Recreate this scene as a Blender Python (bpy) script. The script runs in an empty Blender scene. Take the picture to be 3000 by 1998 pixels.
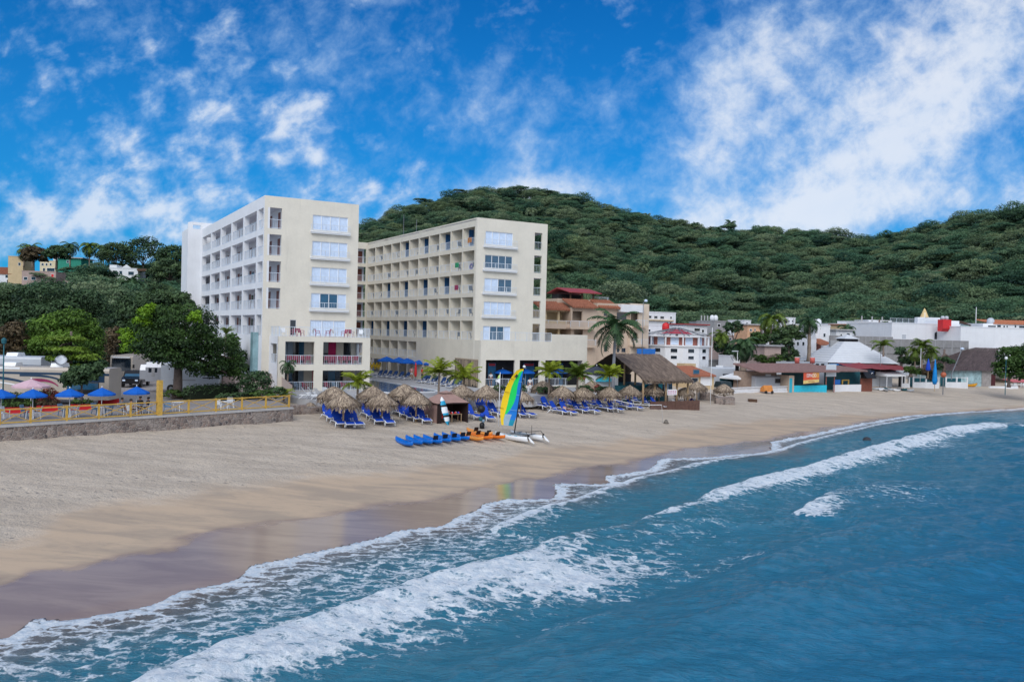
import bpy, math, random
import numpy as np
from mathutils import Vector, Matrix

SC = bpy.context.scene
COL = SC.collection
rnd = random.Random(7)
RNG = np.random.default_rng(11)
R = math.radians

# ------------------------------------------------------------------ survey of the place (camera, rays, ground)
H = 10.3
FOC = 2450.0
_p, _a = R(-0.6), R(1.42)
FW = np.array([0, math.cos(_p), math.sin(_p)])
_U0 = np.array([0, -math.sin(_p), math.cos(_p)])
_X = np.array([1, 0, 0.])
RT = math.cos(_a) * _X + math.sin(_a) * _U0
UP = math.cos(_a) * _U0 - math.sin(_a) * _X
CAM = np.array([0, 0, H])
TH = R(29.75)
UU = np.array([math.cos(TH), math.sin(TH), 0])
VV = np.array([-math.sin(TH), math.cos(TH), 0])


def ray(px, py):
    return FW + (px - 1500) / FOC * RT + (999 - py) / FOC * UP


def atz(px, py, z):
    d = ray(px, py)
    return CAM + d * ((z - H) / d[2])


def atd(px, py, dep):
    d = ray(px, py)
    return CAM + d * (dep / d[1])


def hit(px, py, p0, n):
    d = ray(px, py)
    return CAM + d * (((np.array(p0) - CAM) @ n) / (d @ n))


SHORE_PX = [(0, 1869), (60, 1838), (96, 1817), (223, 1818), (306, 1792), (446, 1764), (541, 1729), (675, 1697), (745, 1655), (822, 1640), (911, 1620),
            (1032, 1595), (1147, 1557), (1306, 1534), (1420, 1480), (1500, 1464), (1621, 1459), (1618, 1421), (1780, 1417), (1777, 1395),
            (1895, 1379), (1927, 1347), (2048, 1341), (2252, 1322), (2255, 1296), (2379, 1271), (2449, 1255), (2589, 1230), (2646, 1220),
            (2825, 1207), (3000, 1198)]
SHORE = np.array([atz(x, y, 0)[:2] for x, y in SHORE_PX])
SHORE = np.vstack([[SHORE[0] + np.array([-170., -175.])], [SHORE[0] + np.array([-20., -20.])], SHORE, [SHORE[-1] + np.array([60., 55.])], [SHORE[-1] + np.array([500., 330.])]])


def resample(P, step):
    P = np.asarray(P, float)
    L = np.r_[0, np.cumsum(np.hypot(*np.diff(P, axis=0).T))]
    n = max(2, int(L[-1] / step))
    t = np.linspace(0, L[-1], n)
    return np.c_[np.interp(t, L, P[:, 0]), np.interp(t, L, P[:, 1])]


def smooth(P, k):
    Q = P.copy()
    for _ in range(k):
        Q[1:-1] = (Q[:-2] + 2 * Q[1:-1] + Q[2:]) / 4
    return Q


def sdist(P, poly, chunk=60000):
    """signed distance to a polyline running left to right: + is inland (left of travel); also the arc parameter"""
    P = np.asarray(P, float)
    A = poly[:-1]
    D = poly[1:] - A
    LL = (D ** 2).sum(1)
    S = np.r_[0, np.cumsum(np.sqrt(LL))]
    out = np.empty(len(P))
    arc = np.empty(len(P))
    for i in range(0, len(P), chunk):
        Q = P[i:i + chunk]
        W = Q[:, None, :] - A[None]
        t = np.clip((W * D[None]).sum(2) / LL[None], 0, 1)
        E = W - t[..., None] * D[None]
        d2 = (E ** 2).sum(2)
        k = d2.argmin(1)
        r = np.arange(len(Q))
        sg = np.sign(D[k, 0] * W[r, k, 1] - D[k, 1] * W[r, k, 0])
        out[i:i + chunk] = np.sqrt(d2[r, k]) * sg
        arc[i:i + chunk] = S[k] + t[r, k] * np.sqrt(LL[k])
    return out, arc


SHORE_S = smooth(resample(SHORE, 6.0), 12)
SHORE_S = SHORE_S[::2]
PROF = [(-200, -9), (-60, -4.0), (-10, -.75), (0, -.02), (5, .22), (9, .55), (14, 1.15), (22, 1.8), (30, 2.4), (38, 2.95), (50, 3.3), (90, 3.4), (999, 3.4)]


def profile(d):
    return np.interp(d, [p[0] for p in PROF], [p[1] for p in PROF])


def ground_z(x, y):
    return float(profile(sdist([[x, y]], SHORE_S)[0])[0])


def G(px, py, up=0.0):
    """the ground point seen at a pixel of the survey photograph"""
    lo, hi = 12.0, 400.0
    d = ray(px, py)
    for _ in range(34):
        m = (lo + hi) / 2
        p = CAM + d * (m / d[1])
        if p[2] > ground_z(p[0], p[1]) + up:
            lo = m
        else:
            hi = m
    p = CAM + d * (lo / d[1])
    return np.array([p[0], p[1], ground_z(p[0], p[1]) + up])


_tab = {}


def vnoise(x, y, seed=0):
    if seed not in _tab:
        _tab[seed] = np.random.default_rng(seed + 100).random((256, 256))
    T = _tab[seed]
    xi, yi = np.floor(x).astype(int), np.floor(y).astype(int)
    fx, fy = x - xi, y - yi
    fx, fy = fx * fx * (3 - 2 * fx), fy * fy * (3 - 2 * fy)
    g = lambda a, b: T[a & 255, b & 255]
    return (g(xi, yi) * (1 - fx) + g(xi + 1, yi) * fx) * (1 - fy) + (g(xi, yi + 1) * (1 - fx) + g(xi + 1, yi + 1) * fx) * fy


def fbm(x, y, seed=0, o=4):
    s, a, t = 0, .5, 0
    for k in range(o):
        s = s + a * vnoise(x * 2 ** k, y * 2 ** k, seed + k)
        t += a
        a *= .5
    return s / t


def sstep(a, b, x):
    t = np.clip((x - a) / (b - a), 0, 1)
    return t * t * (3 - 2 * t)


# ------------------------------------------------------------------ node helpers and materials
def nd(nt, t, ins=None, out=0, **props):
    n = nt.nodes.new(t)
    for k, v in props.items():
        setattr(n, k, v)
    for k, v in (ins or {}).items():
        s = n.inputs[k]
        if isinstance(v, bpy.types.NodeSocket):
            nt.links.new(v, s)
        elif hasattr(s, 'default_value'):
            try:
                s.default_value = v
            except Exception:
                s.default_value = (*v, 1.0)
    return n.outputs[out]


def mth(nt, op, a, b=0.0, c=0.0, clamp=False):
    return nd(nt, 'ShaderNodeMath', {0: a, 1: b, 2: c}, operation=op, use_clamp=clamp)


def mixc(nt, f, a, b, mode='MIX'):
    n = nt.nodes.new('ShaderNodeMix')
    n.data_type = 'RGBA'
    n.blend_type = mode
    for i, v in ((0, f), (6, a), (7, b)):
        if isinstance(v, bpy.types.NodeSocket):
            nt.links.new(v, n.inputs[i])
        elif i == 0:
            n.inputs[0].default_value = v
        else:
            n.inputs[i].default_value = (*v[:3], 1)
    return n.outputs[2]


def ramp(nt, f, lo, hi, a=0.0, b=1.0, smoothit=True):
    return nd(nt, 'ShaderNodeMapRange', {0: f, 1: lo, 2: hi, 3: a, 4: b}, interpolation_type='SMOOTHSTEP' if smoothit else 'LINEAR')


MATS = {}


def newmat(name):
    m = bpy.data.materials.new(name)
    m.use_nodes = True
    nt = m.node_tree
    nt.nodes.clear()
    o = nt.nodes.new('ShaderNodeOutputMaterial')
    MATS[name] = m
    return m, nt, o


def noise(nt, vec, scale, detail=4, rough=.55, dist=0.0, out=0):
    return nd(nt, 'ShaderNodeTexNoise', {'Vector': vec, 'Scale': scale, 'Detail': detail, 'Roughness': rough, 'Distortion': dist}, out=out)


def pm(name, col, rough=.6, var=.18, scale=2.0, bump=0.0, bscale=12.0, metal=0.0, spec=.4, stain=0.0, streak=False):
    """painted / plain surface: two octaves of tone variation, optional grime and relief"""
    if name in MATS:
        return MATS[name]
    m, nt, o = newmat(name)
    tc = nd(nt, 'ShaderNodeTexCoord', out=3)
    n1 = noise(nt, tc, scale, 5, .6)
    n2 = noise(nt, tc, scale * 9, 3, .6)
    f = mth(nt, 'ADD', mth(nt, 'MULTIPLY', n1, .7), mth(nt, 'MULTIPLY', n2, .3))
    c = mixc(nt, ramp(nt, f, .3, .7), [x * (1 - var) for x in col], [min(1, x * (1 + var * .6)) for x in col])
    if stain:
        mp = nd(nt, 'ShaderNodeMapping', {0: tc, 3: (1.6, 1.6, .16 if streak else 1.0)})
        n3 = noise(nt, mp, 1.3, 6, .7)
        c = mixc(nt, mth(nt, 'MULTIPLY', ramp(nt, n3, .52, .8), stain), c, [x * .45 for x in col])
    b = nt.nodes.new('ShaderNodeBsdfPrincipled')
    nt.links.new(c, b.inputs['Base Color'])
    b.inputs['Roughness'].default_value = rough
    b.inputs['Metallic'].default_value = metal
    b.inputs['Specular IOR Level'].default_value = spec
    if bump:
        n4 = noise(nt, tc, bscale, 4, .65)
        nt.links.new(nd(nt, 'ShaderNodeBump', {'Strength': bump, 'Distance': .05, 'Height': n4}), b.inputs['Normal'])
    nt.links.new(b.outputs[0], o.inputs[0])
    return m


def foliage_mat(name, dark, light, hue=.0, trans=.18):
    if name in MATS:
        return MATS[name]
    m, nt, o = newmat(name)
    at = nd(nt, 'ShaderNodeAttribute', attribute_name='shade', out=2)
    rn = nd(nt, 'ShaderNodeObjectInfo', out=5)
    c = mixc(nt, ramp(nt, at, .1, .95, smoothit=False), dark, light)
    if hue:
        # each crown its own tone: olive, blue green, dry
        k = nd(nt, 'ShaderNodeValToRGB', {0: rn})
        node = k.node
        el = node.color_ramp.elements
        el[0].position, el[0].color = 0, (.38, .60, .66, 1)
        el[1].position, el[1].color = 1, (1.25, 1.12, .85, 1)
        for p, cc in ((.3, (.70, .92, .82, 1)), (.55, (.95, 1., .9, 1)), (.8, (1.25, 1.12, .95, 1)), (.93, (1.75, 1.45, 1.4, 1))):
            e = el.new(p)
            e.color = cc
        c = mixc(nt, hue, c, k, 'MULTIPLY')
    b = nt.nodes.new('ShaderNodeBsdfPrincipled')
    nt.links.new(c, b.inputs['Base Color'])
    b.inputs['Roughness'].default_value = .55
    b.inputs['Specular IOR Level'].default_value = .25
    t = nt.nodes.new('ShaderNodeBsdfTranslucent')
    nt.links.new(c, t.inputs[0])
    mx = nt.nodes.new('ShaderNodeMixShader')
    mx.inputs[0].default_value = trans
    nt.links.new(b.outputs[0], mx.inputs[1])
    nt.links.new(t.outputs[0], mx.inputs[2])
    nt.links.new(mx.outputs[0], o.inputs[0])
    return m


def glass_mat(name, col, rough=.08, spec=.8):
    return pm(name, col, rough, .25, 1.2, spec=spec)


M_BEIGE = pm('beige_plaster', (.75, .70, .605), .85, .07, .6, .12, 30, stain=.2, streak=True)
M_BEIGE2 = pm('beige_plaster_shaded', (.67, .62, .52), .85, .07, .6, .12, 30, stain=.2, streak=True)  # darker copy of the front plaster, the court's shade put into its colour
M_WHITE = pm('white_plaster', (.78, .79, .82), .8, .05, .6, .1, 30, stain=.2, streak=True)
M_WHITE2 = pm('white_town_plaster', (.76, .77, .80), .85, .08, .5, .1, 30, stain=.3, streak=True)
M_WFRAME = pm('white_frame_paint', (.82, .83, .85), .4, .05)
M_RAIL = pm('white_rail_paint', (.64, .70, .78), .4, .08)
M_CURT = pm('white_curtain', (.62, .73, .90), .5, .1, 3, spec=.6)
M_BLUEGL = glass_mat('blue_glass', (.02, .10, .19))
M_DARKGL = glass_mat('dark_glass', (.012, .02, .032))
M_CURTB = pm('blue_curtain', (.015, .09, .24), .7, .2)
M_DOOR = pm('brown_door_wood', (.20, .06, .04), .5, .2, 4)
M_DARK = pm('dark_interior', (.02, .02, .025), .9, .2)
M_TERRA = pm('terracotta_tile', (.34, .13, .075), .8, .35, 3, .5, 14)
M_REDROOF = pm('red_sheet_roof', (.36, .06, .06), .6, .2, 1.5)
M_GREY = pm('grey_concrete', (.33, .33, .34), .9, .2, .8, .3, 12, stain=.35, streak=True)
M_CONC = pm('pale_concrete', (.46, .45, .45), .9, .15, .8, .3, 10, stain=.2)
M_PINK = pm('pink_plaster', (.44, .33, .30), .9, .15, .6, stain=.3, streak=True)
M_OCHRE = pm('ochre_plaster', (.60, .46, .28), .9, .12, .6, stain=.25, streak=True)
M_TAN = pm('tan_plaster', (.58, .46, .36), .9, .1, .6, stain=.25, streak=True)
M_YELL = pm('yellow_rail_paint', (.58, .36, .07), .5, .22, 5)
M_BLUE = pm('blue_canvas', (.0, .11, .52), .75, .12, 3)
M_LOUNGE = pm('blue_sling', (.005, .06, .47), .7, .15, 4)
M_WPLAS = pm('white_plastic', (.75, .77, .80), .4, .06)
M_WOOD = pm('pale_post_wood', (.42, .29, .17), .8, .3, 6)
M_DWOOD = pm('dark_wood', (.10, .055, .035), .8, .3, 5)
M_TENT = pm('brown_tent_cloth', (.36, .225, .195), .85, .12, 2, .2, 6)
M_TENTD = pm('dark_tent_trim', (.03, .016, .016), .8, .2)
M_BLACK = pm('black_plastic', (.012, .012, .014), .5, .2)
M_KBLUE = pm('blue_kayak_plastic', (.0, .15, .62), .35, .12, 3)
M_KORA = pm('orange_kayak_plastic', (.80, .19, .015), .35, .12, 3)
M_KORA2 = pm('pale_orange_kayak_plastic', (.82, .32, .06), .35, .15, 3)
M_RED = pm('red_plastic', (.62, .025, .03), .5, .15)
M_PINKC = pm('magenta_cloth', (.55, .03, .14), .8, .2)
M_STEEL = pm('painted_steel', (.22, .23, .25), .5, .2, metal=.4)
M_PALMT = pm('palm_trunk_bark', (.26, .20, .16), .9, .3, 5, .6, 18)
M_BARK = pm('grey_bark', (.17, .13, .115), .9, .35, 3, .7, 10)
M_SKIN = pm('skin', (.42, .22, .14), .6, .08)
M_HAIR = pm('dark_hair', (.02, .014, .012), .6, .2)
M_TEAL = pm('teal_paint', (.03, .42, .58), .6, .12)
M_TEALD = pm('dark_teal_paint', (.015, .11, .14), .6, .2)
M_PURP = pm('purple_cloth', (.06, .03, .28), .8, .15)
M_TGREEN = pm('teal_green_plaster', (.03, .28, .20), .8, .15)
F_MANGO = foliage_mat('mango_leaf', (.009, .026, .009), (.070, .135, .03))
F_LIME = foliage_mat('lime_leaf', (.03, .09, .005), (.20, .36, .02))
F_DARK = foliage_mat('dark_leaf', (.013, .034, .020), (.085, .145, .058), .25)
F_FOREST = foliage_mat('forest_leaf', (.024, .054, .048), (.175, .262, .150), 1.0, trans=.42)  # lifted darks and bluish tint paint in the distance haze
F_PALM = foliage_mat('palm_leaf', (.02, .045, .008), (.15, .22, .03))
F_PALMY = foliage_mat('yellow_palm_leaf', (.04, .07, .006), (.29, .35, .03))
F_ROUND = foliage_mat('round_tree_leaf', (.010, .036, .007), (.135, .245, .032))
F_PALMD = foliage_mat('royal_palm_leaf', (.008, .026, .014), (.07, .14, .055))
F_HEDGE = foliage_mat('hedge_leaf', (.012, .03, .01), (.085, .15, .03))
F_RUST = foliage_mat('rusty_leaf', (.03, .025, .016), (.15, .11, .06))
F_THATCH = foliage_mat('dry_thatch', (.15, .11, .085), (.60, .475, .35), trans=.08)
F_THATCHG = foliage_mat('grey_thatch', (.09, .065, .05), (.37, .275, .205), trans=.03)


# ------------------------------------------------------------------ mesh helpers
class MB:
    def __init__(s):
        s.v, s.f, s.m = [], [], []

    def add(s, vs, fs, mi=0):
        b = len(s.v)
        s.v += [tuple(map(float, p)) for p in vs]
        s.f += [tuple(i + b for i in f) for f in fs]
        s.m += [mi] * len(fs)
        return s

    def box(s, x0, x1, y0, y1, z0, z1, mi=0):
        vs = [(x, y, z) for z in (z0, z1) for y in (y0, y1) for x in (x0, x1)]
        return s.add(vs, [(0, 2, 3, 1), (4, 5, 7, 6), (0, 1, 5, 4), (2, 6, 7, 3), (0, 4, 6, 2), (1, 3, 7, 5)], mi)

    def bar(s, a, b, w, h=None, mi=0):
        a, b = Vector(a), Vector(b)
        h = h or w
        d = (b - a).normalized()
        up = Vector((0, 0, 1)) if abs(d.z) < .95 else Vector((0, 1, 0))
        x = d.cross(up).normalized() * w / 2
        y = x.cross(d).normalized() * h / 2
        vs = [p + sx * x + sy * y for p in (a, b) for sx, sy in ((-1, -1), (1, -1), (1, 1), (-1, 1))]
        return s.add(vs, [(0, 1, 2, 3), (7, 6, 5, 4), (0, 4, 5, 1), (1, 5, 6, 2), (2, 6, 7, 3), (3, 7, 4, 0)], mi)

    def tube(s, pts, r, n=7, mi=0, cap=True):
        pts = [Vector(p) for p in pts]
        rs = r if hasattr(r, '__len__') else [r] * len(pts)
        vs = []
        for i, p in enumerate(pts):
            d = (pts[min(i + 1, len(pts) - 1)] - pts[max(i - 1, 0)]).normalized()
            up = Vector((0, 0, 1)) if abs(d.z) < .9 else Vector((1, 0, 0))
            x = d.cross(up).normalized()
            y = d.cross(x)
            vs += [p + (x * math.cos(t) + y * math.sin(t)) * rs[i] for t in [2 * math.pi * k / n for k in range(n)]]
        fs = [(i * n + k, i * n + (k + 1) % n, (i + 1) * n + (k + 1) % n, (i + 1) * n + k) for i in range(len(pts) - 1) for k in range(n)]
        if cap:
            fs += [tuple(range(n))[::-1], tuple((len(pts) - 1) * n + k for k in range(n))]
        return s.add(vs, fs, mi)

    def cyl(s, x, y, z0, z1, r0, r1=None, n=12, mi=0):
        return s.tube([(x, y, z0), (x, y, z1)], [r0, r0 if r1 is None else r1], n, mi)

    def lathe(s, prof, x=0, y=0, n=16, mi=0):
        vs = [(x + r * math.cos(2 * math.pi * k / n), y + r * math.sin(2 * math.pi * k / n), z) for r, z in prof for k in range(n)]
        fs = [(i * n + k, i * n + (k + 1) % n, (i + 1) * n + (k + 1) % n, (i + 1) * n + k) for i in range(len(prof) - 1) for k in range(n)]
        return s.add(vs, fs, mi)

    def quad(s, *p, mi=0):
        return s.add(p, [tuple(range(len(p)))], mi)

    def prism(s, prof, x0, x1, mi=0):
        """profile in (y, z) extruded along x"""
        n = len(prof)
        vs = [(x, y, z) for x in (x0, x1) for y, z in prof]
        fs = [(k, (k + 1) % n, n + (k + 1) % n, n + k) for k in range(n)] + [tuple(range(n))[::-1], tuple(range(n, 2 * n))]
        return s.add(vs, fs, mi)

    def gridwall(s, a0, a1, z0, z1, t0, t1, holes, axis='x', mi=0):
        """a wall with real openings: one watertight sheet, axis x: spans x and z, thick in y; axis y: spans y and z, thick in x"""
        As = sorted({a0, a1, *[h[0] for h in holes], *[h[1] for h in holes]})
        Zs = sorted({z0, z1, *[h[2] for h in holes], *[h[3] for h in holes]})
        As = [a for a in As if a0 <= a <= a1]
        Zs = [z for z in Zs if z0 <= z <= z1]
        P = (lambda a, t, z: (a, t, z)) if axis == 'x' else (lambda a, t, z: (t, a, z))

        def solid(i, j):
            if i < 0 or j < 0 or i >= len(As) - 1 or j >= len(Zs) - 1:
                return False
            ca, cz = (As[i] + As[i + 1]) / 2, (Zs[j] + Zs[j + 1]) / 2
            return not any(h[0] < ca < h[1] and h[2] < cz < h[3] for h in holes)
        for i in range(len(As) - 1):
            for j in range(len(Zs) - 1):
                if not solid(i, j):
                    continue
                a, b, c, d = As[i], As[i + 1], Zs[j], Zs[j + 1]
                s.quad(P(a, t0, c), P(b, t0, c), P(b, t0, d), P(a, t0, d), mi=mi)
                s.quad(P(a, t1, c), P(a, t1, d), P(b, t1, d), P(b, t1, c), mi=mi)
                if not solid(i - 1, j):
                    s.quad(P(a, t0, c), P(a, t0, d), P(a, t1, d), P(a, t1, c), mi=mi)
                if not solid(i + 1, j):
                    s.quad(P(b, t0, c), P(b, t1, c), P(b, t1, d), P(b, t0, d), mi=mi)
                if not solid(i, j - 1):
                    s.quad(P(a, t0, c), P(a, t1, c), P(b, t1, c), P(b, t0, c), mi=mi)
                if not solid(i, j + 1):
                    s.quad(P(a, t0, d), P(b, t0, d), P(b, t1, d), P(a, t1, d), mi=mi)
        return s

    def build(s, name, mat, parent=None, smooth=False, loc=None, rot=None, label=None):
        me = bpy.data.meshes.new(name)
        me.from_pydata(s.v, [], s.f)
        for m in (mat if isinstance(mat, (list, tuple)) else [mat]):
            me.materials.append(m)
        me.polygons.foreach_set('material_index', s.m)
        if smooth:
            me.polygons.foreach_set('use_smooth', [True] * len(s.f))
        me.update()
        return link(name, me, parent, loc, rot, label)


def link(name, me, parent=None, loc=None, rot=None, label=None):
    o = bpy.data.objects.new(name, me)
    COL.objects.link(o)
    if parent:
        o.parent = parent
    if loc is not None:
        o.location = loc
    if rot is not None:
        o.rotation_euler = rot
    if label:
        o['label'] = label
    return o


def tag(o, label, cat, group=None):
    o['label'], o['category'] = label, cat
    if group:
        o['group'] = group
    return o


def thing(name, label, cat, loc=(0, 0, 0), rz=0.0, group=None, sc=None):
    o = bpy.data.objects.new(name, None)
    o.empty_display_size = .3
    COL.objects.link(o)
    o.location = loc
    o.rotation_euler = (0, 0, rz)
    if sc:
        o.scale = (sc, sc, sc) if not hasattr(sc, '__len__') else sc
    return tag(o, label, cat, group)


def dup(o, loc, rz, label, sc=None, group=None):
    def cp(a, parent):
        c = a.copy()
        COL.objects.link(c)
        c.parent = parent
        for ch in a.children:
            cp(ch, c)
        return c
    c = cp(o, None)
    c.location = loc
    c.rotation_euler = (0, 0, rz)
    if sc:
        c.scale = (sc, sc, sc) if not hasattr(sc, '__len__') else sc
    c['label'] = label
    if group:
        c['group'] = group
    return c


class Kind:
    """first call builds the original in place, later calls copy it"""
    def __init__(s, make):
        s.make, s.o = make, None

    def __call__(s, loc, rz, label, sc=None, group=None):
        if s.o is None:
            s.o = s.make(label)
            s.o.location = loc
            s.o.rotation_euler = (0, 0, rz)
            if sc:
                s.o.scale = (sc, sc, sc) if not hasattr(sc, '__len__') else sc
            if group:
                s.o['group'] = group
            return s.o
        return dup(s.o, loc, rz, label, sc, group)


def struct(o):
    o['kind'] = 'structure'
    return o


def npmesh(name, V, F, mats, attrs=None, smooth=True):
    me = bpy.data.meshes.new(name)
    V = np.asarray(V, np.float32)
    F = np.asarray(F, np.int32)
    me.vertices.add(len(V))
    me.vertices.foreach_set('co', V.ravel())
    me.loops.add(F.size)
    me.loops.foreach_set('vertex_index', F.ravel())
    me.polygons.add(len(F))
    me.polygons.foreach_set('loop_start', np.arange(0, F.size, F.shape[1], dtype=np.int32))
    me.polygons.foreach_set('loop_total', np.full(len(F), F.shape[1], np.int32))
    if smooth:
        me.polygons.foreach_set('use_smooth', np.ones(len(F), bool))
    for k, a in (attrs or {}).items():
        at = me.attributes.new(k, 'FLOAT', 'POINT')
        at.data.foreach_set('value', np.asarray(a, np.float32))
    for m in (mats if isinstance(mats, (list, tuple)) else [mats]):
        me.materials.append(m)
    me.update(calc_edges=True)
    me.validate()
    return me


def leaves(blobs, n, size, rng, flat=.5, shell=.55, zlight=1.0):
    """leaf sized faces spread through the outer part of a set of ellipsoid clumps; returns V, F, shade"""
    w = np.array([b[1][0] * b[1][1] + b[1][0] * b[1][2] for b in blobs])
    idx = rng.choice(len(blobs), n, p=w / w.sum())
    C = np.array([b[0] for b in blobs])[idx]
    Rr = np.array([b[1] for b in blobs])[idx]
    tone = np.array([b[2] if len(b) > 2 else 0 for b in blobs])[idx]
    D = rng.normal(size=(n, 3))
    D /= np.linalg.norm(D, axis=1)[:, None]
    D[:, 2] = np.where(D[:, 2] < -.35, -D[:, 2] * .8, D[:, 2])
    rr = shell + (1 - shell) * rng.random(n) ** .6
    rr *= 1 + .10 * rng.normal(size=n)
    P = C + D * Rr * rr[:, None]
    N = D + rng.normal(size=(n, 3)) * .55
    N[:, 2] += flat
    N /= np.linalg.norm(N, axis=1)[:, None]
    A = np.cross(N, rng.normal(size=(n, 3)))
    A /= np.linalg.norm(A, axis=1)[:, None]
    B = np.cross(N, A)
    s = size * (0.6 + .8 * rng.random(n))[:, None]
    V = np.stack([P - A * s, P - B * s * .55 - N * s * .12, P + A * s, P + B * s * .55 - N * s * .12], 1).reshape(-1, 3)
    sh = .42 + .38 * D[:, 2] * zlight + .10 * rng.normal(size=n) + tone + .5 * (rr - .8)  # painted shading: clump tops and outer leaves lighter, undersides and inside darker
    F = np.arange(n * 4).reshape(n, 4)
    return V, F, np.repeat(np.clip(sh, 0, 1), 4)


def ring(cx, cz, rx, rz, k, rng, ry=None, sub=.42, tone=.16):
    """clumps spread over an ellipsoid crown centred (0,0,cz)"""
    out = []
    ry = ry or rx
    for i in range(k):
        t = i * 2.399963
        zz = 1 - 1.55 * (i + .5) / k
        q = math.sqrt(max(0, 1 - zz * zz))
        f = .74 + .12 * rng.random()
        s = sub * (.75 + .5 * rng.random())
        out.append(((cx + rx * f * q * math.cos(t), ry * f * q * math.sin(t), cz + rz * f * zz), (rx * s, ry * s, rz * s * .85), tone * rng.normal()))
    return out


def trunk_mesh(h, r, blobs, rng, n=9, lean=0.0, limbs=7):
    b = MB()
    top = (lean, 0, h)
    b.tube([(0, 0, -.3), (lean * .15, 0, h * .12), (lean * .5, .03 * h * .3, h * .55), top], [r * 1.5, r * 1.05, r * .85, r * .7], n)
    pick = [blobs[i] for i in rng.choice(len(blobs), min(limbs, len(blobs)), replace=False)]
    for q in pick:
        c = Vector(q[0])
        a = Vector((lean * .6, 0, h * .8))
        m = a.lerp(c, .5) + Vector((0, 0, .06 * h))
        b.tube([a, m, c], [r * .5, r * .34, r * .1], 6)
    return b


def tree(name, label, cat, loc, h_trunk, r_trunk, blobs, n, size, mat, seed, group=None, rz=0.0, sc=None, limbs=7, bark=None, extra=None, shell=.55):
    rng = np.random.default_rng(seed)
    t = thing(name, label, cat, loc, rz, group, sc)
    trunk_mesh(h_trunk, r_trunk, blobs, rng, limbs=limbs).build('trunk', bark or M_BARK, t, True)
    V, F, sh = leaves(blobs, n, size, rng, shell=shell)
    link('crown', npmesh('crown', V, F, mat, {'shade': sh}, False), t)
    if extra:
        bl, nn, ss, mm, nm = extra
        V, F, sh = leaves(bl, nn, ss, rng)
        link(nm, npmesh(nm, V, F, mm, {'shade': sh}, False), t, label='bright lime green young foliage')
    return t


def fronds(nf, L, rng, droop=1.0, up=.9, leaf=.42, nl=16, wid=.05, upr=None):
    """feather palm crown as leaflets along arching ribs"""
    V, F, S = [], [], []
    for k in range(nf):
        az = k * 2.399963 + rng.normal() * .2
        el = up * (1 - 1.35 * k / nf) + rng.normal() * .12 if upr is None else upr[0] + (upr[1] - upr[0]) * rng.random()
        l = L * (.85 + .3 * rng.random())
        d = np.array([math.cos(az), math.sin(az), 0])
        side = np.array([-math.sin(az), math.cos(az), 0])
        p = np.zeros(3)
        e = el
        pts, dirs = [], []
        for i in range(nl + 1):
            pts.append(p.copy())
            dv = d * math.cos(e) + np.array([0, 0, math.sin(e)])
            dirs.append(dv)
            p = p + dv * l / nl
            e -= droop * (1.5 + .9 * (i / nl)) / nl
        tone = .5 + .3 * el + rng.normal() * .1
        for i in range(nl):
            t = (i + .5) / nl
            ll = leaf * (math.sin(math.pi * (.12 + .83 * t)) ** .7) * (.9 + .2 * rng.random())
            a, c = pts[i], pts[i + 1]
            dn = np.cross(dirs[i], side)
            for sg in (-1, 1):
                tip = (a + c) / 2 + side * sg * ll * .8 + dirs[i] * ll * .45 - np.array([0, 0, ll * (.25 + .3 * rng.random())])
                b = len(V)
                V += [a, c, tip + (c - a) * .22, tip - (c - a) * .22]
                F.append((b, b + 1, b + 2, b + 3))
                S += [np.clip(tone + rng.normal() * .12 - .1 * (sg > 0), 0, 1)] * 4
            b = len(V)
            w = wid * (1 - .8 * t)
            V += [a - side * w, a + side * w, c + side * w * .8, c - side * w * .8]
            F.append((b, b + 1, b + 2, b + 3))
            S += [.85] * 4
    return np.array(V), np.array(F), np.array(S)


def palm(name, label, loc, h, r, nf, L, mat, seed, group=None, droop=1.0, up=1.2, leaf=.45, lean=(0, 0), trunkmat=None, upr=None, shaft=None, sc=None, nl=16):
    rng = np.random.default_rng(seed)
    t = thing(name, label, 'palm tree', loc, rng.random() * 6, group, sc)
    b = MB()
    N = 9
    pts = [(lean[0] * (i / N) ** 1.7, lean[1] * (i / N) ** 1.7, h * i / N - (.3 if i == 0 else 0)) for i in range(N + 1)]
    b.tube(pts, [r * (1.45 if i == 0 else 1.05 + .12 * (i % 2) - .35 * i / N) for i in range(N + 1)], 9)
    b.build('trunk', trunkmat or M_PALMT, t, True)
    if shaft:
        MB().tube([(lean[0], lean[1], h - .02), (lean[0], lean[1], h + shaft * .6), (lean[0], lean[1], h + shaft)], [r * .8, r * .7, r * .35], 8).build('crown_shaft', pm('green_crown_shaft', (.12, .2, .06), .5), t, True)
    V, F, S = fronds(nf, L, rng, droop, up, leaf, nl, upr=upr)
    V = V + np.array([lean[0], lean[1], h + (shaft or 0) * .8])
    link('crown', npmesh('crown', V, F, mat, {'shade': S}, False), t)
    return t

# ------------------------------------------------------------------ camera, sun, sky
cam = bpy.data.cameras.new('camera')
cam.lens = 36 * FOC / 3000
cam.sensor_width = 36
cam.clip_end = 6000
cam.clip_start = .3
co = bpy.data.objects.new('camera', cam)
COL.objects.link(co)
Mx = Matrix([[RT[0], UP[0], -FW[0], 0], [RT[1], UP[1], -FW[1], 0], [RT[2], UP[2], -FW[2], H], [0, 0, 0, 1]])
co.matrix_world = Mx
SC.camera = co
SC.view_settings.view_transform = 'Standard'
SC.view_settings.look = 'None'
SC.view_settings.exposure = 0
SC.cycles.use_denoising = True
SC.cycles.max_bounces = 6
SC.cycles.transparent_max_bounces = 8

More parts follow.
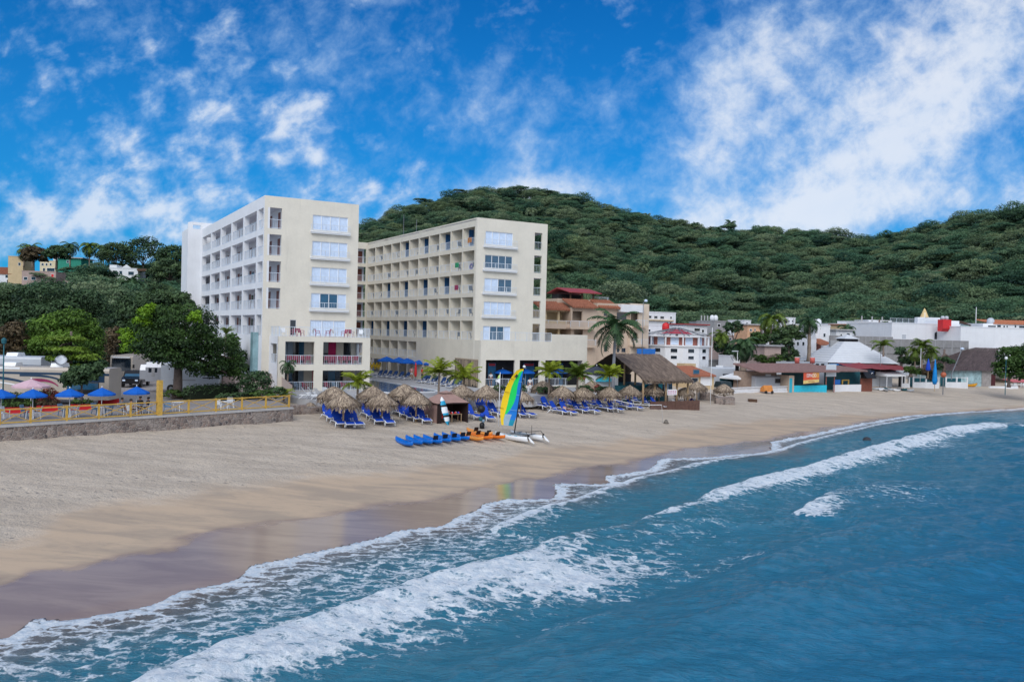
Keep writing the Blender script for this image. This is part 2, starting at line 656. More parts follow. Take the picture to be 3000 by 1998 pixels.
SUN_EL, SUN_AZ = R(40), R(193)          # azimuth clockwise from +Y: behind the camera to the left
sd = Vector((math.sin(SUN_AZ) * math.cos(SUN_EL), math.cos(SUN_AZ) * math.cos(SUN_EL), math.sin(SUN_EL)))
sun = bpy.data.lights.new('sun', 'SUN')
sun.energy = 2.0
sun.angle = R(42)
sun.color = (1, .98, .95)
so = bpy.data.objects.new('sun', sun)
COL.objects.link(so)
so.rotation_euler = sd.to_track_quat('Z', 'Y').to_euler()
so.location = (0, 0, 60)

W = bpy.data.worlds.new('World')
SC.world = W
W.use_nodes = True
nt = W.node_tree
nt.nodes.clear()
wo = nt.nodes.new('ShaderNodeOutputWorld')
bg = nt.nodes.new('ShaderNodeBackground')
bg.inputs[1].default_value = .115
sky = nt.nodes.new('ShaderNodeTexSky')
sky.sky_type = 'NISHITA'
sky.sun_disc = False
sky.sun_elevation = SUN_EL
sky.sun_rotation = SUN_AZ
sky.altitude = 0
sky.air_density = 1.0
sky.dust_density = .4
sky.ozone_density = 3.0
tcd = nd(nt, 'ShaderNodeTexCoord', out=0)
sep = nt.nodes.new('ShaderNodeSeparateXYZ')
nt.links.new(tcd, sep.inputs[0])
dx, dy, dz = sep.outputs
ys = mth(nt, 'MAXIMUM', dy, .06)
ca = mth(nt, 'DIVIDE', dx, ys)
ce = mth(nt, 'DIVIDE', dz, ys)
cv = nd(nt, 'ShaderNodeCombineXYZ', {0: ca, 1: ce, 2: mth(nt, 'MULTIPLY', dy, .25)})


def ae(px, py):
    d = ray(px, py)
    return d[0] / d[1], d[2] / d[1]


def gauss(px, py, sx, sy, ang, amp):
    """soft cloud bank around a bearing; sx along, sy across, sizes in survey pixels"""
    a0, e0 = ae(px, py)
    c, s = math.cos(R(ang)), math.sin(R(ang))
    da, de = mth(nt, 'SUBTRACT', ca, a0), mth(nt, 'SUBTRACT', ce, e0)
    uu = mth(nt, 'ADD', mth(nt, 'MULTIPLY', da, c * FOC / sx), mth(nt, 'MULTIPLY', de, s * FOC / sx))
    vv = mth(nt, 'ADD', mth(nt, 'MULTIPLY', da, -s * FOC / sy), mth(nt, 'MULTIPLY', de, c * FOC / sy))
    q = mth(nt, 'ADD', mth(nt, 'MULTIPLY', uu, uu), mth(nt, 'MULTIPLY', vv, vv))
    return mth(nt, 'MULTIPLY', mth(nt, 'POWER', 2.718, mth(nt, 'MULTIPLY', q, -1.0)), amp)


def total(L):
    t = L[0]
    for g in L[1:]:
        t = mth(t.id_data, 'ADD', t, g)
    return t


def stretched(ang, sx, sy):
    r = nd(nt, 'ShaderNodeVectorRotate', {'Vector': cv, 'Angle': R(-ang)}, rotation_type='Z_AXIS')
    return nd(nt, 'ShaderNodeMapping', {0: r, 3: (sx, sy, 1)})


# small puffs, left and centre
puffs = total([gauss(560, 470, 430, 170, 38, .44), gauss(880, 360, 160, 120, -50, .20), gauss(640, 640, 620, 90, 10, .40), gauss(160, 640, 330, 80, 14, .28), gauss(950, 510, 260, 110, -25, .36),
               gauss(560, 260, 170, 120, -35, .30), gauss(50, 560, 150, 60, -5, .40), gauss(300, 420, 200, 130, 30, .16), gauss(420, 180, 330, 170, 30, .18), gauss(1100, 620, 150, 60, 20, .25)])
w1 = stretched(20, 1.0, 1.25)
nA = noise(nt, w1, 15., 7, .56, .15)
nB = noise(nt, w1, 26, 4, .6, .2)
amp = lambda n_, k: mth(nt, 'MULTIPLY', mth(nt, 'SUBTRACT', n_, .5), k)
dA = total([amp(nA, 2.7), amp(nB, 1.5), mth(nt, 'MULTIPLY', puffs, 1.3)])
dA = ramp(nt, dA, .14, 1.2)
# long streaks, centre and right
bands = total([gauss(1500, 440, 290, 90, 62, .30), gauss(2520, 330, 560, 330, 40, .26), gauss(1400, 270, 130, 90, 25, .22), gauss(1800, 270, 110, 80, 70, .16), gauss(1690, 560, 220, 60, 2, .36), gauss(2130, 250, 340, 150, 62, .38),
               gauss(2280, 120, 260, 110, 25, .30), gauss(2060, 520, 210, 130, 70, .34), gauss(2480, 470, 620, 150, 38, .34), gauss(2830, 170, 560, 260, 38, .48), gauss(2420, 620, 480, 60, 8, .44), gauss(2960, 620, 200, 70, 38, .34),
               gauss(1470, 590, 260, 50, 8, .26), gauss(2720, 480, 300, 150, 40, .2), gauss(1240, 120, 150, 40, 40, .14), gauss(1130, 0, 100, 20, 0, .3)])
w2 = stretched(36, .80, 1.4)
nC = noise(nt, w2, 6.0, 8, .62, .25)
nD = noise(nt, cv, 30, 5, .62, .2)
dC = total([amp(nC, 2.0), amp(nD, 1.5), mth(nt, 'MULTIPLY', bands, 1.45)])
dC = ramp(nt, dC, -.08, 1.35)
dens = mth(nt, 'MAXIMUM', mth(nt, 'MULTIPLY', dA, .80), mth(nt, 'MULTIPLY', dC, .84))
# unseen broken cloud deck outside the view, added as soft fill light
gen = noise(nt, tcd, 3.0, 6, .6)
gen = ramp(nt, gen, .34, .56, 0, 1.0)
front = ramp(nt, dy, .12, .5)
dens = mth(nt, 'ADD', mth(nt, 'MULTIPLY', dens, front), mth(nt, 'MULTIPLY', gen, mth(nt, 'SUBTRACT', 1.0, front)), clamp=True)
hs = nd(nt, 'ShaderNodeHueSaturation', {'Saturation': 1.25, 'Value': 1.0, 'Color': sky.outputs[0]})
base = mixc(nt, 1.0, hs, (.055, .59, .93), 'MULTIPLY')
hz_ = ramp(nt, dz, .0, .42, 1.0, 0.0)
base = mixc(nt, mth(nt, 'MULTIPLY', hz_, .55), base, (.24, 2.4, 6.3))
shade = noise(nt, w2, 7, 4, .6)
ccol = mixc(nt, ramp(nt, mth(nt, 'ADD', mth(nt, 'MULTIPLY', dens, .8), mth(nt, 'MULTIPLY', shade, .4)), .3, 1.0), (3.8, 5.6, 8.0), (7.6, 7.9, 8.4))
nt.links.new(mixc(nt, dens, base, ccol), bg.inputs[0])
nt.links.new(bg.outputs[0], wo.inputs[0])

# ------------------------------------------------------------------ beach and ground (one sheet)
def polar(r0, r1, nr, a0, a1, na, pw=None):
    r = np.geomspace(r0, r1, nr)
    a = np.linspace(R(a0), R(a1), na)
    rr, aa = np.meshgrid(r, a, indexing='ij')
    P = np.c_[(rr * np.sin(aa)).ravel(), (rr * np.cos(aa)).ravel()]
    i = np.arange((nr - 1) * (na - 1))
    i = i // (na - 1) * na + i % (na - 1)
    F = np.c_[i, i + 1, i + na + 1, i + na]
    return P, F


WET_PX = [(0, 1703), (96, 1671), (210, 1662), (318, 1640), (471, 1614), (529, 1576), (624, 1547), (740, 1540), (880, 1524), (980, 1502), (1083, 1482), (1250, 1462), (1400, 1430), (1500, 1405), (1627, 1386), (1818, 1354), (1940, 1322), (2124, 1303), (2232, 1290), (2360, 1265), (2600, 1222), (3000, 1192)]
DAMP_PX = [(0, 1590), (100, 1560), (191, 1510), (382, 1490), (510, 1474), (637, 1448), (828, 1410), (1051, 1385), (1274, 1366), (1500, 1340), (1615, 1316), (1946, 1276), (2137, 1236), (2392, 1220), (3000, 1189)]


def groundline(px):
    P = np.array([G(x, y)[:2] for x, y in px])
    a, b = P[1] - P[0], P[-1] - P[-2]
    return np.vstack([P[0] + np.array([-60., -60.]), P, P[-1] + b / np.linalg.norm(b) * 300])


WET, DAMP = groundline(WET_PX), groundline(DAMP_PX)
P, F = polar(11, 260, 640, -62, 72, 760)
d, arc = sdist(P, SHORE_S)
Z = profile(d)
dw, _ = sdist(P, WET)
dd, _ = sdist(P, DAMP)
n1 = fbm(P[:, 0] * .22, P[:, 1] * .22, 3) - .5
n2 = fbm(P[:, 0] * .6 + P[:, 1] * .6, P[:, 1] * 1.3 - P[:, 0] * 1.3, 9) - .5
n3 = fbm(P[:, 0] * 1.7, P[:, 1] * 1.7, 15) - .5
wet = sstep(.7, -.5, dw + n1 * 2.0 + n2 * 1.0 + n3 * .8)
damp = sstep(1.6, -1.2, dd + n1 * 4.0 + n2 * 1.4 + n3 * 1.2)
dry = sstep(.2, 3.5, dd + n1 * 2)
inland = sstep(44, 52, d)
Z = Z + dry * (1 - inland) * ((fbm(P[:, 0] * 1.1, P[:, 1] * 1.1, 21, 3) - .5) * .14 + (fbm(P[:, 0] * .25, P[:, 1] * .25, 27, 3) - .5) * .22) * sstep(3, 9, d)
Z = np.where(P[:, 1] > 250, Z - 1, Z)

m_sand, nt, o = newmat('beach_sand')
at = lambda n: nd(nt, 'ShaderNodeAttribute', attribute_name=n, out=2)
tc = nd(nt, 'ShaderNodeTexCoord', out=3)
a_wet, a_damp, a_in = at('wet'), at('damp'), at('inland')
rot = nd(nt, 'ShaderNodeMapping', {0: tc, 2: (0, 0, R(-45)), 3: (.35, 1.3, 1)})
nL = noise(nt, rot, .55, 6, .62, .6)
nM = noise(nt, tc, 1.8, 5, .65)
nF = noise(nt, tc, 9, 4, .7)
nG = noise(nt, tc, 3.2, 5, .62)
dryc = mixc(nt, ramp(nt, nL, .32, .68), (.49, .41, .33), (.62, .525, .425))
dryc = mixc(nt, mth(nt, 'MULTIPLY', ramp(nt, nF, .50, .72), .5), dryc, (.33, .295, .27))
dryc = mixc(nt, mth(nt, 'MULTIPLY', ramp(nt, nG, .56, .72), .34), dryc, (.26, .235, .22))
pits = nd(nt, 'ShaderNodeTexVoronoi', {'Vector': nd(nt, 'ShaderNodeVectorMath', {0: tc, 1: nd(nt, 'ShaderNodeVectorMath', {0: noise(nt, tc, 2.2, 3, .6, out=1), 3: .5}, operation='SCALE')}, operation='ADD'), 'Scale': 1.7})
pz = ramp(nt, noise(nt, rot, .28, 4, .6), .42, .60)
pit = mth(nt, 'MULTIPLY', ramp(nt, pits, .0, .30, 1, 0), pz)
dryc = mixc(nt, mth(nt, 'MULTIPLY', pit, .55), dryc, (.24, .205, .175))
dampc = mixc(nt, ramp(nt, nL, .36, .62), (.40, .315, .24), (.53, .40, .285))
dampc = mixc(nt, mth(nt, 'MULTIPLY', ramp(nt, nM, .5, .75), .2), dampc, (.26, .22, .19))
wetc = mixc(nt, ramp(nt, nL, .35, .65), (.285, .20, .155), (.37, .27, .205))
soil = mixc(nt, ramp(nt, nM, .35, .65), (.16, .14, .13), (.25, .22, .20))
c = mixc(nt, a_damp, dryc, dampc)
c = mixc(nt, a_wet, c, wetc)
c = mixc(nt, a_in, c, soil)
b = nt.nodes.new('ShaderNodeBsdfPrincipled')
nt.links.new(c, b.inputs['Base Color'])
rg = mth(nt, 'ADD', mth(nt, 'MULTIPLY', a_wet, -.30), .92)
rg = mth(nt, 'SUBTRACT', rg, mth(nt, 'MULTIPLY', mth(nt, 'POWER', a_wet, 2.0), .42))
rg = mth(nt, 'SUBTRACT', rg, mth(nt, 'MULTIPLY', a_damp, .06))
nt.links.new(rg, b.inputs['Roughness'])
nt.links.new(mth(nt, 'ADD', mth(nt, 'MULTIPLY', a_wet, .22), .3), b.inputs['Specular IOR Level'])
bh = mth(nt, 'ADD', mth(nt, 'SUBTRACT', mth(nt, 'MULTIPLY', nF, .5), mth(nt, 'MULTIPLY', pit, .6)), mth(nt, 'MULTIPLY', noise(nt, tc, 2.4, 4, .6), 1.0))
bs = mth(nt, 'SUBTRACT', 1.0, mth(nt, 'MAXIMUM', a_damp, a_wet))
bs = mth(nt, 'ADD', mth(nt, 'MULTIPLY', bs, .75), .006)
nt.links.new(nd(nt, 'ShaderNodeBump', {'Strength': bs, 'Distance': .26, 'Height': bh}), b.inputs['Normal'])
nt.links.new(b.outputs[0], o.inputs[0])
struct(link('beach', npmesh('beach', np.c_[P, Z], F, m_sand, {'wet': wet, 'damp': damp, 'inland': inland})))

# ------------------------------------------------------------------ sea
def wline(px, z=0):
    return np.array([atz(x, y, z)[:2] for x, y in px])


EDGE = resample(SHORE[1:-1], .6)
ed = np.c_[EDGE]
ed = ed + np.c_[(fbm(ed[:, 0] * .5, ed[:, 1] * .5, 40, 3) - .5) * .9, (fbm(ed[:, 0] * .5 + 50, ed[:, 1] * .5, 44, 3) - .5) * .9]
near = (ed[:, 0] > -60) & (ed[:, 0] < 170)
ed = ed[near]
BR1 = wline([(300, 2110), (484, 1998), (548, 1964), (675, 1920), (822, 1869), (956, 1837), (1045, 1805), (1115, 1773), (1210, 1741), (1306, 1703), (1401, 1684), (1500, 1671), (1564, 1640), (1627, 1602), (1710, 1577), (1774, 1564), (1850, 1545), (1908, 1532), (2010, 1503), (2035, 1488), (2073, 1462), (2169, 1430), (2264, 1405), (2392, 1373), (2519, 1335), (2647, 1297), (2774, 1265), (2901, 1246), (3000, 1254), (3200, 1250)])
BR2 = wline([(2330, 1512), (2354, 1497), (2411, 1462), (2468, 1443), (2545, 1424), (2640, 1416), (2760, 1420)])
INN = wline([(1440, 1560), (1530, 1515), (1621, 1484), (1742, 1449), (1831, 1411), (1971, 1379), (2073, 1357), (2252, 1325), (2347, 1300), (2420, 1280), (2560, 1248), (2760, 1215)])
SW1 = wline([(1300, 1998), (1560, 1900), (1900, 1800), (2130, 1745), (2330, 1640), (2480, 1575), (2900, 1500)])
SW2 = wline([(1500, 2080), (1800, 1960), (2130, 1840), (2500, 1740), (3000, 1600)])

P, F = polar(12, 2600, 860, -80, 100, 1050)
dS, _ = sdist(P, SHORE_S)
keep = (dS < 6) & (dS > -26) & (np.hypot(P[:, 0], P[:, 1]) < 300)
inn = np.where(keep)[0]
dE = np.where(dS > 0, 99., dS)
dE[inn], _ = sdist(P[inn], ed)
x, y = P[:, 0], P[:, 1]
rr = np.hypot(x, y)
off = -dS


def near_line(poly):
    o_ = np.full(len(P), 99.)
    ar = np.zeros(len(P))
    k = np.where((rr < 230) & (off > -6))[0]
    c_, _ = sdist(P[k], resample(poly, 9))
    o_[k] = np.sign(c_) * 99.
    k = k[np.abs(c_) < 16]
    pl = smooth(resample(poly, 1.4), 3)
    a_, b_ = sdist(P[k], pl)
    # beyond the ends the line is over
    L = np.sum(np.hypot(*np.diff(pl, axis=0).T))
    o_[k] = np.where((b_ <= 1e-6) | (b_ >= L - 1e-6), np.sign(a_) * 99, a_)
    ar[k] = b_ / L
    return o_, ar


b1, r1 = near_line(BR1)
b2, r2 = near_line(BR2)
b3, r3 = near_line(INN)
s1, q1 = near_line(SW1)
s2, q2 = near_line(SW2)
nz = fbm(x * .35, y * .35, 50) - .5
nz2 = fbm(x * 1.1, y * 1.1, 57) - .5
# foam cover 0..1 -----------------------------------------------------
foam = np.zeros(len(P))
eb = -dE
lim = np.interp(x, [-30, -10, 2, 8, 20, 60], [1, 1, .95, .75, .55, .55])
foam = np.maximum(foam, np.where(eb > -.1, (.98 * (1 - sstep(.25, 2.0, eb))) * sstep(-.05, .12, eb), 0))
lace = (.64 - .14 * sstep(.5, 9, eb)) * sstep(0, .4, eb)
toward = sstep(-.5, .4, b1)          # shoreward of the breaker
foam = np.maximum(foam, np.where(eb > 0, lace * lim * np.where(off > 40, 0, 1), 0) * np.maximum(toward, .0) * (1 + .35 * nz))
foam = np.where(np.abs(b3) < 90, np.maximum(foam * np.where(b3 < 0, sstep(-6, -1, b3) * .5 + .35, 1), np.where(b3 <= .25, (.93 * sstep(-1.5, -.15, b3) * sstep(.3, .05, b3 + nz2 * .3)), 0)), foam)
_L = np.r_[0, np.cumsum(np.hypot(*np.diff(BR1, axis=0).T))]
_L = _L / _L[-1]
A1_ = [1, 1, 1, 1, 1, 1, .97, .95, 1, 1, 1, .92, .82, .72, .55, .48, .45, .72, .78, .66, .95, 1, 1, 1, 1, 1, .97, .92, .7, .3]
W1_ = [3, 3, 3, 3, 3, 3, 3, 3, 3, 3.3, 3.6, 3.6, 3, 2, 1.3, 1, .9, 1.2, 1.0, 1.3, 2.0, 2.4, 2.4, 2.6, 3, 3.2, 3.2, 3.2, 2.6, 2]
amp1 = np.interp(r1, _L, A1_)
wid1 = np.interp(r1, _L, W1_)
bb = -b1 + nz * 1.2
f1 = np.where(np.abs(b1) < 90, sstep(-.45, .0, bb + nz2 * .5) * (1 - .62 * sstep(.5, 1.0, bb / wid1 * .9)) * sstep(2.0, .9, bb / wid1) * amp1, 0)
foam = np.maximum(foam, f1 * (.96 + .25 * nz + np.where(r1 > .45, 1.0 * nz2 + .5 * nz, 0)))
# churned patch left behind by the broken crest
for px, py, sx, sy, a in ((1700, 1690, 5.4, 2.4, .92), (1560, 1730, 5.0, 2.2, .88), (1820, 1745, 3.0, 1.3, .62), (1330, 1790, 4.0, 1.8, .74), (900, 1930, 3.2, 1.6, .74), (1150, 1890, 2.8, 1.6, .70), (1620, 1640, 3.5, 1.2, .66), (2040, 1680, 2.6, .9, .50), (2120, 1660, 2.2, .8, .46), (1960, 1600, 3, .8, .46),
                          (2600, 1450, 7, 2.0, .46), (2500, 1360, 6, 2.2, .6), (2700, 1310, 7, 2.5, .58), (2330, 1420, 4, 1.6, .6), (2240, 1440, 6, 1.6, .5), (1800, 1600, 3, .8, .5), (2200, 1640, 3.5, 1, .42), (2700, 1470, 8, 2, .38), (1560, 1860, 2.5, .8, .40), (1700, 1850, 2.2, .7, .42), (700, 1990, 2.2, 1.2, .6)):
    c0 = atz(px, py, 0)
    ux, uy = (x - c0[0]) * .8 + (y - c0[1]) * .6, -(x - c0[0]) * .6 + (y - c0[1]) * .8
    g = np.exp(-(ux / sx) ** 2 - (uy / sy) ** 2)
    foam = np.maximum(foam, a * g ** .6 * (1 + .8 * nz) * (g > .03))
f2 = np.where(np.abs(b2) < 90, sstep(-.3, .05, -b2 + nz) * (1 - .7 * sstep(.5, 3.0, -b2)) * sstep(4.5, 1.4, -b2) * np.interp(r2, [0, .1, .32, .5, 1], [.9, .96, .6, .38, .25]), 0)
foam = np.maximum(foam, f2)
foam = np.maximum(foam, np.where((b1 < 0) & (b1 > -90), .46 * sstep(13, 1.5, -b1) * sstep(.9, .5, r1) * (.75 + 1.1 * nz), 0))
# height ---------------------------------------------------------------
def crest(s, h, front, back):
    return np.where(np.abs(s) < 90, h * np.where(s > 0, np.exp(-(s / front) ** 2), np.exp(-(s / back) ** 2)), 0)


zz = crest(b1 + .3, .6 * amp1 ** .5, .55, 2.6)
zz += crest(b2 + .3, .5, .6, 3.0) * np.sin(np.pi * np.clip(r2, 0, 1)) ** .5
zz += crest(b3 + .2, .22, .5, 1.6)
zz += crest(s1, .62, 1.1, 3.2) * np.sin(np.pi * np.clip(q1, 0, 1)) ** .5 + crest(s2, .60, 1.2, 3.4) * np.sin(np.pi * np.clip(q2, 0, 1)) ** .5
sw = sstep(6, 40, off) * .35
w_ = (x * -.62 + y * .78)
zz += sw * ((fbm(w_ * .16, (x * .78 + y * .62) * .05, 61, 3) - .5) * 1.6) * sstep(1500, 200, rr)
zz += sstep(1.0, 7, off) * ((fbm(w_ * .55, (x * .78 + y * .62) * .22, 63, 4) - .5) * .42) * sstep(400, 60, rr)
zz += sstep(.5, 3, off) * ((fbm(x * 1.6, y * 1.6, 67, 3) - .5) * .12) * sstep(120, 30, rr)
zz += np.clip(foam, 0, 1) * (.06 + .22 * nz2) * sstep(.6, 3, eb)
film = profile(dS) + .035 + .05 * np.exp(-(np.clip(eb, 0, 9) / .25))
zz = np.where(eb > 0, np.maximum(zz * sstep(0, 3, eb) + .0, film), profile(dS) - .25 - .3 * np.clip(-eb, 0, 2))
far = dS > 12
zz = np.where(far, -1.2, zz)
kF = ~np.all((dS[F] > 11.5), axis=1)
F = F[kF]

m_sea, nt, o = newmat('sea_water')
at = lambda n: nd(nt, 'ShaderNodeAttribute', attribute_name=n, out=2)
tc = nd(nt, 'ShaderNodeTexCoord', out=3)
a_f, a_o = at('foam'), at('off')
deep = mixc(nt, ramp(nt, a_o, 4, 40), (.035, .205, .30), (.002, .160, .36))
shal = mixc(nt, ramp(nt, a_o, -.2, 5), (.16, .13, .12), deep)
rotv = nd(nt, 'ShaderNodeMapping', {0: tc, 2: (0, 0, R(12)), 3: (.42, 1.5, 1)})
nW = noise(nt, rotv, 1.0, 6, .62, .4)
shal = mixc(nt, ramp(nt, nW, .35, .7), mixc(nt, .18, shal, (0, .02, .035)), shal)
rip1 = noise(nt, rotv, 1.5, 6, .66, .5)
rip2 = noise(nt, tc, 5.5, 4, .6, .3)
rip3 = noise(nt, nd(nt, 'ShaderNodeMapping', {0: tc, 2: (0, 0, R(-14)), 3: (.45, 1.5, 1)}), 7.5, 5, .65, .4)
hgt = total([mth(nt, 'MULTIPLY', rip1, .9), mth(nt, 'MULTIPLY', rip2, .2), mth(nt, 'MULTIPLY', rip3, .32)])
bmp = nd(nt, 'ShaderNodeBump', {'Strength': .78, 'Distance': .42, 'Height': hgt})
b = nt.nodes.new('ShaderNodeBsdfPrincipled')
nt.links.new(shal, b.inputs['Base Color'])
b.inputs['Roughness'].default_value = .10
b.inputs['IOR'].default_value = 1.33
b.inputs['Specular IOR Level'].default_value = .36
nt.links.new(bmp, b.inputs['Normal'])
# foam lace
wp = noise(nt, tc, .9, 4, .6, out=1)
wv = nd(nt, 'ShaderNodeVectorMath', {0: tc, 1: nd(nt, 'ShaderNodeVectorMath', {0: wp, 3: 1.3}, operation='SCALE')}, operation='ADD')
wp2 = noise(nt, tc, 3.5, 3, .6, out=1)
wv = nd(nt, 'ShaderNodeVectorMath', {0: wv, 1: nd(nt, 'ShaderNodeVectorMath', {0: wp2, 3: .35}, operation='SCALE')}, operation='ADD')
vo = nd(nt, 'ShaderNodeTexVoronoi', {'Vector': nd(nt, 'ShaderNodeMapping', {0: wv, 2: (0, 0, R(20)), 3: (.75, 1.25, 1)}), 'Scale': 1.15}, feature='DISTANCE_TO_EDGE')
vo2 = nd(nt, 'ShaderNodeTexVoronoi', {'Vector': wv, 'Scale': 3.3}, feature='DISTANCE_TO_EDGE')
l1 = ramp(nt, vo, .0, .26, 1, 0)
l2 = ramp(nt, vo2, .0, .30, 1, 0)
nfo = noise(nt, nd(nt, 'ShaderNodeMapping', {0: tc, 2: (0, 0, R(-8)), 3: (.7, 1.5, 1)}), 1.5, 8, .68, .5)
pat = mth(nt, 'ADD', mth(nt, 'ADD', mth(nt, 'MULTIPLY', l1, .26), mth(nt, 'MULTIPLY', l2, .16)), mth(nt, 'SUBTRACT', mth(nt, 'MULTIPLY', nfo, 1.05), .15))
thr = mth(nt, 'SUBTRACT', 1.12, mth(nt, 'MULTIPLY', a_f, .85))
msk = nd(nt, 'ShaderNodeMapRange', {0: mth(nt, 'SUBTRACT', pat, thr), 1: -.06, 2: .24, 3: 0, 4: 1}, interpolation_type='SMOOTHSTEP')
msk = mth(nt, 'MULTIPLY', msk, ramp(nt, a_f, .06, .3), clamp=True)
fb = nt.nodes.new('ShaderNodeBsdfPrincipled')
nt.links.new(mixc(nt, ramp(nt, noise(nt, tc, 3, 5, .7), .3, .7), (.52, .62, .72), (.84, .87, .90)), fb.inputs['Base Color'])
fb.inputs['Roughness'].default_value = .8
fb.inputs['Specular IOR Level'].default_value = .2
nt.links.new(nd(nt, 'ShaderNodeBump', {'Strength': .8, 'Distance': .2, 'Height': noise(nt, tc, 4, 6, .7)}), fb.inputs['Normal'])
ms = nt.nodes.new('ShaderNodeMixShader')
nt.links.new(msk, ms.inputs[0])
nt.links.new(b.outputs[0], ms.inputs[1])
nt.links.new(fb.outputs[0], ms.inputs[2])
nt.links.new(ms.outputs[0], o.inputs[0])
struct(link('sea', npmesh('sea', np.c_[P, zz], F, m_sea, {'foam': np.clip(foam, 0, 1), 'off': eb})))

# ------------------------------------------------------------------ hills and their forest
SKY_PX = [(-700, 800), (-300, 800), (0, 790), (50, 752), (130, 728), (200, 730), (270, 722), (330, 722), (420, 722), (480, 728), (545, 745), (640, 770), (800, 760), (950, 700), (1050, 655), (1130, 618), (1250, 577), (1340, 551), (1440, 542), (1520, 545), (1640, 563), (1800, 608), (1950, 652), (2080, 672), (2190, 680), (2300, 682), (2500, 700), (2590, 702), (2700, 676), (2800, 645), (2900, 640), (3000, 630), (3200, 600), (3600, 640)]
SK = np.array([ae(*q) for q in SKY_PX])
RB_T = np.array([-1.2, -.62, -.35, -.22, 0.02, .2, .45, .7, 1.4])
RB_R = np.array([135., 128, 150, 230, 245, 232, 250, 262, 270])
RR_T = np.array([-1.2, -.5, -.38, -.2, 0, .3, .62, 1.4])
RR_R = np.array([290., 290, 330, 520, 560, 520, 430, 430])


def hill_z(x, y):
    t = x / np.maximum(y, 1)
    r = np.hypot(x, y)
    rb, rg_ = np.interp(t, RB_T, RB_R), np.interp(t, RR_T, RR_R)
    e = np.interp(t, SK[:, 0], SK[:, 1])
    yr = rg_ / np.sqrt(1 + t * t)
    top = H + e * yr - np.interp(t, [-.3, .0, .15, .3, .6], [8.5, 7.0, 5.5, 4.0, 4.0])
    s = (r - rb) / (rg_ - rb)
    k = np.clip(s, 0, 1)
    z = 3.2 + (top - 3.2) * (k ** 1.18)
    z = z + (fbm(x * .018, y * .018, 80) - .5) * 12 * np.clip(k * 4, 0, 1) * np.clip((1.05 - k) * 4, .15, 1)
    z = np.where(s > 1, z - (r - rg_) * .12, z)
    return np.where(s < 0, 3.2 - np.clip(-s * 40, 0, 8), z)


P, F = polar(170, 3200, 170, -64, 74, 240)
m_hill = pm('hill_soil', (.05, .08, .05), .95, .4, .05)
struct(link('hills', npmesh('hills', np.c_[P, hill_z(P[:, 0], P[:, 1]) - .2], F, m_hill)))


def hill_hit(px, py):
    """distance at which a bearing meets the hillside"""
    d = ray(px, py)
    y = np.arange(120., 900., 1.0)
    x = d[0] / d[1] * y
    z = H + d[2] / d[1] * y
    k = np.where(hill_z(x, y) >= z)[0]
    return float(y[k[0]]) if len(k) else 290.


# clearings for the houses on the left hill: (bearing range in survey pixels, foot row)
CLEAR = [(-60, 66, 832), (60, 170, 838), (112, 172, 798), (165, 245, 785), (18, 74, 788), (315, 450, 824), (185, 225, 842)]
CLR = [(ae(a_, r_)[0], ae(b_, r_)[0], hill_hit((a_ + b_) / 2, r_), ae((a_ + b_) / 2, r_ - 2)[1]) for a_, b_, r_ in CLEAR]


def forest_variant(k):
    rng = np.random.default_rng(200 + k)
    if k == 6:      # a palm among the crowns
        V, F, S = fronds(30, .5, rng, 1.0, 1.25, .17, 9, .012)
        V[:, 2] += .9
    elif k == 7:    # flat umbrella crown on bare limbs
        bl = [((.6 * math.cos(q), .6 * math.sin(q), .9 + .08 * rng.normal()), (.42, .42, .15), .1 * rng.normal()) for q in np.linspace(0, 6.28, 8)] + [((0, 0, 1.0), (.5, .5, .16), .1)]
        V, F, S = leaves(bl, 1500, .055, rng, flat=.9, shell=.4)
    else:
        fl = (.55, .72, .62, .8, .5, .66)[k]
        bl = ring(0, 0, 1.0, fl, 16 + 2 * k, rng, sub=.40, tone=.12)
        V, F, S = leaves(bl, 2300, .052, rng, flat=.8, shell=.5)
        S = np.clip(S * .75 + .45 * V[:, 2] / fl - .02, 0, 1)  # crown-wide light painted in: bright top fading to a dark underside
        V[:, 2] += .55
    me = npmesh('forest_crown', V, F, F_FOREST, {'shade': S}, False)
    return bpy.data.objects.new('forest_crown', me)


vc = bpy.data.collections.new('forest_crowns')
for k in range(8):
    vc.objects.link(forest_variant(k))
pts, rot_, scl = [], [], []
g = np.random.default_rng(5)
for t in np.arange(-.80, .98, .0125):
    rb, rg_ = np.interp(t, RB_T, RB_R), np.interp(t, RR_T, RR_R)
    r = rb + g.random() * 5
    while r < rg_ + 22:
        tt = t + (g.random() - .5) * .0125 * 1.6
        r2_ = r + (g.random() - .5) * 6
        yy = r2_ / math.sqrt(1 + tt * tt)
        xx = tt * yy
        keepit = g.random() < min(1.0, .5 * r / 240 + .5)
        if keepit:
            s = 2.7 + 3.6 * g.random() ** 1.7 + (2.6 if g.random() < .06 else 0)
            if r < rb + 25:
                s *= .8
            z = float(hill_z(np.array([xx]), np.array([yy]))[0])
            for a_, b_, d_, e_ in CLR:
                if a_ - .008 < tt < b_ + .008 and yy < d_ + 10:
                    s = 0 if yy > d_ - 14 else min(s, max(.0, (H + e_ * yy - z) / 1.5) * (.45 + .8 * g.random()))
            if tt < -.42 and r2_ > rg_ - 50:
                s = min(s, 2.6)
            if s < .6:
                r += 5
                continue
            pts.append((xx, yy, z + s * .15))
            rot_.append((g.normal() * .08, g.normal() * .08, g.random() * 6.28))
            scl.append(s)
        r += 4.0 + g.random() * 1.9
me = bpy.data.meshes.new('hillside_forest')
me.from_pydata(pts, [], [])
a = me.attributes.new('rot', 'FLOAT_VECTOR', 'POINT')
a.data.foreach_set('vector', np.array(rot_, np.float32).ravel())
a = me.attributes.new('scl', 'FLOAT', 'POINT')
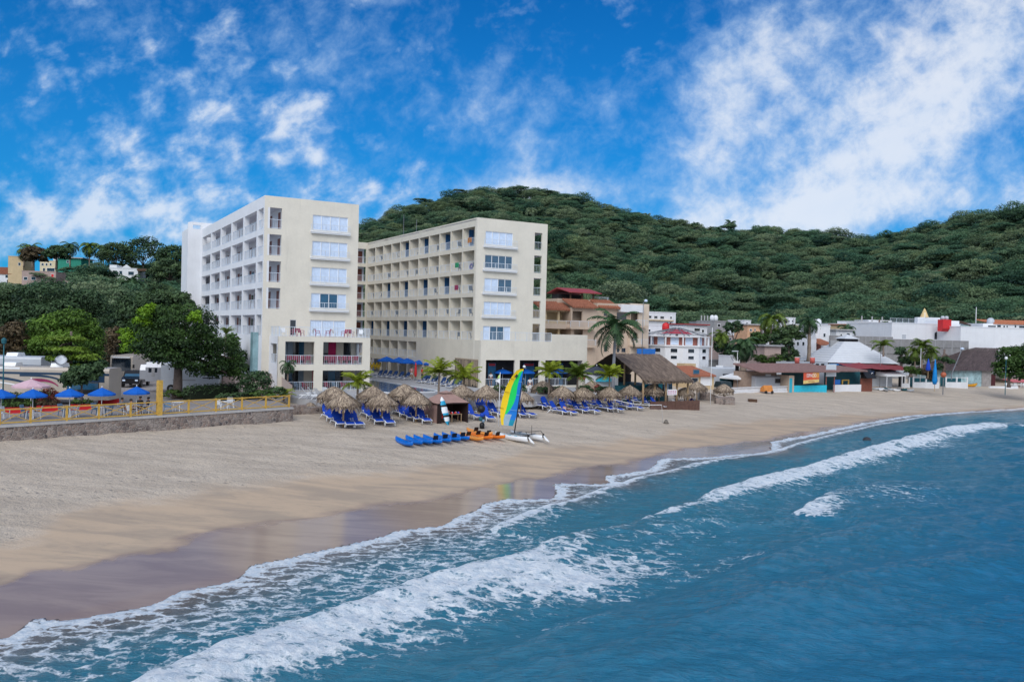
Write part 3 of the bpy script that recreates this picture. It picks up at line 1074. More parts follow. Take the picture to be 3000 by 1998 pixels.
a.data.foreach_set('value', np.array(scl, np.float32))
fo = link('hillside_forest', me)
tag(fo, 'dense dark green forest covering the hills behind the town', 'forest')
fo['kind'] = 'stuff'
gn = bpy.data.node_groups.new('scatter_crowns', 'GeometryNodeTree')
gn.interface.new_socket('Geometry', in_out='INPUT', socket_type='NodeSocketGeometry')
gn.interface.new_socket('Geometry', in_out='OUTPUT', socket_type='NodeSocketGeometry')
gi, go = gn.nodes.new('NodeGroupInput'), gn.nodes.new('NodeGroupOutput')
ip = gn.nodes.new('GeometryNodeInstanceOnPoints')
ci = gn.nodes.new('GeometryNodeCollectionInfo')
ci.inputs[0].default_value = vc
ci.inputs[1].default_value = True
ci.inputs[2].default_value = True
na1 = gn.nodes.new('GeometryNodeInputNamedAttribute')
na1.data_type = 'FLOAT_VECTOR'
na1.inputs[0].default_value = 'rot'
na2 = gn.nodes.new('GeometryNodeInputNamedAttribute')
na2.data_type = 'FLOAT'
na2.inputs[0].default_value = 'scl'
gn.links.new(gi.outputs[0], ip.inputs['Points'])
gn.links.new(ci.outputs[0], ip.inputs['Instance'])
ip.inputs['Pick Instance'].default_value = True
gn.links.new(na1.outputs[0], ip.inputs['Rotation'])
gn.links.new(na2.outputs[0], ip.inputs['Scale'])
gn.links.new(ip.outputs[0], go.inputs[0])
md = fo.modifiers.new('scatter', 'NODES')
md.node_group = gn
print('forest points', len(pts))

# ------------------------------------------------------------------ the hotel: two blocks and the pool court between them
HO = np.array([-4.61, 103.0, 0.0])          # foot of the right block's near corner
LV = [9.22, 12.16, 15.06, 17.96, 20.88]     # gallery floors
GRD = 3.4


def hw(u, v, z=GRD):
    p = HO + UU * u + VV * v
    return (p[0], p[1], z)


def rail_mesh(L, h=1.05, step=.2, post=1.6):
    b = MB()
    b.box(-L / 2, L / 2, -.03, .03, h - .05, h)
    b.box(-L / 2, L / 2, -.02, .02, .08, .12)
    n = max(2, int(L / step))
    for k in range(n + 1):
        x = -L / 2 + L * k / n
        w = .03 if k % max(1, int(post / step)) == 0 else .009
        b.box(x - w, x + w, -w, w, 0, h - .05)
    me = b.build('railing', M_RAIL)
    m = me.data
    bpy.data.objects.remove(me)
    return m


_RM = {}


def railing(parent, x, y, z, L, axis='x', h=1.05, label=None):
    k = (round(L, 2), h)
    if k not in _RM:
        _RM[k] = rail_mesh(L, h)
    return link('railing', _RM[k], parent, (x, y, z), (0, 0, 0 if axis == 'x' else math.pi / 2), label)


def window(parent, x0, x1, z0, z1, y, n=4, kinds='cccc', label=None, fr=.07, glass=None):
    """framed sliding window in a wall whose face is at y (outside is -y)"""
    f = MB()
    f.box(x0, x1, y + .05, y + .16, z0, z0 + fr)
    f.box(x0, x1, y + .05, y + .16, z1 - fr, z1)
    w = (x1 - x0) / n
    for k in range(n + 1):
        c = x0 + w * k
        f.box(max(x0, c - fr / 2), min(x1, c + fr / 2), y + .046, y + .164, z0 + fr, z1 - fr)
    fo_ = f.build('window', M_WFRAME, parent, label=label)
    for k in range(n):
        m = {'c': M_CURT, 'g': M_BLUEGL, 'd': M_DARKGL}[kinds[k]]
        p = MB().box(x0 + w * k + fr / 2, x0 + w * (k + 1) - fr / 2, y + .10, y + .12, z0 + fr, z1 - fr)
        if kinds[k] == 'c':
            p = MB()
            q = 14
            for i in range(q):
                a, c = x0 + w * k + fr / 2 + (w - fr) * i / q, x0 + w * k + fr / 2 + (w - fr) * (i + 1) / q
                ya, yb = y + .10 + .035 * (i % 2), y + .10 + .035 * ((i + 1) % 2)
                p.quad((a, ya, z0 + fr), (c, yb, z0 + fr), (c, yb, z1 - fr), (a, ya, z1 - fr))
        p.build('pane', m, fo_)
    return fo_


M_LGR0 = pm('roof_unit_paint', (.62, .64, .66), .5, .1)
# ---- right block -----------------------------------------------------------------------------
HB = thing('hotel_building', 'long cream hotel block with rows of open balconies facing the pool court', 'hotel', tuple(HO), TH)
ZB = 24.3
bay0, bayw, NB = .54, 3.484, 11
holes = []
for lv in LV:
    for k in range(NB):
        a = bay0 + bayw * k
        holes.append((a + .1, a + bayw - .1, lv, lv + 2.38))
for k in range(5, NB):
    a = bay0 + bayw * k
    holes.append((a + .1, a + bayw - .1, 6.32, 8.62))
ar = [(21.5, 24.4), (25.2, 28.3), (28.8, 31.9), (32.3, 36.5)]
holes += [(a, c, GRD, 5.6) for a, c in ar]
b = MB()
b.gridwall(.3, 38.87, 2.6, ZB, 0, .28, holes, 'y')
b.build('court_wall', M_BEIGE2, HB)
# podium wing of the same face toward the beach, with the slatted screen opening
MB().gridwall(-1.46, .3, 2.6, 9.22, .004, .3, [], 'y').build('podium_side_wall', M_BEIGE2, HB)
b = MB()
b.box(1.5, 8.0, .30, 38.9, 2.6, 24.0)
b.build('room_block', M_BEIGE2, HB)
b = MB()
for lv in [6.32] + LV:
    b.box(.28, 1.5, .3, 38.87, lv - .30, lv - .002)
for k in range(NB + 1):
    a = bay0 + bayw * k
    for lv in LV + ([6.32] if k >= 5 else []):
        b.box(.281, 1.5, a - .098, a + .098, lv, lv + 2.6)
b.build('balcony_dividers', M_BEIGE, HB)
MB().box(.0, 8.0, .3, 38.9, 24.0, 24.15).build('roof', M_CONC, HB)
# balcony rails, some with a drawn blue curtain by the near divider
blue = {(4, 0), (4, 2), (4, 4), (4, 6), (2, 2), (2, 4), (2, 6), (2, 8), (0, 4), (0, 6), (0, 10), (0, 8)}
for r_, lv in enumerate(LV):
    for k in range(NB):
        a = bay0 + bayw * (k + .5)
        railing(HB, .14, a, lv, bayw - .2, 'y')
        if (r_, k) in blue:
            MB().box(.85, 1.49, a + bayw / 2 - .2, a + bayw / 2 - .102, lv + .02, lv + 2.34).build('curtain', M_CURTB, HB)
for k in range(5, NB):
    railing(HB, .14, bay0 + bayw * (k + .5), 6.32, bayw - .2, 'y')
# front toward the beach
holes = []
for lv in LV:
    if lv > 10:
        holes.append((1.18, 5.07, lv + .22, lv + 1.86))
    holes.append((8.29, 9.43, lv, lv + 2.22))
holes.append((1.15, 5.05, 9.22, 11.0))
MB().gridwall(0, 10.2, 2.6, ZB, 0, .28, holes, 'x').build('front_wall', M_BEIGE, HB)
kinds = ['cggc', 'cccc', 'ccgg', 'gggg', 'cccc']
for lv, kk in zip(LV, kinds):
    z0, z1 = (lv + .22, lv + 1.86) if lv > 10 else (9.24, 11.0)
    window(HB, 1.18 if lv > 10 else 1.15, 5.07 if lv > 10 else 5.05, z0, z1, 0, 4, kk)
    if lv > 10:
        MB().box(.81, 5.63, -.42, -.003, lv - .08, lv + .04).box(.85, 5.6, -.36, -.004, lv - .2, lv - .083).build('window_ledge', M_WFRAME, HB)
        railing(HB, 3.22, -.36, lv + .04, 4.7, 'x', .82)
    railing(HB, 8.86, .14, lv, 1.13, 'x')
# gallery along the far side
b = MB()
b.gridwall(.3, 38.9, 2.6, ZB, 9.9, 10.2, [(.9 + 7 * k, 7.2 + 7 * k, lv, lv + 2.25) for lv in LV for k in range(5)], 'y')
for lv in LV:
    b.box(8.0, 9.9, .3, 38.9, lv - .3, lv - .002)
b.box(8.0, 9.9, .3, 38.9, 24.0, 24.15)
b.build('gallery', M_WHITE, HB)
# podium: dining terrace below, sun terrace above
ops = [(.73, 4.82, 3.62, 6.84), (5.5, 8.4, 3.62, 6.84), (9.25, 14.98, 3.62, 6.84)]
b = MB()
b.gridwall(0, 15.65, 2.0, 9.22, -1.76, -1.46, ops, 'x')
b.box(10.2, 15.65, -1.758, -1.50, 9.222, 10.16)
b.box(15.35, 15.648, -1.458, 12, 2.0, 10.16)
b.build('podium_front', M_BEIGE, HB)
b = MB()
b.box(.31, 15.34, -1.45, -.003, 8.9, 9.2)
b.box(10.21, 15.34, 0.0, 12, 8.9, 9.2)
b.build('terrace_floor', M_CONC, HB)
b = MB()
b.box(.31, 15.34, -1.45, 7.9, 2.6, 3.55)
b.build('dining_floor', M_CONC, HB)
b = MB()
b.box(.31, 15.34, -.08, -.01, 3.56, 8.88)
b.build('dining_dark_sheet', M_DARK, HB)  # near-black sheet painting the dim depth of the dining room
for x0, x1 in ((1.9, 3.0), (7.0, 8.6), (12.4, 13.0)):
    MB().box(x0, x1, -.14, -.085, 3.6, 6.4).build('wall_panel', pm('blue_wall_panel', (.02, .12, .25), .7, .3), HB)
    if x0 < 12:
        MB().box(x0 + .1, x1 - .1, -.19, -.145, 6.05, 6.35).build('red_sign_panel', pm('red_wall_panel', (.35, .03, .05), .7), HB)
for x0, x1, zz_, y0 in ((.75, 4.8, 3.55, -1.6), (5.52, 6.3, 3.55, -1.6), (7.5, 8.38, 3.55, -1.6), (9.27, 12.7, 3.55, -1.6)):
    railing(HB, (x0 + x1) / 2, y0, zz_, x1 - x0, 'x', 1.0)
railing(HB, 4.2, -1.6, 9.22, 8.3, 'x', 1.1)
railing(HB, 9.3, -1.6, 9.22, 1.7, 'x', 1.1)
# slatted cane screen in the side of the podium
b = MB()
g_ = random.Random(4)
y_ = -1.0
while y_ < 5.3:
    w = g_.uniform(.05, .14)
    b.box(-.045, -.01, y_, y_ + w, 3.4 + g_.random() * .5, 6.62 + g_.random() * .14, g_.randrange(2))
    y_ += w + g_.choice((.0, .02, .05, .1, .16))
b.box(-.03, -.004, -1.15, 5.4, 6.72, 6.86, 0)
b.build('cane_screen', [pm('pale_cane', (.42, .33, .24), .8, .3, 6), pm('dull_cane', (.24, .19, .15), .8, .3, 6)], HB)
MB().box(-.008, -.003, -1.1, 5.35, 3.42, 6.7).build('screen_dark_sheet', M_DARK, HB)  # flat dark sheet on the wall, painting the shaded gaps between slats
for x in (.9, 4.7):
    MB().cyl(x, 30 if x > 2 else 26, 24.15, 27.6, .03, n=6).build('roof_mast', M_STEEL, HB)
for x, y, w_ in ((-9.5, 42.5, 1.1), (-6.2, 43.2, .8), (-3.0, 42.2, 1.0), (4.0, 12, .9), (5.5, 22, 1.1)):
    MB().box(x - w_, x + w_, y - .7, y + .7, 24.152, 25.0).box(x - w_ * .8, x + w_ * .8, y - .5, y + .5, 25.002, 25.12).build('roof_unit', M_LGR0, HB)
# connecting wing across the back of the court
MB().box(-14.5, -.004, 40.6, 47, 2.6, 24.0).build('wing_room_block', M_WHITE, HB)
b = MB()
b.gridwall(-14.55, -.003, 2.6, ZB, 38.9, 39.15, [(-3.4 * k - 3.25, -3.4 * k - .25, lv, lv + 2.38) for lv in [6.32] + LV for k in range(4)] + [(-13.8, -.6, GRD, 5.6)], 'x')
for lv in [6.32] + LV:
    b.box(-14.5, -.004, 39.15, 40.6, lv - .3, lv - .002)
b.box(-14.5, -.004, 39.15, 47, 24.0, 24.15)
b.build('connecting_wing', M_BEIGE2, HB)
for lv in [6.32] + LV:
    railing(HB, -1.75, 39.03, lv, 3.0, 'x')
    MB().box(-1.1, -.35, 40.54, 40.597, lv + .01, lv + 2.1).build('door', M_DOOR, HB)

# ---- left block ------------------------------------------------------------------------------
HA = thing('hotel_building', 'cream and white hotel block with open door galleries and a terrace block at its foot', 'hotel', tuple(HO), TH)
ZA = 24.62
U0, U1, V0, V1 = -25.4, -14.63, 1.62, 41.2
LA = [9.28, 12.24, 15.18, 18.12, 21.06]
holes = []
for lv in LA:
    if lv > 10:
        holes.append((-25.03, -23.48, lv, lv + 2.3))
        holes.append((-20.02, -15.91, lv + .25, lv + 1.93))
holes += [(-20.06, -15.95, 9.28, 11.12), (-22.34, -21.64, 9.28, 11.1)]
MB().gridwall(U0 + .003, U1, 2.6, ZA, V0, V0 + .28, holes, 'x').build('front_wall', M_BEIGE, HA)
MB().box(-25.03, -23.48, V0 + .12, V0 + .2, 9.29, 11.6).build('closed_gallery_panel', M_BEIGE, HA)
for lv, kk in zip(LA, ['cgcc', 'cggc', 'cccc', 'cccc', 'cccc']):
    if lv > 10:
        window(HA, -20.02, -15.91, lv + .25, lv + 1.93, V0, 4, kk)
        MB().box(-20.28, -15.68, V0 - .42, V0 - .003, lv - .05, lv + .06).box(-20.24, -15.72, V0 - .36, V0 - .004, lv - .17, lv - .053).build('window_ledge', M_WFRAME, HA)
        railing(HA, -17.98, V0 - .36, lv + .06, 4.5, 'x', .82)
        railing(HA, -24.25, V0 + .1, lv, 1.54, 'x')
    else:
        window(HA, -20.06, -15.95, 9.3, 11.12, V0, 3, 'ccc')
        window(HA, -22.34, -21.64, 9.3, 11.1, V0, 1, 'd')
# left face: columns and floor bands
vh = [(2.05, 4.6), (5.3, 11.75), (12.4, 18.85), (19.5, 25.95), (26.6, 33.15), (33.8, 40.6)]
b = MB()
b.gridwall(V0 + .004, V1, 2.6, ZA - .004, U0, U0 + .6, [(a, c, lv, lv + 2.27) for lv in LA for a, c in vh], 'y')
b.build('gallery_front', M_WHITE, HA)
b = MB()
for lv in LA:
    b.box(U0 + .6, -23.3, V0 + .285, V1, lv - .3, lv - .003)
b.box(U0 + .6, -23.3, V0 + .285, V1, 23.5, 24.4)
b.build('gallery_floors', pm('gallery_soffit', (.62, .62, .68), .9, .08), HA)
MB().box(-23.3, U1 - .004, V0 + .285, V1 + 6, 2.6, 24.3).build('room_block', M_WHITE, HA)
MB().box(U1 - .28, U1 - .003, V0 + .29, V1 + 6, 24.3, ZA - .01).build('parapet', M_BEIGE2, HA)
dm = None
for lv in LA:
    for (a, c) in vh:
        L = c - a
        railing(HA, U0 + .1, (a + c) / 2, lv, L, 'y')
        dd_ = (.3, .78) if L > 3 else (.55,)
        for f in dd_:
            v_ = a + L * f
            if dm is None:
                dm = MB().box(-.05, -.003, -.46, .46, 0, 2.05).box(-.075, -.055, .3, .36, .95, 1.05).build('door', M_DOOR, HA)
                dm.location = (-23.3, v_, lv)
            else:
                link('door', dm.data, HA, (-23.3, v_, lv))
        if L > 3:
            MB().box(-23.34, -23.303, a + L * .48, a + L * .66, lv + .9, lv + 1.9).build('gallery_window', M_DARKGL, HA)
# end tower with a rounded parapet corner and an opening through it
b = MB()
b.gridwall(-27.38, -25.2, 2.6, 24.6, V1 + .002, V1 + .35, [], 'x')
b.box(-27.38, -27.08, V1 + .35, V1 + 5.8, 2.6, 24.6)
b.box(-27.07, -23.31, V1 + 5.4, V1 + 5.8, 2.6, 24.6)
b.box(-27.07, -25.0, V1 + .36, V1 + 5.39, 24.2, 24.5)
pr = [(-25.0, 24.604), (-25.0, 26.05), (-26.9, 26.05), (-27.18, 25.95), (-27.34, 25.7), (-27.38, 25.4), (-27.38, 24.604)]
b.gridwall(-27.38, -22.0, 24.604, 25.5, V1 + .004, V1 + .34, [(-26.7, -25.62, 24.61, 25.2)], 'x')
n = len(pr)
pr2 = [(-22.0, 25.502), (-22.0, 25.62), (-26.85, 25.62), (-27.2, 25.58), (-27.38, 25.502)]
b.add([(x, y, z) for y in (V1 + .004, V1 + .34) for x, z in pr2], [(0, 1, 2, 3, 4), (9, 8, 7, 6, 5)] + [(k, 5 + k, 5 + (k + 1) % 5, (k + 1) % 5) for k in range(5)])
b.build('end_tower', M_WHITE, HA)
# terrace block
hl = [(-23.85, -20.7, 6.27, 8.72), (-19.73, -15.24, 6.27, 8.72), (-23.85, -20.7, 3.42, 5.62), (-19.73, -15.24, 3.42, 5.62)]
BV = -2.4
MB().gridwall(-24.6, -14.35, 2.6, 9.26, BV, BV + .3, hl, 'x').build('terrace_block_front', M_BEIGE, HA)
b = MB()
b.gridwall(BV + .003, V0 - .003, 2.6, 9.255, -24.6, -24.3, [(-1.75, 1.0, 6.35, 8.45)], 'y')
b.build('left_side_wall', M_WHITE, HA)
b = MB()
b.gridwall(BV + .303, V0 - .003, 2.6, 9.255, -14.65, -14.354, [(-1.6, 1.2, 6.35, 8.5)], 'y')
b.build('right_side_wall', M_WHITE, HA)
b = MB()
for z in (6.25, 9.24):
    b.box(-24.29, -14.66, BV + .301, V0 - .004, z - .28, z)
b.box(-24.29, -14.66, BV + .301, V0 - .004, 2.6, 3.41)
b.build('terrace_floors', M_CONC, HA)
for (x0, x1, z0, z1) in hl:
    railing(HA, (x0 + x1) / 2, BV + .12, z0, x1 - x0, 'x', 1.0)
railing(HA, -.375 + 0 - 24.2 + 12.2 - 12.1 + 0, -.375, 6.35, 2.74, 'y', 1.0)
railing(HA, -19.5, BV + .1, 9.26, 10.0, 'x', 1.06)
railing(HA, -24.45, -.4, 9.26, 3.9, 'y', 1.06)
railing(HA, -14.5, -.4, 9.26, 3.9, 'y', 1.06)
# lounges behind the terrace openings
for (x0, x1, z0, z1) in hl:
    b = MB()
    seg = 5
    for k in range(seg):
        a, c = x0 + (x1 - x0) * k / seg, x0 + (x1 - x0) * (k + 1) / seg
        b.box(a + .02, c - .02, V0 - .12, V0 - .012, z0 + .02, z1 - .05, (0, 2, 1, 1, 2)[(k + int(z0)) % 5] if x0 < -20 else ((3, 2, 4, 3, 2)[k] if z0 > 5 else (4, 2, 0, 2, 3)[k]))
    b.build('lounge_panels', [M_BLUEGL, pm('blue_grey_panel', (.25, .33, .42), .8), M_DARKGL, M_BEIGE2, pm('magenta_panel', (.5, .02, .12), .8)], HA)
# green glass lift shaft on the left side
b = MB()
b.box(U0 - .6, U0 - .01, 3.2, 4.4, 2.6, 9.6)
b.build('glass_lift_shaft', pm('green_glass', (.26, .42, .46), .12, .3, .8, spec=.8), HA)
MB().box(U0 - .12, U0 - .003, 5.0, 6.6, 2.6, 8.9).build('dark_glass_panel', pm('dark_green_glass', (.015, .06, .07), .15, .3), HA)

# ---- court: deck, pool -------------------------------------------------------------------------
def slab(name, pts, z0, z1, mat):
    b = MB()
    n = len(pts)
    b.add([(p[0], p[1], z) for z in (z0, z1) for p in pts], [tuple(range(n))[::-1], tuple(range(n, 2 * n))] + [(k, (k + 1) % n, n + (k + 1) % n, n + k) for k in range(n)])
    return b.build(name, mat)


M_DECK = pm('deck_paving', (.40, .40, .42), .8, .12, .7, .2, 8)
front = [atz(x, y, 3.4)[:2] for x, y in ((905, 1170), (965, 1182), (1080, 1180), (1330, 1168), (1420, 1160), (1560, 1160), (1720, 1144))]
struct(slab('pool_deck', front + [hw(17, 4)[:2], hw(10, 46)[:2], hw(-15, 46)[:2], hw(-27, 20)[:2], hw(-27, -4)[:2]], 2.2, 3.4, M_DECK))
# pool: rim, then water a hand below it
pl = [hw(-7.7, 15.0)[:2], hw(-6.95, -5.2)[:2], hw(-8.3, -6.9)[:2], hw(-13.8, -7.3)[:2], hw(-15.2, -1.5)[:2], hw(-14.4, 15)[:2]]
PLR = thing('swimming_pool', 'hotel swimming pool with a pale rim in the court between the two hotel blocks', 'pool', (pl[0][0], pl[0][1], 3.4))
cx_, cy_ = np.mean(pl, axis=0)
b = MB()
n = len(pl)
inn_ = [(cx_ + (p[0] - cx_) * .965, cy_ + (p[1] - cy_) * .965) for p in pl]
ox, oy = pl[0]
b.add([(p[0] - ox, p[1] - oy, .10) for p in pl] + [(p[0] - ox, p[1] - oy, .10) for p in inn_] + [(p[0] - ox, p[1] - oy, .004) for p in pl] + [(p[0] - ox, p[1] - oy, .02) for p in inn_],
      [(k, (k + 1) % n, n + (k + 1) % n, n + k) for k in range(n)] + [(2 * n + k, 2 * n + (k + 1) % n, (k + 1) % n, k) for k in range(n)] + [(n + k, n + (k + 1) % n, 3 * n + (k + 1) % n, 3 * n + k) for k in range(n)])
b.build('pool_rim', M_WFRAME, PLR)
m_pool = pm('pool_water', (.005, .085, .19), .06, .4, .5, .35, 1.6, spec=.6)
b = MB()
b.add([(p[0] - ox, p[1] - oy, .05) for p in inn_], [tuple(range(n))])
b.build('pool_water', m_pool, PLR)

# ------------------------------------------------------------------ beach furniture
def aim(px, py):
    p = G(px, py)
    return (p[0], p[1], p[2])


def thatch_cone(R_, z_rim, z_top, n, rng, fringe=.32, wid=.05, mat=None):
    """strips of dry leaf laid down a cone, ragged at the rim"""
    V, F, S = [], [], []
    sl = z_top - z_rim
    R0, ph_ = R_, rng.random() * 6
    for i in range(n):
        t = math.sqrt(rng.random())
        a = rng.random() * 2 * math.pi
        R_ = R0 * (1 + .05 * math.sin(3 * a + ph_) + .045 * math.sin(7 * a + 2 * ph_) + .03 * rng.normal())
        hang = t > .86
        r0, r1 = R_ * t * .98, min(R_ * (t + .34), R_ * 1.06)
        bulge = lambda q: z_top - sl * (q / R_) ** 1.32
        z0, z1 = bulge(r0) + .06 * rng.random(), bulge(r1) - (.02 if not hang else fringe * (.2 + 1.5 * rng.random() ** 2))
        a1 = a + rng.normal() * .2
        w = wid * (.6 + .9 * rng.random())
        s0 = np.array([-math.sin(a), math.cos(a), 0]) * w
        p0 = np.array([r0 * math.cos(a), r0 * math.sin(a), z0 + .09 * rng.random()])
        p1 = np.array([r1 * math.cos(a1), r1 * math.sin(a1), z1 + .10 * rng.random()])
        b = len(V)
        V += [p0 - s0, p0 + s0, p1 + s0 * .6, p1 - s0 * .6]
        F.append((b, b + 1, b + 2, b + 3))
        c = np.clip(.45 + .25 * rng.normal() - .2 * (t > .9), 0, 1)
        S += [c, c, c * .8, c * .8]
    R_ = R0
    m = 26
    for j in range(4):
        q0, q1 = j / 4 * R_ * .97, (j + 1) / 4 * R_ * .97
        for k in range(m):
            a, c = 2 * math.pi * k / m, 2 * math.pi * (k + 1) / m
            b = len(V)
            for q, g_ in ((q0, a), (q1, a), (q1, c), (q0, c)):
                V.append((q * math.cos(g_), q * math.sin(g_), z_top - sl * (q / R_) ** 1.32 - .05))
            F.append((b, b + 1, b + 2, b + 3))
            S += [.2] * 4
    return npmesh('thatch_roof', V, F, mat or F_THATCH, {'shade': S}, False)


def mk_palapa(label):
    t = thing('palapa', label, 'beach umbrella', group='thatched palapas along the beach')
    b = MB()
    b.tube([(0, 0, -.4), (.01, 0, 1.2), (0, .01, 2.76)], [.085, .08, .07], 8)
    b.build('post', M_WOOD, t, True)
    link('thatch_roof', thatch_cone(1.42, 1.88, 2.78, 1500, np.random.default_rng(3), .36, .05), t)
    tf = MB().lathe([(.0, 2.98), (.05, 2.92), (.2, 2.74), (.0, 2.68)], n=9).build('top_knot', pm('straw_knot', (.34, .25, .16), .9, .3, 8), t, True)
    return t


def mk_palapa2(label):
    t = thing('palapa', label, 'beach umbrella', group='thatched palapas along the beach')
    MB().tube([(0, 0, -.4), (-.015, .01, 1.2), (0, 0, 2.7)], [.085, .08, .07], 8).build('post', M_WOOD, t, True)
    link('thatch_roof', thatch_cone(1.42, 1.82, 2.72, 1400, np.random.default_rng(8), .4, .055), t)
    return t


PAL = [Kind(mk_palapa), Kind(mk_palapa2)]
pal = [(1005, 1250, 1.0, 0, 'front thatched palapa of the pair nearest the stone seawall, over blue loungers'),
       (977, 1222, 1.0, 1, 'rear thatched palapa of the pair nearest the stone seawall, tucked behind its neighbour'),
       (1118, 1241, .98, 1, 'second thatched palapa from the left in the front row, pale post in full view'),
       (1091, 1219, .98, 0, 'thatched palapa behind the third front row post, its roof overlapped from the right'),
       (1218, 1236, .95, 0, 'thatched palapa directly left of the brown tent, over four blue loungers'),
       (1184, 1214, 1.05, 1, 'tall pointed thatched palapa behind the one left of the brown tent, against the pool'),
       (1352, 1206, .98, 1, 'thatched palapa hidden behind the right edge of the brown tent roof'),
       (1424, 1214, 1.03, 0, 'broad thatched palapa between the brown tent and the white flagpole'),
       (1524, 1219, .93, 0, 'thatched palapa half hidden behind the right edge of the striped sail'),
       (1590, 1185, .98, 1, 'thatched palapa in front of the small palms, first one clear right of the sail'),
       (1646, 1206, .98, 0, 'thatched palapa over the lounger that has a person lying on it'),
       (1706, 1206, .98, 1, 'front thatched palapa directly right of the reclining person'),
       (1733, 1184, .98, 0, 'thatched palapa in the back row in front of the potted red plants'),
       (1784, 1203, .98, 1, 'thatched palapa at the foot of the tall royal palm'),
       (1844, 1198, .97, 0, 'thatched palapa over the left end of the volleyball net'),
       (1911, 1189, .97, 1, 'thatched palapa under the middle of the big restaurant roof, last over blue loungers'),
       (1930, 1180, .92, 0, 'thatched palapa just behind and right of the last lounger palapa'),
       (2005, 1190, .86, 1, 'thatched palapa over the seated people in purple'),
       (2041, 1175, .92, 0, 'thatched palapa behind the seated people, beside the grey stone steps'),
       (2120, 1180, .92, 1, 'rightmost thatched palapa, standing alone with a small shelf on its post')]
for i, (x, y, s, k, lab) in enumerate(pal):
    PAL[k](aim(x, y), i * 1.7, lab, s)
sh_ = G(2120, 1180)
tag(MB().box(-.75, .75, -.3, .3, 1.02, 1.07).box(-.06, .06, -.32, -.1, .0, 1.019).build('plank_table', M_WOOD, None, loc=(sh_[0], sh_[1] - .1, sh_[2]), rot=(0, 0, .3)), 'plank table fixed to the post of the rightmost palapa', 'table')


def mk_lounger(label):
    t = thing('sun_lounger', label, 'sun lounger', group='blue sun loungers on the beach')
    b = MB()
    for s in (-1, 1):
        b.tube([(s * .31, -.98, .22), (s * .31, -.6, .33), (s * .31, .25, .33), (s * .31, .9, .34)], .03, 6)
    for y in (-.96, -.3, .25, .86):
        b.bar((-.31, y, .31 if y > -.9 else .24), (.31, y, .31 if y > -.9 else .24), .04)
    b.build('frame', M_WPLAS, t, True)
    for s in (-1, 1):
        MB().tube([(s * .31, -.62, .33), (s * .36, -.74, .0)], [.035, .03], 6).build('leg', M_WPLAS, t, True)
        MB().tube([(s * .31, .55, .33), (s * .37, .92, .0)], [.04, .032], 6).build('leg', M_WPLAS, t, True)
    b = MB()
    pts = [(-.97, .23), (-.6, .355), (-.2, .36), (.22, .36)]
    for a, c in zip(pts, pts[1:]):
        b.quad((-.30, a[0], a[1]), (.30, a[0], a[1]), (.30, c[0], c[1]), (-.30, c[0], c[1]))
        b.quad((-.30, a[0], a[1] - .02), (-.30, c[0], c[1] - .02), (.30, c[0], c[1] - .02), (.30, a[0], a[1] - .02))
    b.build('seat', M_LOUNGE, t)
    b = MB()
    pts = [(.2, .37, .30), (.42, .62, .32), (.62, .90, .31), (.72, 1.06, .22)]
    for a, c in zip(pts, pts[1:]):
        b.quad((-a[2], a[0], a[1]), (a[2], a[0], a[1]), (c[2], c[0], c[1]), (-c[2], c[0], c[1]))
        b.quad((-a[2], a[0] + .02, a[1]), (-c[2], c[0] + .02, c[1]), (c[2], c[0] + .02, c[1]), (a[2], a[0] + .02, a[1]))
    b.build('backrest', M_LOUNGE, t)
    for s in (-1, 1):
        MB().tube([(s * .33, .3, .5), (s * .34, -.05, .56), (s * .33, -.12, .36)], .028, 5).build('armrest', M_WPLAS, t, True)
    return t


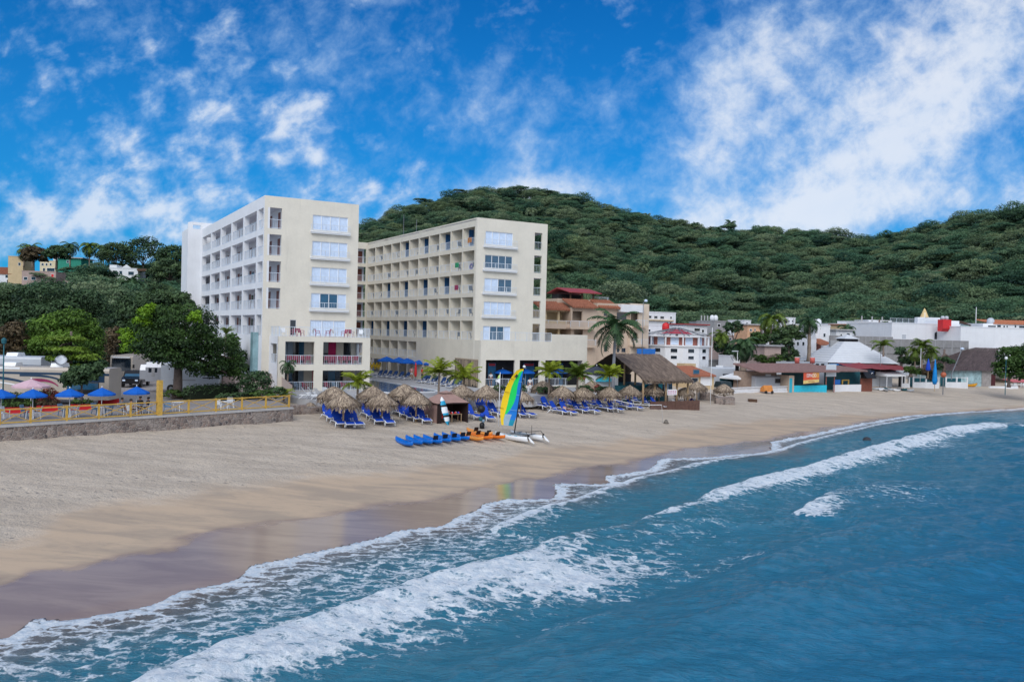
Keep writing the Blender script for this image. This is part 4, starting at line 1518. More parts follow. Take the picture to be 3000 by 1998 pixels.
LOU = Kind(mk_lounger)
lng = [(963, 1230, 'leftmost blue sun lounger on the whole beach, behind the first palapa'), (990, 1247, 'blue lounger just left of the first front palapa post'),
       (1000, 1231, 'blue lounger behind the first front palapa post, half in shade'), (1018, 1249, 'blue lounger just right of the first front palapa post'),
       (1040, 1249, 'rightmost blue lounger of the first palapa group, foot toward the kayaks'),
       (1077, 1224, 'back left blue lounger of the second palapa group'), (1103, 1240, 'front left blue lounger beside the third palapa post'),
       (1106, 1222, 'back right blue lounger of the second palapa group'), (1134, 1244, 'front right blue lounger of the second palapa group'),
       (1172, 1219, 'back left blue lounger of the group beside the brown tent'), (1196, 1228, 'second blue lounger from the left in the group beside the brown tent'),
       (1216, 1232, 'blue lounger behind the post left of the brown tent'), (1238, 1238, 'blue lounger lying flat against the corner of the brown tent'),
       (1384, 1226, 'blue lounger right beside the open side of the brown tent'), (1426, 1231, 'blue lounger just right of the dark gear stand'),
       (1410, 1207, 'rear blue lounger between tent and flagpole, left one'), (1432, 1206, 'rear blue lounger between tent and flagpole, right one'),
       (1452, 1219, 'blue lounger at the foot of the white flagpole'), (1512, 1221, 'blue lounger mostly hidden behind the striped sail'),
       (1540, 1221, 'blue lounger just right of the striped sail'), (1576, 1197, 'left blue lounger of the pair under the first palapa right of the sail'),
       (1605, 1199, 'right blue lounger of the pair under the first palapa right of the sail'), (1634, 1213, 'empty blue lounger left of the reclining person'),
       (1662, 1215, 'blue lounger carrying the reclining person'), (1655, 1192, 'blue lounger in the second row behind the reclining person, left one'),
       (1678, 1194, 'blue lounger in the second row behind the reclining person, right one'), (1696, 1209, 'blue lounger left of the front post beside the reclining person'),
       (1728, 1211, 'blue lounger right of the front post beside the reclining person'), (1722, 1192, 'second row blue lounger between two front palapas, left one'),
       (1750, 1194, 'second row blue lounger between two front palapas, right one'), (1768, 1204, 'blue lounger left of the palapa post by the royal palm'),
       (1799, 1206, 'blue lounger right of the palapa post by the royal palm'), (1778, 1185, 'back row blue lounger by the left end of the volleyball net'),
       (1808, 1189, 'back row blue lounger under the volleyball net line'), (1827, 1198, 'blue lounger left of the post under the volleyball net'),
       (1857, 1201, 'blue lounger right of the post under the volleyball net'), (1843, 1180, 'rearmost blue lounger near the restaurant, left one'),
       (1870, 1185, 'rearmost blue lounger near the restaurant, right one'), (1899, 1191, 'left blue lounger of the last pair before the volleyball post'),
       (1927, 1196, 'right blue lounger of the last pair before the volleyball post')]
for i, (x, y, lab) in enumerate(lng):
    LOU(aim(x, y), R(32 if x < 1500 else 48) + rnd.uniform(-.14, .14), lab, 1.28)


# kayaks
def loft(b, secs, n=10, mi=0, deck=.5):
    """hull from (x, half width, z keel, z gunwale, z deck centre) stations"""
    rows = []
    for x, w, zk, zg, zd in secs:
        r = []
        for k in range(n):
            t = math.pi * k / (n - 1)
            r.append((x, -w * math.cos(t), zg - (zg - zk) * math.sin(t) ** .8))
        for q in (.55, 0, -.55):
            r.append((x, w * q, zd if q == 0 else (zd + zg) / 2 + .01))
        rows.append(r)
    m = n + 3
    vs = [p for r in rows for p in r]
    fs = [(i * m + k, i * m + (k + 1) % m, (i + 1) * m + (k + 1) % m, (i + 1) * m + k) for i in range(len(rows) - 1) for k in range(m)]
    fs += [tuple(range(m))[::-1], tuple((len(rows) - 1) * m + k for k in range(m))]
    return b.add(vs, fs, mi)


def mk_kayak(hull, seats, group):
    def make(label):
        t = thing('kayak', label, 'kayak', group=group)
        L = 1.85
        secs = []
        for k in range(17):
            s = -1 + 2 * k / 16
            w = .40 * max(.02, 1 - abs(s) ** 2.6) ** .75
            rise = .22 * abs(s) ** 3
            well = -.13 if abs(s) < .62 and abs(abs(s) - .12) > .07 else .03
            secs.append((s * L, max(w, .015), rise, .28 + rise * .8, .28 + rise * .8 + well))
        loft(MB(), secs).build('hull', hull, t, True)
        for x, hh in seats:
            b = MB()
            b.prism([(x - .05, .30), (x + .05, .30), (x + .16, .62), (x + .08, .64)], -.2, .2)
            b.box(-.2, .2, x - .42, x - .06, .19, .23)
            sme = b.build('seat', M_BLACK, t)
            sme.rotation_euler = (0, 0, -math.pi / 2)
        return t
    return make


KB0 = Kind(mk_kayak(M_KBLUE, [], 'blue kayaks in a row on the sand'))
KB = Kind(mk_kayak(M_KBLUE, [(.55, 0)], 'blue kayaks in a row on the sand'))
KO = Kind(mk_kayak(M_KORA, [(.85, 0), (-.35, 0)], 'orange kayaks on the sand'))
KO2 = Kind(mk_kayak(M_KORA2, [(-.5, 0)], 'orange kayaks on the sand'))
kyaw = R(-62)
nm = ['first', 'second', 'third', 'fourth', 'fifth', 'sixth', 'seventh']
for i, (x, y) in enumerate([(1184, 1303), (1213, 1299), (1239, 1297), (1267, 1296), (1296, 1292), (1322, 1289), (1347, 1286)]):
    K = KB0 if i in (0, 1, 2) else KB
    ex = ('leftmost blue kayak with no backrest, at the end of the row', 'second blue kayak from the left, empty deck', 'third blue kayak from the left, empty deck', 'fourth blue kayak from the left, black backrest',
          'fifth blue kayak from the left, black backrest', 'sixth blue kayak from the left, black backrest', 'rightmost blue kayak, touching the first orange one')[i]
    K(aim(x, y), kyaw + rnd.uniform(-.05, .05), ex)
for i, (x, y, K, lab) in enumerate([(1381, 1288, KO2, 'pale orange kayak beside the last blue one'), (1407, 1284, KO, 'deep orange kayak second from the blue ones, two black seats'),
                                    (1404, 1274, KO2, 'orange kayak lying behind the front three, nearest the tent'), (1438, 1283, KO, 'orange kayak beside the white catamaran')]):
    K(aim(x, y), kyaw + .12 + i * .04, lab)


# beach catamaran with its sail up
def catamaran():
    p1, p2 = G(1457, 1277), G(1536, 1302)
    q1, q2 = G(1500, 1272), G(1588, 1297)
    mid = (p1 + p2 + q1 + q2) / 4
    ax = ((p2 - p1) + (q2 - q1)) / 2
    yaw = math.atan2(ax[1], ax[0])
    t = thing('catamaran', 'white beach catamaran with a tall yellow, green and blue sail standing on the sand', 'catamaran', tuple(mid), yaw)
    L = np.hypot(*ax[:2]) / 2
    L = max(L, 1.95)
    for s in (-1, 1):
        secs = []
        for k in range(19):
            q = -1 + 2 * k / 18
            w = .34 * max(.03, 1 - abs(q) ** 2.6) ** .7
            rise = .30 * max(0, -q) ** 3 + .06 * max(0, q) ** 3
            secs.append((q * L, max(w, .02), rise, .42 + rise * .4, .44 + rise * .5 - (.05 if abs(q) < .5 else 0)))
        h = MB()
        loft(h, secs)
        ho = h.build('hull', pm('white_hull_gelcoat', (.80, .82, .85), .3, .08, 2), t, True, (0, s * .95, 0))
        b = MB()
        for x in (-.9, -.2, .5, 1.1):
            b.box(x - .16, x + .16, -.06, .06, .405, .425)
        b.build('deck_hatches', M_TEAL, ho)
        b = MB()
        b.box(L - .02, L + .10, -.06, .06, .3, .62)
        b.build('rudder_bracket', M_BLACK, t, loc=(0, s * .95, 0))
        b = MB()
        b.tube([(L + .08, 0, .45), (L + .42, 0, .12), (L + .72, 0, -.02)], [.06, .12, .05], 6)
        b.build('rudder', M_WFRAME, t, True, (0, s * .95, 0))
    for x in (-.55, L - .9):
        MB().tube([(x, -.95, .52), (x, .95, .52)], .05, 8).build('crossbeam', M_STEEL, t, True)
    MB().box(-.4, L - 1.1, -.6, .6, .47, .485).build('trampoline', pm('grey_mesh_deck', (.12, .15, .18), .9), t)
    MB().tube([(L - .3, -.95, .85), (L - .3, .95, .85)], .022, 6).tube([(L - .3, -.95, .85), (L + .05, -.95, .6)], .022, 6).tube([(L - .3, .95, .85), (L + .05, .95, .6)], .022, 6).build('tiller_bar', M_BLACK, t, True)
    MB().tube([(L - .55, .1, .5), (L - .55, .1, 1.35)], .02, 6).build('tiller_post', M_BLACK, t, True)
    # rig: mast foot on the forward beam, sail plane seen broadside; shape measured on the plane through the mast
    t.rotation_mode = 'XYZ'
    M = Matrix.Translation(mid) @ Matrix.Rotation(yaw, 4, 'Z')
    Mi = M.inverted()
    foot = M @ Vector((-.55, 0, .5))
    nrm = np.array([.15, 1, 0.])
    nrm /= np.linalg.norm(nrm)
    P_ = lambda x, y: Mi @ Vector(hit(x, y, np.array(foot), nrm))
    f0, top = Vector((-.55, 0, .45)), P_(1535, 1080)
    MB().tube([f0, f0.lerp(top, .5), top], [.05, .045, .03], 8).build('mast', M_BLACK, t, True)
    s6 = lambda x, y: (1380 + x / 6.03, 1060 + y / 6.03)
    leech = [(935, 122), (862, 128), (800, 158), (740, 235), (680, 325), (625, 430), (590, 530), (556, 635), (532, 735), (517, 830), (514, 915), (522, 1010), (536, 1113)]
    luff = [(935, 122), (928, 170), (922, 230), (915, 300), (905, 380), (895, 460), (884, 560), (868, 660), (852, 760), (832, 850), (808, 940), (778, 1030), (738, 1135)]
    yel = [1, .55, .40, .36, .34, .33, .33, .34, .34, .32, .27, .2, .2]       # where the yellow ends
    gre = [1, .80, .70, .68, .68, .70, .72, .72, .66, .55, .38, .26, .22]     # where the green ends
    nn = 12
    V, F_, I_ = [], [], []
    for r_, (a, c) in enumerate(zip(leech, luff)):
        for k in range(nn + 1):
            q = k / nn
            if q <= 1 / 3:
                s = q * 3 * yel[r_]
            elif q <= 2 / 3:
                s = yel[r_] + (q - 1 / 3) * 3 * (gre[r_] - yel[r_])
            else:
                s = gre[r_] + (q - 2 / 3) * 3 * (1 - gre[r_])
            p = P_(*s6(a[0] + (c[0] - a[0]) * s, a[1] + (c[1] - a[1]) * s))
            V.append(p + (Mi.to_3x3() @ Vector(nrm)) * .18 * math.sin(math.pi * s) * math.sin(math.pi * (r_ + .5) / 13))
    b = MB()
    for r_ in range(12):
        for k in range(nn):
            i = r_ * (nn + 1) + k
            mi = 0 if k < 4 else (1 if k < 8 else 2)
            if r_ >= 10 and 5 <= k < 10:
                mi = 3
            if r_ == 11 and k >= 4:
                mi = 4 if mi != 3 else 3
            if r_ == 0:
                mi = 0
            b.add([], [], 0)
            b.f.append((i, i + 1, i + nn + 2, i + nn + 1))
            b.m.append(mi)
    b.v = [tuple(v) for v in V]
    so_ = b.build('sail', [pm('yellow_sailcloth', (.86, .60, .01), .6, .06, 1), pm('green_sailcloth', (.0, .62, .11), .6, .06, 1), pm('blue_sailcloth', (.0, .17, .60), .6, .06, 1),
                           pm('clear_sail_window', (.32, .45, .55), .2, .15, 3), pm('teal_sailcloth', (.0, .25, .38), .6)], t, True)
    off = Mi.to_3x3() @ Vector(nrm) * -.03
    b = MB()
    for (xa, ya), (xb, yb), w in (((600, 528), (690, 542), .03), ((520, 812), (575, 820), .03), ((700, 290), (770, 312), .03)):
        b.bar(P_(*s6(xa, ya)) + off, P_(*s6(xb, yb)) + off, w)
    b.build('batten_marks', pm('brown_batten', (.30, .18, .02), .7), t)
    b = MB()
    for (xa, ya), (xb, yb) in (((800, 582), (858, 592)), ((690, 845), (810, 862)), ((850, 350), (905, 356))):
        b.bar(P_(*s6(xa, ya)) + off, P_(*s6(xb, yb)) + off, .025)
    b.build('seam_marks', pm('pale_blue_seam', (.25, .5, .72), .7), t)
    # black bird shaped mark near the head
    b = MB()
    pts = [(748, 262), (778, 250), (800, 225), (812, 212), (818, 230), (842, 240), (815, 262), (795, 292), (788, 268)]
    b.add([P_(*s6(*q)) + off for q in pts], [tuple(range(len(pts)))])
    b.build('sail_mark', M_BLACK, t)
    c_ = P_(1536, 1074)
    u_ = MB()
    u_.lathe([(.0, -.12), (.09, -.09), (.14, 0), (.09, .09), (0, .12)], n=12)
    u_.build('masthead_float', M_WFRAME, t, True, c_, (0, .5, 0))
    return t


catamaran()

# flagpole with two small flags
fb = G(1460, 1247)
ft = Vector(atd(1465.5, 1091, fb[1]))
t = thing('flagpole', 'thin white flagpole with a yellow green pennant and a white flag left of the sail', 'flagpole', tuple(fb))
v_ = ft - Vector(fb)
MB().tube([(0, 0, -.2), v_ * .5, v_], [.035, .032, .028], 8).build('pole', M_WFRAME, t, True)
q = v_
MB().add([(q.x - .02, 0, q.z - .18), (q.x - .16, .05, q.z - .30), (q.x - .25, .04, q.z - .58), (q.x - .03, 0, q.z - .52)], [(0, 1, 2, 3)]).build('pennant', pm('yellow_green_flag', (.5, .72, .2), .8), t)
MB().add([(q.x - .03, 0, q.z - .55), (q.x - .28, .05, q.z - .72), (q.x - .48, .05, q.z - .78), (q.x - .22, .04, q.z - .92), (q.x - .04, 0, q.z - 1.02)], [(0, 1, 2, 3, 4)]).build('flag', M_WFRAME, t)

# dark rental gear on a stand
gb = G(1412, 1256)
t = thing('gear_stand', 'dark stand hung with black and blue gear on the sand right of the tent', 'gear stand', tuple(gb), .2, None, 1.12)
MB().cyl(0, 0, .0, 1.75, .03, n=8).build('pole', M_STEEL, t, True)
MB().lathe([(.02, .03), (.19, .04), (.21, .25), (.19, .45), (.08, .52), (.03, .53)], n=14).build('weighted_base', M_BLACK, t, True)
for k, (x, z, m, w, h) in enumerate(((-.10, .82, M_TEALD, .17, .42), (.09, .95, M_DARKGL, .15, .5), (-.02, 1.15, M_LOUNGE, .2, .36), (.08, .66, pm('grey_blue_cloth', (.2, .3, .4), .8), .12, .3))):
    MB().lathe([(.02, -h / 2), (w * .8, -h * .42), (w, 0), (w * .85, h * .38), (.03, h / 2)], n=10).build('vest', m, t, True, (x, -.05 - .03 * k, z))
MB().lathe([(.03, -.3), (.26, -.22), (.33, .02), (.24, .24), (.03, .3)], n=12).build('bag', M_BLACK, t, True, (-.1, -.05, 1.62))

# tent
N_, R_, L_ = G(1282, 1239), G(1369, 1236), G(1230, 1232)
ex = R_ - N_
wx = np.hypot(ex[0], ex[1])
yaw = math.atan2(ex[1], ex[0])
t = thing('beach_tent', 'brown cloth gazebo tent, left side closed, open front full of red life vests', 'tent', (N_[0], N_[1], min(N_[2], L_[2])), yaw)
dp = 2.5
he, ht = 1.78, 2.62
b = MB()
o_ = .12
c4 = [(-o_, -o_), (wx + o_, -o_), (wx + o_, dp + o_), (-o_, dp + o_)]
i4 = [(wx * .36, dp * .36), (wx * .64, dp * .36), (wx * .64, dp * .64), (wx * .36, dp * .64)]
for k in range(4):
    a, c, e, f = c4[k], c4[(k + 1) % 4], i4[(k + 1) % 4], i4[k]
    ma = ((a[0] + c[0]) / 2, (a[1] + c[1]) / 2)
    b.quad((*a, he), (*ma, he + .05), (*c, he), (*e, ht), (*f, ht))
    b.quad((*a, he - .10), (*ma, he - .06), (*ma, he + .05), (*a, he), mi=1)
    b.quad((*ma, he - .06), (*c, he - .10), (*c, he), (*ma, he + .05), mi=1)
b.build('roof', [M_TENT, M_TENTD], t)
b = MB()
e5 = [(wx * .5 + sx * wx * .2, dp * .5 + sy * dp * .2) for sx, sy in ((-1, -1), (1, -1), (1, 1), (-1, 1))]
for k in range(4):
    b.add([(*e5[k], ht + .05), (*e5[(k + 1) % 4], ht + .05), (wx * .5, dp * .5, ht + .24)], [(0, 1, 2)])
b.build('roof_cap', M_TENT, t)
for x, y in ((0, 0), (wx, 0), (wx, dp), (0, dp)):
    MB().box(x - .05, x + .05, y - .05, y + .05, -.2, he).build('tent_pole', M_TENTD, t)
b = MB()
m = 10
for k in range(m):
    y0, y1 = .06 + (dp - .12) * k / m, .06 + (dp - .12) * (k + 1) / m
    b.quad((-.02 + .05 * math.sin(k * 1.9), y0, -.1), (-.02 + .05 * math.sin((k + 1) * 1.9), y1, -.1), (-.01, y1, he - .08), (-.01, y0, he - .08))
b.build('side_wall', M_TENT, t)
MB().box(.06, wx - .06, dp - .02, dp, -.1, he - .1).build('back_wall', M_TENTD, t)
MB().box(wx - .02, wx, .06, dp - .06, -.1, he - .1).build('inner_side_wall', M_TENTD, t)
MB().box(.06, .42, -.02, .02, -.1, he - .12).build('door_flap', M_TENTD, t)


def inT(x, y, z=0):
    p = Matrix.Translation(t.location) @ Matrix.Rotation(yaw, 4, 'Z') @ Vector((x, y, z))
    return (p.x, p.y, p.z)


def vest_mesh():
    b = MB()
    b.lathe([(.03, 0), (.19, .02), (.22, .2), (.2, .42), (.1, .56), (.03, .57)], n=10)
    o = b.build('life_vest', M_RED, None, True)
    return o


for k, (x, y, z, m, lab) in enumerate(((1.05, .5, .95, M_RED, 'red life vest hanging in the tent front, highest on the left'), (1.25, .42, .62, M_RED, 'red life vest hanging low behind the paddleboard'),
                                       (1.15, .3, .25, M_PINKC, 'magenta life vest hanging under the red ones in the tent'), (.55, .3, .35, M_RED, 'red life vest left of the paddleboard in the dark doorway'))):
    b = MB().lathe([(.03, 0), (.19, .02), (.22, .2), (.2, .42), (.1, .56), (.03, .57)], n=10)
    o_ = tag(b.build('life_vest', m, None, True, inT(x, y, z), (0, 0, yaw)), lab, 'life vest', 'life vests in the tent')
    b = MB()
    b.box(-.2, .2, -.2, -.16, .18, .22).box(-.2, .2, -.205, -.165, .34, .38)
    b.build('strap', M_WFRAME if k < 2 else M_BLACK, o_)
tb = thing('folding_table', 'wooden folding table in the tent front covered with small red and white gear', 'table', inT(2.0, .15), yaw)
MB().box(-.55, .6, -.3, .35, .72, .76).build('tabletop', M_WOOD, tb)
for x in (-.5, .55):
    for y in (-.26, .3):
        MB().bar((x, y, 0), (x, y, .72), .05).build('leg', M_WOOD, tb)
for k in range(8):
    x, y = 1.55 + .13 * k, .05 + .12 * (k % 3)
    b = MB().lathe([(.0, 0), (.09, .01), (.10, .1), (.05, .17), (0, .18)], n=8)
    tag(b.build('swim_gear', (M_RED, M_WFRAME, M_LOUNGE, M_RED)[k % 4], None, True, inT(x, y, .765)), 'small bundle of %s swim gear on the tent table, number %d from the left' % (('red', 'white', 'blue', 'red')[k % 4], k + 1) if False else
        ('leftmost red', 'leftmost white', 'left blue', 'second red', 'third red', 'right white', 'right blue', 'rightmost red')[k] + ' bundle of swim gear on the tent table', 'swim gear', 'swim gear on the tent table')

# paddleboard leaning on the tent
pb = G(1313, 1246)
t2 = thing('paddleboard', 'turquoise, white and black paddleboard leaning upright against the tent front', 'paddleboard', tuple(pb), yaw)
topv = Vector(atd(1293, 1163, pb[1] + .6)) - Vector(pb)
topv.rotate(Matrix.Rotation(-yaw, 3, 'Z'))
b = MB()
nn = 14
for k in range(nn):
    pass
ax_ = topv.normalized()
sd_ = Vector((1, 0, 0)) - ax_ * ax_.x
sd_.normalize()
nr_ = ax_.cross(sd_)
V, Fq, mi_ = [], [], []
for k in range(nn + 1):
    s = k / nn
    w = .34 * max(.03, 1 - abs(2 * s - 1) ** 2.8) ** .7
    c = topv * s
    for q in (-1, -.45, .1, .55, 1):
        V.append(c + sd_ * w * q + nr_ * .05 * (1 - q * q))
    for q in (1, -1):
        V.append(c + sd_ * w * q * .9 - nr_ * .06)
for k in range(nn):
    for j in range(7):
        Fq.append((k * 7 + j, k * 7 + (j + 1) % 7, (k + 1) * 7 + (j + 1) % 7, (k + 1) * 7 + j))
        z = (j + k * .35) % 4
        mi_.append(1 if k in (2, 6, 7, 12, 13) or (k in (3, 8) and j % 2) else (2 if k in (9, 4) or (k in (11, 5) and j % 2 == 0) else 0))
b.add(V, Fq)
b.m = mi_
b.build('board', [pm('turquoise_board', (.02, .36, .60), .35, .12, 2), M_WFRAME, M_BLACK], t2, True)
MB().box(-.01, .01, -.12, -.05, .12, .3).build('fin', M_BLACK, t2)

# volleyball net
pa, pb = G(1797, 1216), G(1941, 1238)
t = thing('volleyball_net', 'sagging white volleyball net line strung between two thin posts on the beach', 'volleyball net', tuple(pa))
d_ = Vector(pb) - Vector(pa)
A1, B1 = Vector((0, 0, 1.75)), d_ + Vector((-.15, 0, 1.95))
MB().tube([(0, 0, -.3), A1], .02, 6).build('post', M_CONC, t, True)
MB().tube([d_ + Vector((.05, 0, -.3)), B1], .022, 6).build('post', M_CONC, t, True)
b = MB()
n = 16
L = [A1.lerp(B1, k / n) - Vector((0, 0, .22 * math.sin(math.pi * k / n))) for k in range(n + 1)]
for k in range(n):
    b.quad(L[k], L[k + 1], L[k + 1] - Vector((0, 0, .07)), L[k] - Vector((0, 0, .045)))
b.build('net_band', M_WFRAME, t)
b = MB()
for k in range(0, n * 3):
    p = A1.lerp(B1, k / n / 3) - Vector((0, 0, .22 * math.sin(math.pi * k / n / 3)))
    b.bar(p, p - Vector((0, 0, .62)), .004)
for h in (.2, .4, .6):
    for k in range(n):
        b.bar(L[k] - Vector((0, 0, h)), L[k + 1] - Vector((0, 0, h)), .004)
b.build('net_mesh', pm('grey_net_cord', (.35, .35, .36), .9), t)
tag(MB().lathe([(.0, .38), (.1, .36), (.24, .1), (.3, -.05), (0, -.06)], n=10).build('sand_bag', pm('dark_sandbag', (.16, .14, .12), .9, .3), None, True, tuple(pb + np.array([.35, -.15, 0]))), 'dark sandbag heaped at the foot of the right volleyball post', 'sandbag')
# things lying about
for k, (x, y, lab) in enumerate(((2200, 1177, 'left one of two brown crates lying on the bare sand'), (2212, 1178, 'right one of two brown crates lying on the bare sand'))):
    p = G(x, y)
    b = MB()
    for z in (0, .14, .28):
        b.box(-.34, .34, -.3, -.27, z, z + .11).box(-.34, .34, .27, .3, z, z + .11).box(-.34, -.31, -.27, .27, z, z + .11).box(.31, .34, -.27, .27, z, z + .11)
    tag(b.build('wooden_crate', M_DWOOD, None, loc=tuple(p), rot=(0, 0, .3 + k)), lab, 'crate', 'crates on the sand')
p = G(2246, 1153)
t = thing('beach_buggy_cart', 'small orange cart heaped with gear at the white balustrade', 'cart', tuple(p), .4)
MB().prism([(-.6, .3), (.6, .3), (.5, .9), (-.2, 1.3)], -.8, .8).build('load', pm('orange_tarp', (.62, .24, .06), .8, .25), t)
for x in (-.6, .6):
    MB().tube([(x, -.62, .25), (x, -.5, .25)], .25, 12).build('wheel', M_BLACK, t)
for k, (x, y) in enumerate(((2540, 1288),)):
    p = atz(x, y, .0)
    tag(MB().lathe([(0, .3), (.25, .25), (.42, .05), (.5, -.3)], n=9).build('rock', pm('dark_rock', (.04, .04, .05), .8, .3, 2), None, True, tuple(p)), 'small dark rock awash between the breaking waves', 'rock')

# ------------------------------------------------------------------ left side: seawall, terrace, camper park, trees
wa, wb = atz(0, 1246, 3.42), atz(858, 1193, 3.42)
wd = (wb - wa)[:2]
wl = np.hypot(*wd)
wyaw = math.atan2(wd[1], wd[0])
wa = wa - np.array([wd[0], wd[1], 0]) / wl * 16
wl += 16


def onwall(s, back=0.0, z=0.0):
    c, sn = math.cos(wyaw), math.sin(wyaw)
    return (wa[0] + c * s - sn * back, wa[1] + sn * s + c * back, z)


def wall_s(px, py=1240):
    """distance along the seawall of a bearing"""
    p = hit(px, py, (wa[0], wa[1], 0), np.array([-math.sin(wyaw), math.cos(wyaw), 0]))
    return (p[0] - wa[0]) * math.cos(wyaw) + (p[1] - wa[1]) * math.sin(wyaw)


m_st, nt, o = newmat('rubble_stone')
tc = nd(nt, 'ShaderNodeTexCoord', out=3)
wpn = noise(nt, tc, 3.0, 3, .6, out=1)
wv = nd(nt, 'ShaderNodeVectorMath', {0: tc, 1: nd(nt, 'ShaderNodeVectorMath', {0: wpn, 3: .25}, operation='SCALE')}, operation='ADD')
ve = nd(nt, 'ShaderNodeTexVoronoi', {'Vector': wv, 'Scale': 3.4}, feature='DISTANCE_TO_EDGE')
vcn = nt.nodes.new('ShaderNodeTexVoronoi')
vcn.inputs['Scale'].default_value = 3.4
nt.links.new(wv, vcn.inputs['Vector'])
sepc = nt.nodes.new('ShaderNodeSeparateColor')
nt.links.new(vcn.outputs['Color'], sepc.inputs[0])
stc = mixc(nt, sepc.outputs[0], (.07, .065, .07), (.36, .29, .25))
stc = mixc(nt, mth(nt, 'MULTIPLY', sepc.outputs[1], .45), stc, (.30, .20, .16))
plas = ramp(nt, noise(nt, nd(nt, 'ShaderNodeMapping', {0: tc, 3: (.5, .5, .7)}), 1.1, 4, .6), .48, .62)
grout = mixc(nt, noise(nt, tc, 2, 4), (.28, .24, .22), (.42, .37, .34))
c = mixc(nt, ramp(nt, ve, .02, .09), grout, stc)
c = mixc(nt, mth(nt, 'MULTIPLY', plas, .75), c, grout)
b = nt.nodes.new('ShaderNodeBsdfPrincipled')
nt.links.new(c, b.inputs['Base Color'])
b.inputs['Roughness'].default_value = .9
nt.links.new(nd(nt, 'ShaderNodeBump', {'Strength': .8, 'Distance': .08, 'Height': ramp(nt, ve, 0, .15)}), b.inputs['Normal'])
nt.links.new(b.outputs[0], o.inputs[0])

t = thing('stone_seawall', 'long rubble stone seawall with a pale cap holding up the camper park terrace', 'sea wall', onwall(0), wyaw)
b = MB()
n = 40
for k in range(n):
    a, c = wl * k / n, wl * (k + 1) / n
    b.quad((a, -.12, .8), (c, -.12, .8), (c, 0, 3.26), (a, 0, 3.26))
b.quad((wl, -.12, .8), (wl, .5, .8), (wl, .5, 3.26), (wl, 0, 3.26))
b.quad((0, .5, 3.26), (wl, .5, 3.26), (wl, .5, .8), (0, .5, .8))
b.build('stonework', m_st, t)
MB().box(-.01, wl + .05, -.06, .52, 3.264, 3.42).build('cap', M_CONC, t)
# the lower stretch of wall running on toward the palapas
b = MB()
e0, e1 = G(866, 1215), G(945, 1212)
t = thing('rubble_wall', 'short low rubble wall between the seawall end and the first palapas', 'wall', (e0[0], e0[1], 0), math.atan2(e1[1] - e0[1], e1[0] - e0[0]))
L = math.hypot(e1[0] - e0[0], e1[1] - e0[1])
b.prism([(0, 1.2), (.6, 1.2), (.6, 3.28), (.1, 3.24)], -.9, L * .45).prism([(.02, 1.2), (.6, 1.2), (.6, 3.05), (.1, 3.0)], L * .45, L)
b.build('stonework', m_st, t)
# terrace and yard paving
M_YARD = pm('yard_paving', (.30, .27, .26), .9, .2, .4, .2, 6)
pts = [onwall(0, .5), onwall(wl - .02, .5), hw(-27.5, -16), hw(-29, 40), (-75, 150), (-110, 90)]
struct(slab('camper_yard', [p[:2] for p in pts], 2.2, 3.40, M_YARD))
ZT = 3.40

# yellow railing
rt = thing('yellow_railing', 'yellow metal railing with crossed braces along the top of the stone seawall', 'railing', onwall(0, .22, 3.42), wyaw)
ps = [wall_s(x) for x in (-180, -85, 2, 93, 199, 293, 386, 470, 556, 636, 712, 782, 850)]
ps = [max(.2, min(wl - .1, s)) for s in ps]
for i, s in enumerate(ps):
    big = i == 7
    if big:
        MB().box(s - .17, s + .17, -.17, .17, 0, 2.62).build('tall_post', M_YELL, rt, label='tall square yellow post standing above the rail')
    else:
        MB().box(s - .06, s + .06, -.06, .06, 0, 1.06).build('post', M_YELL, rt)
    if i:
        a, c = ps[i - 1] + .07, s - .07
        if big:
            c = s - .171
        if i == 8:
            a = ps[7] + .171
        MB().box(a, c, -.045, .045, .95, 1.03).build('top_rail', M_YELL, rt)
        MB().box(a, c, -.045, .045, .08, .16).build('bottom_rail', M_YELL, rt)
        MB().bar((a, -.01, .16), (c, -.01, .95), .045).build('brace', M_YELL, rt)
        MB().bar((a, .038, .95), (c, .038, .16), .045).build('brace', M_YELL, rt)


def mk_umbrella(label):
    t = thing('umbrella', label, 'umbrella')
    MB().cyl(0, 0, 0, 2.12, .028, n=8).build('pole', M_WFRAME, t, True)
    MB().cyl(0, 0, 0, .08, .24, .2, 12).build('base', M_GREY, t, True)
    b = MB()
    n = 8
    for k in range(n):
        a, c = 2 * math.pi * k / n, 2 * math.pi * (k + 1) / n
        m_ = (a + c) / 2
        P1, P2, Pm = (1.08 * math.cos(a), 1.08 * math.sin(a), 1.70), (1.08 * math.cos(c), 1.08 * math.sin(c), 1.70), (1.0 * math.cos(m_), 1.0 * math.sin(m_), 1.68)
        H1, H2 = (.52 * math.cos(a), .52 * math.sin(a), 1.95), (.52 * math.cos(c), .52 * math.sin(c), 1.95)
        b.quad((0, 0, 2.15), H1, H2)
        b.quad(H1, P1, Pm, P2, H2)
        b.quad(P1, (P1[0] * .995, P1[1] * .995, 1.58), (Pm[0], Pm[1], 1.57), Pm)
        b.quad(Pm, (Pm[0], Pm[1], 1.57), (P2[0] * .995, P2[1] * .995, 1.58), P2)
    b.build('canopy', M_BLUE, t)
    MB().lathe([(0, 2.27), (.04, 2.24), (.04, 2.16), (0, 2.14)], n=8).build('finial', M_WFRAME, t, True)
    return t


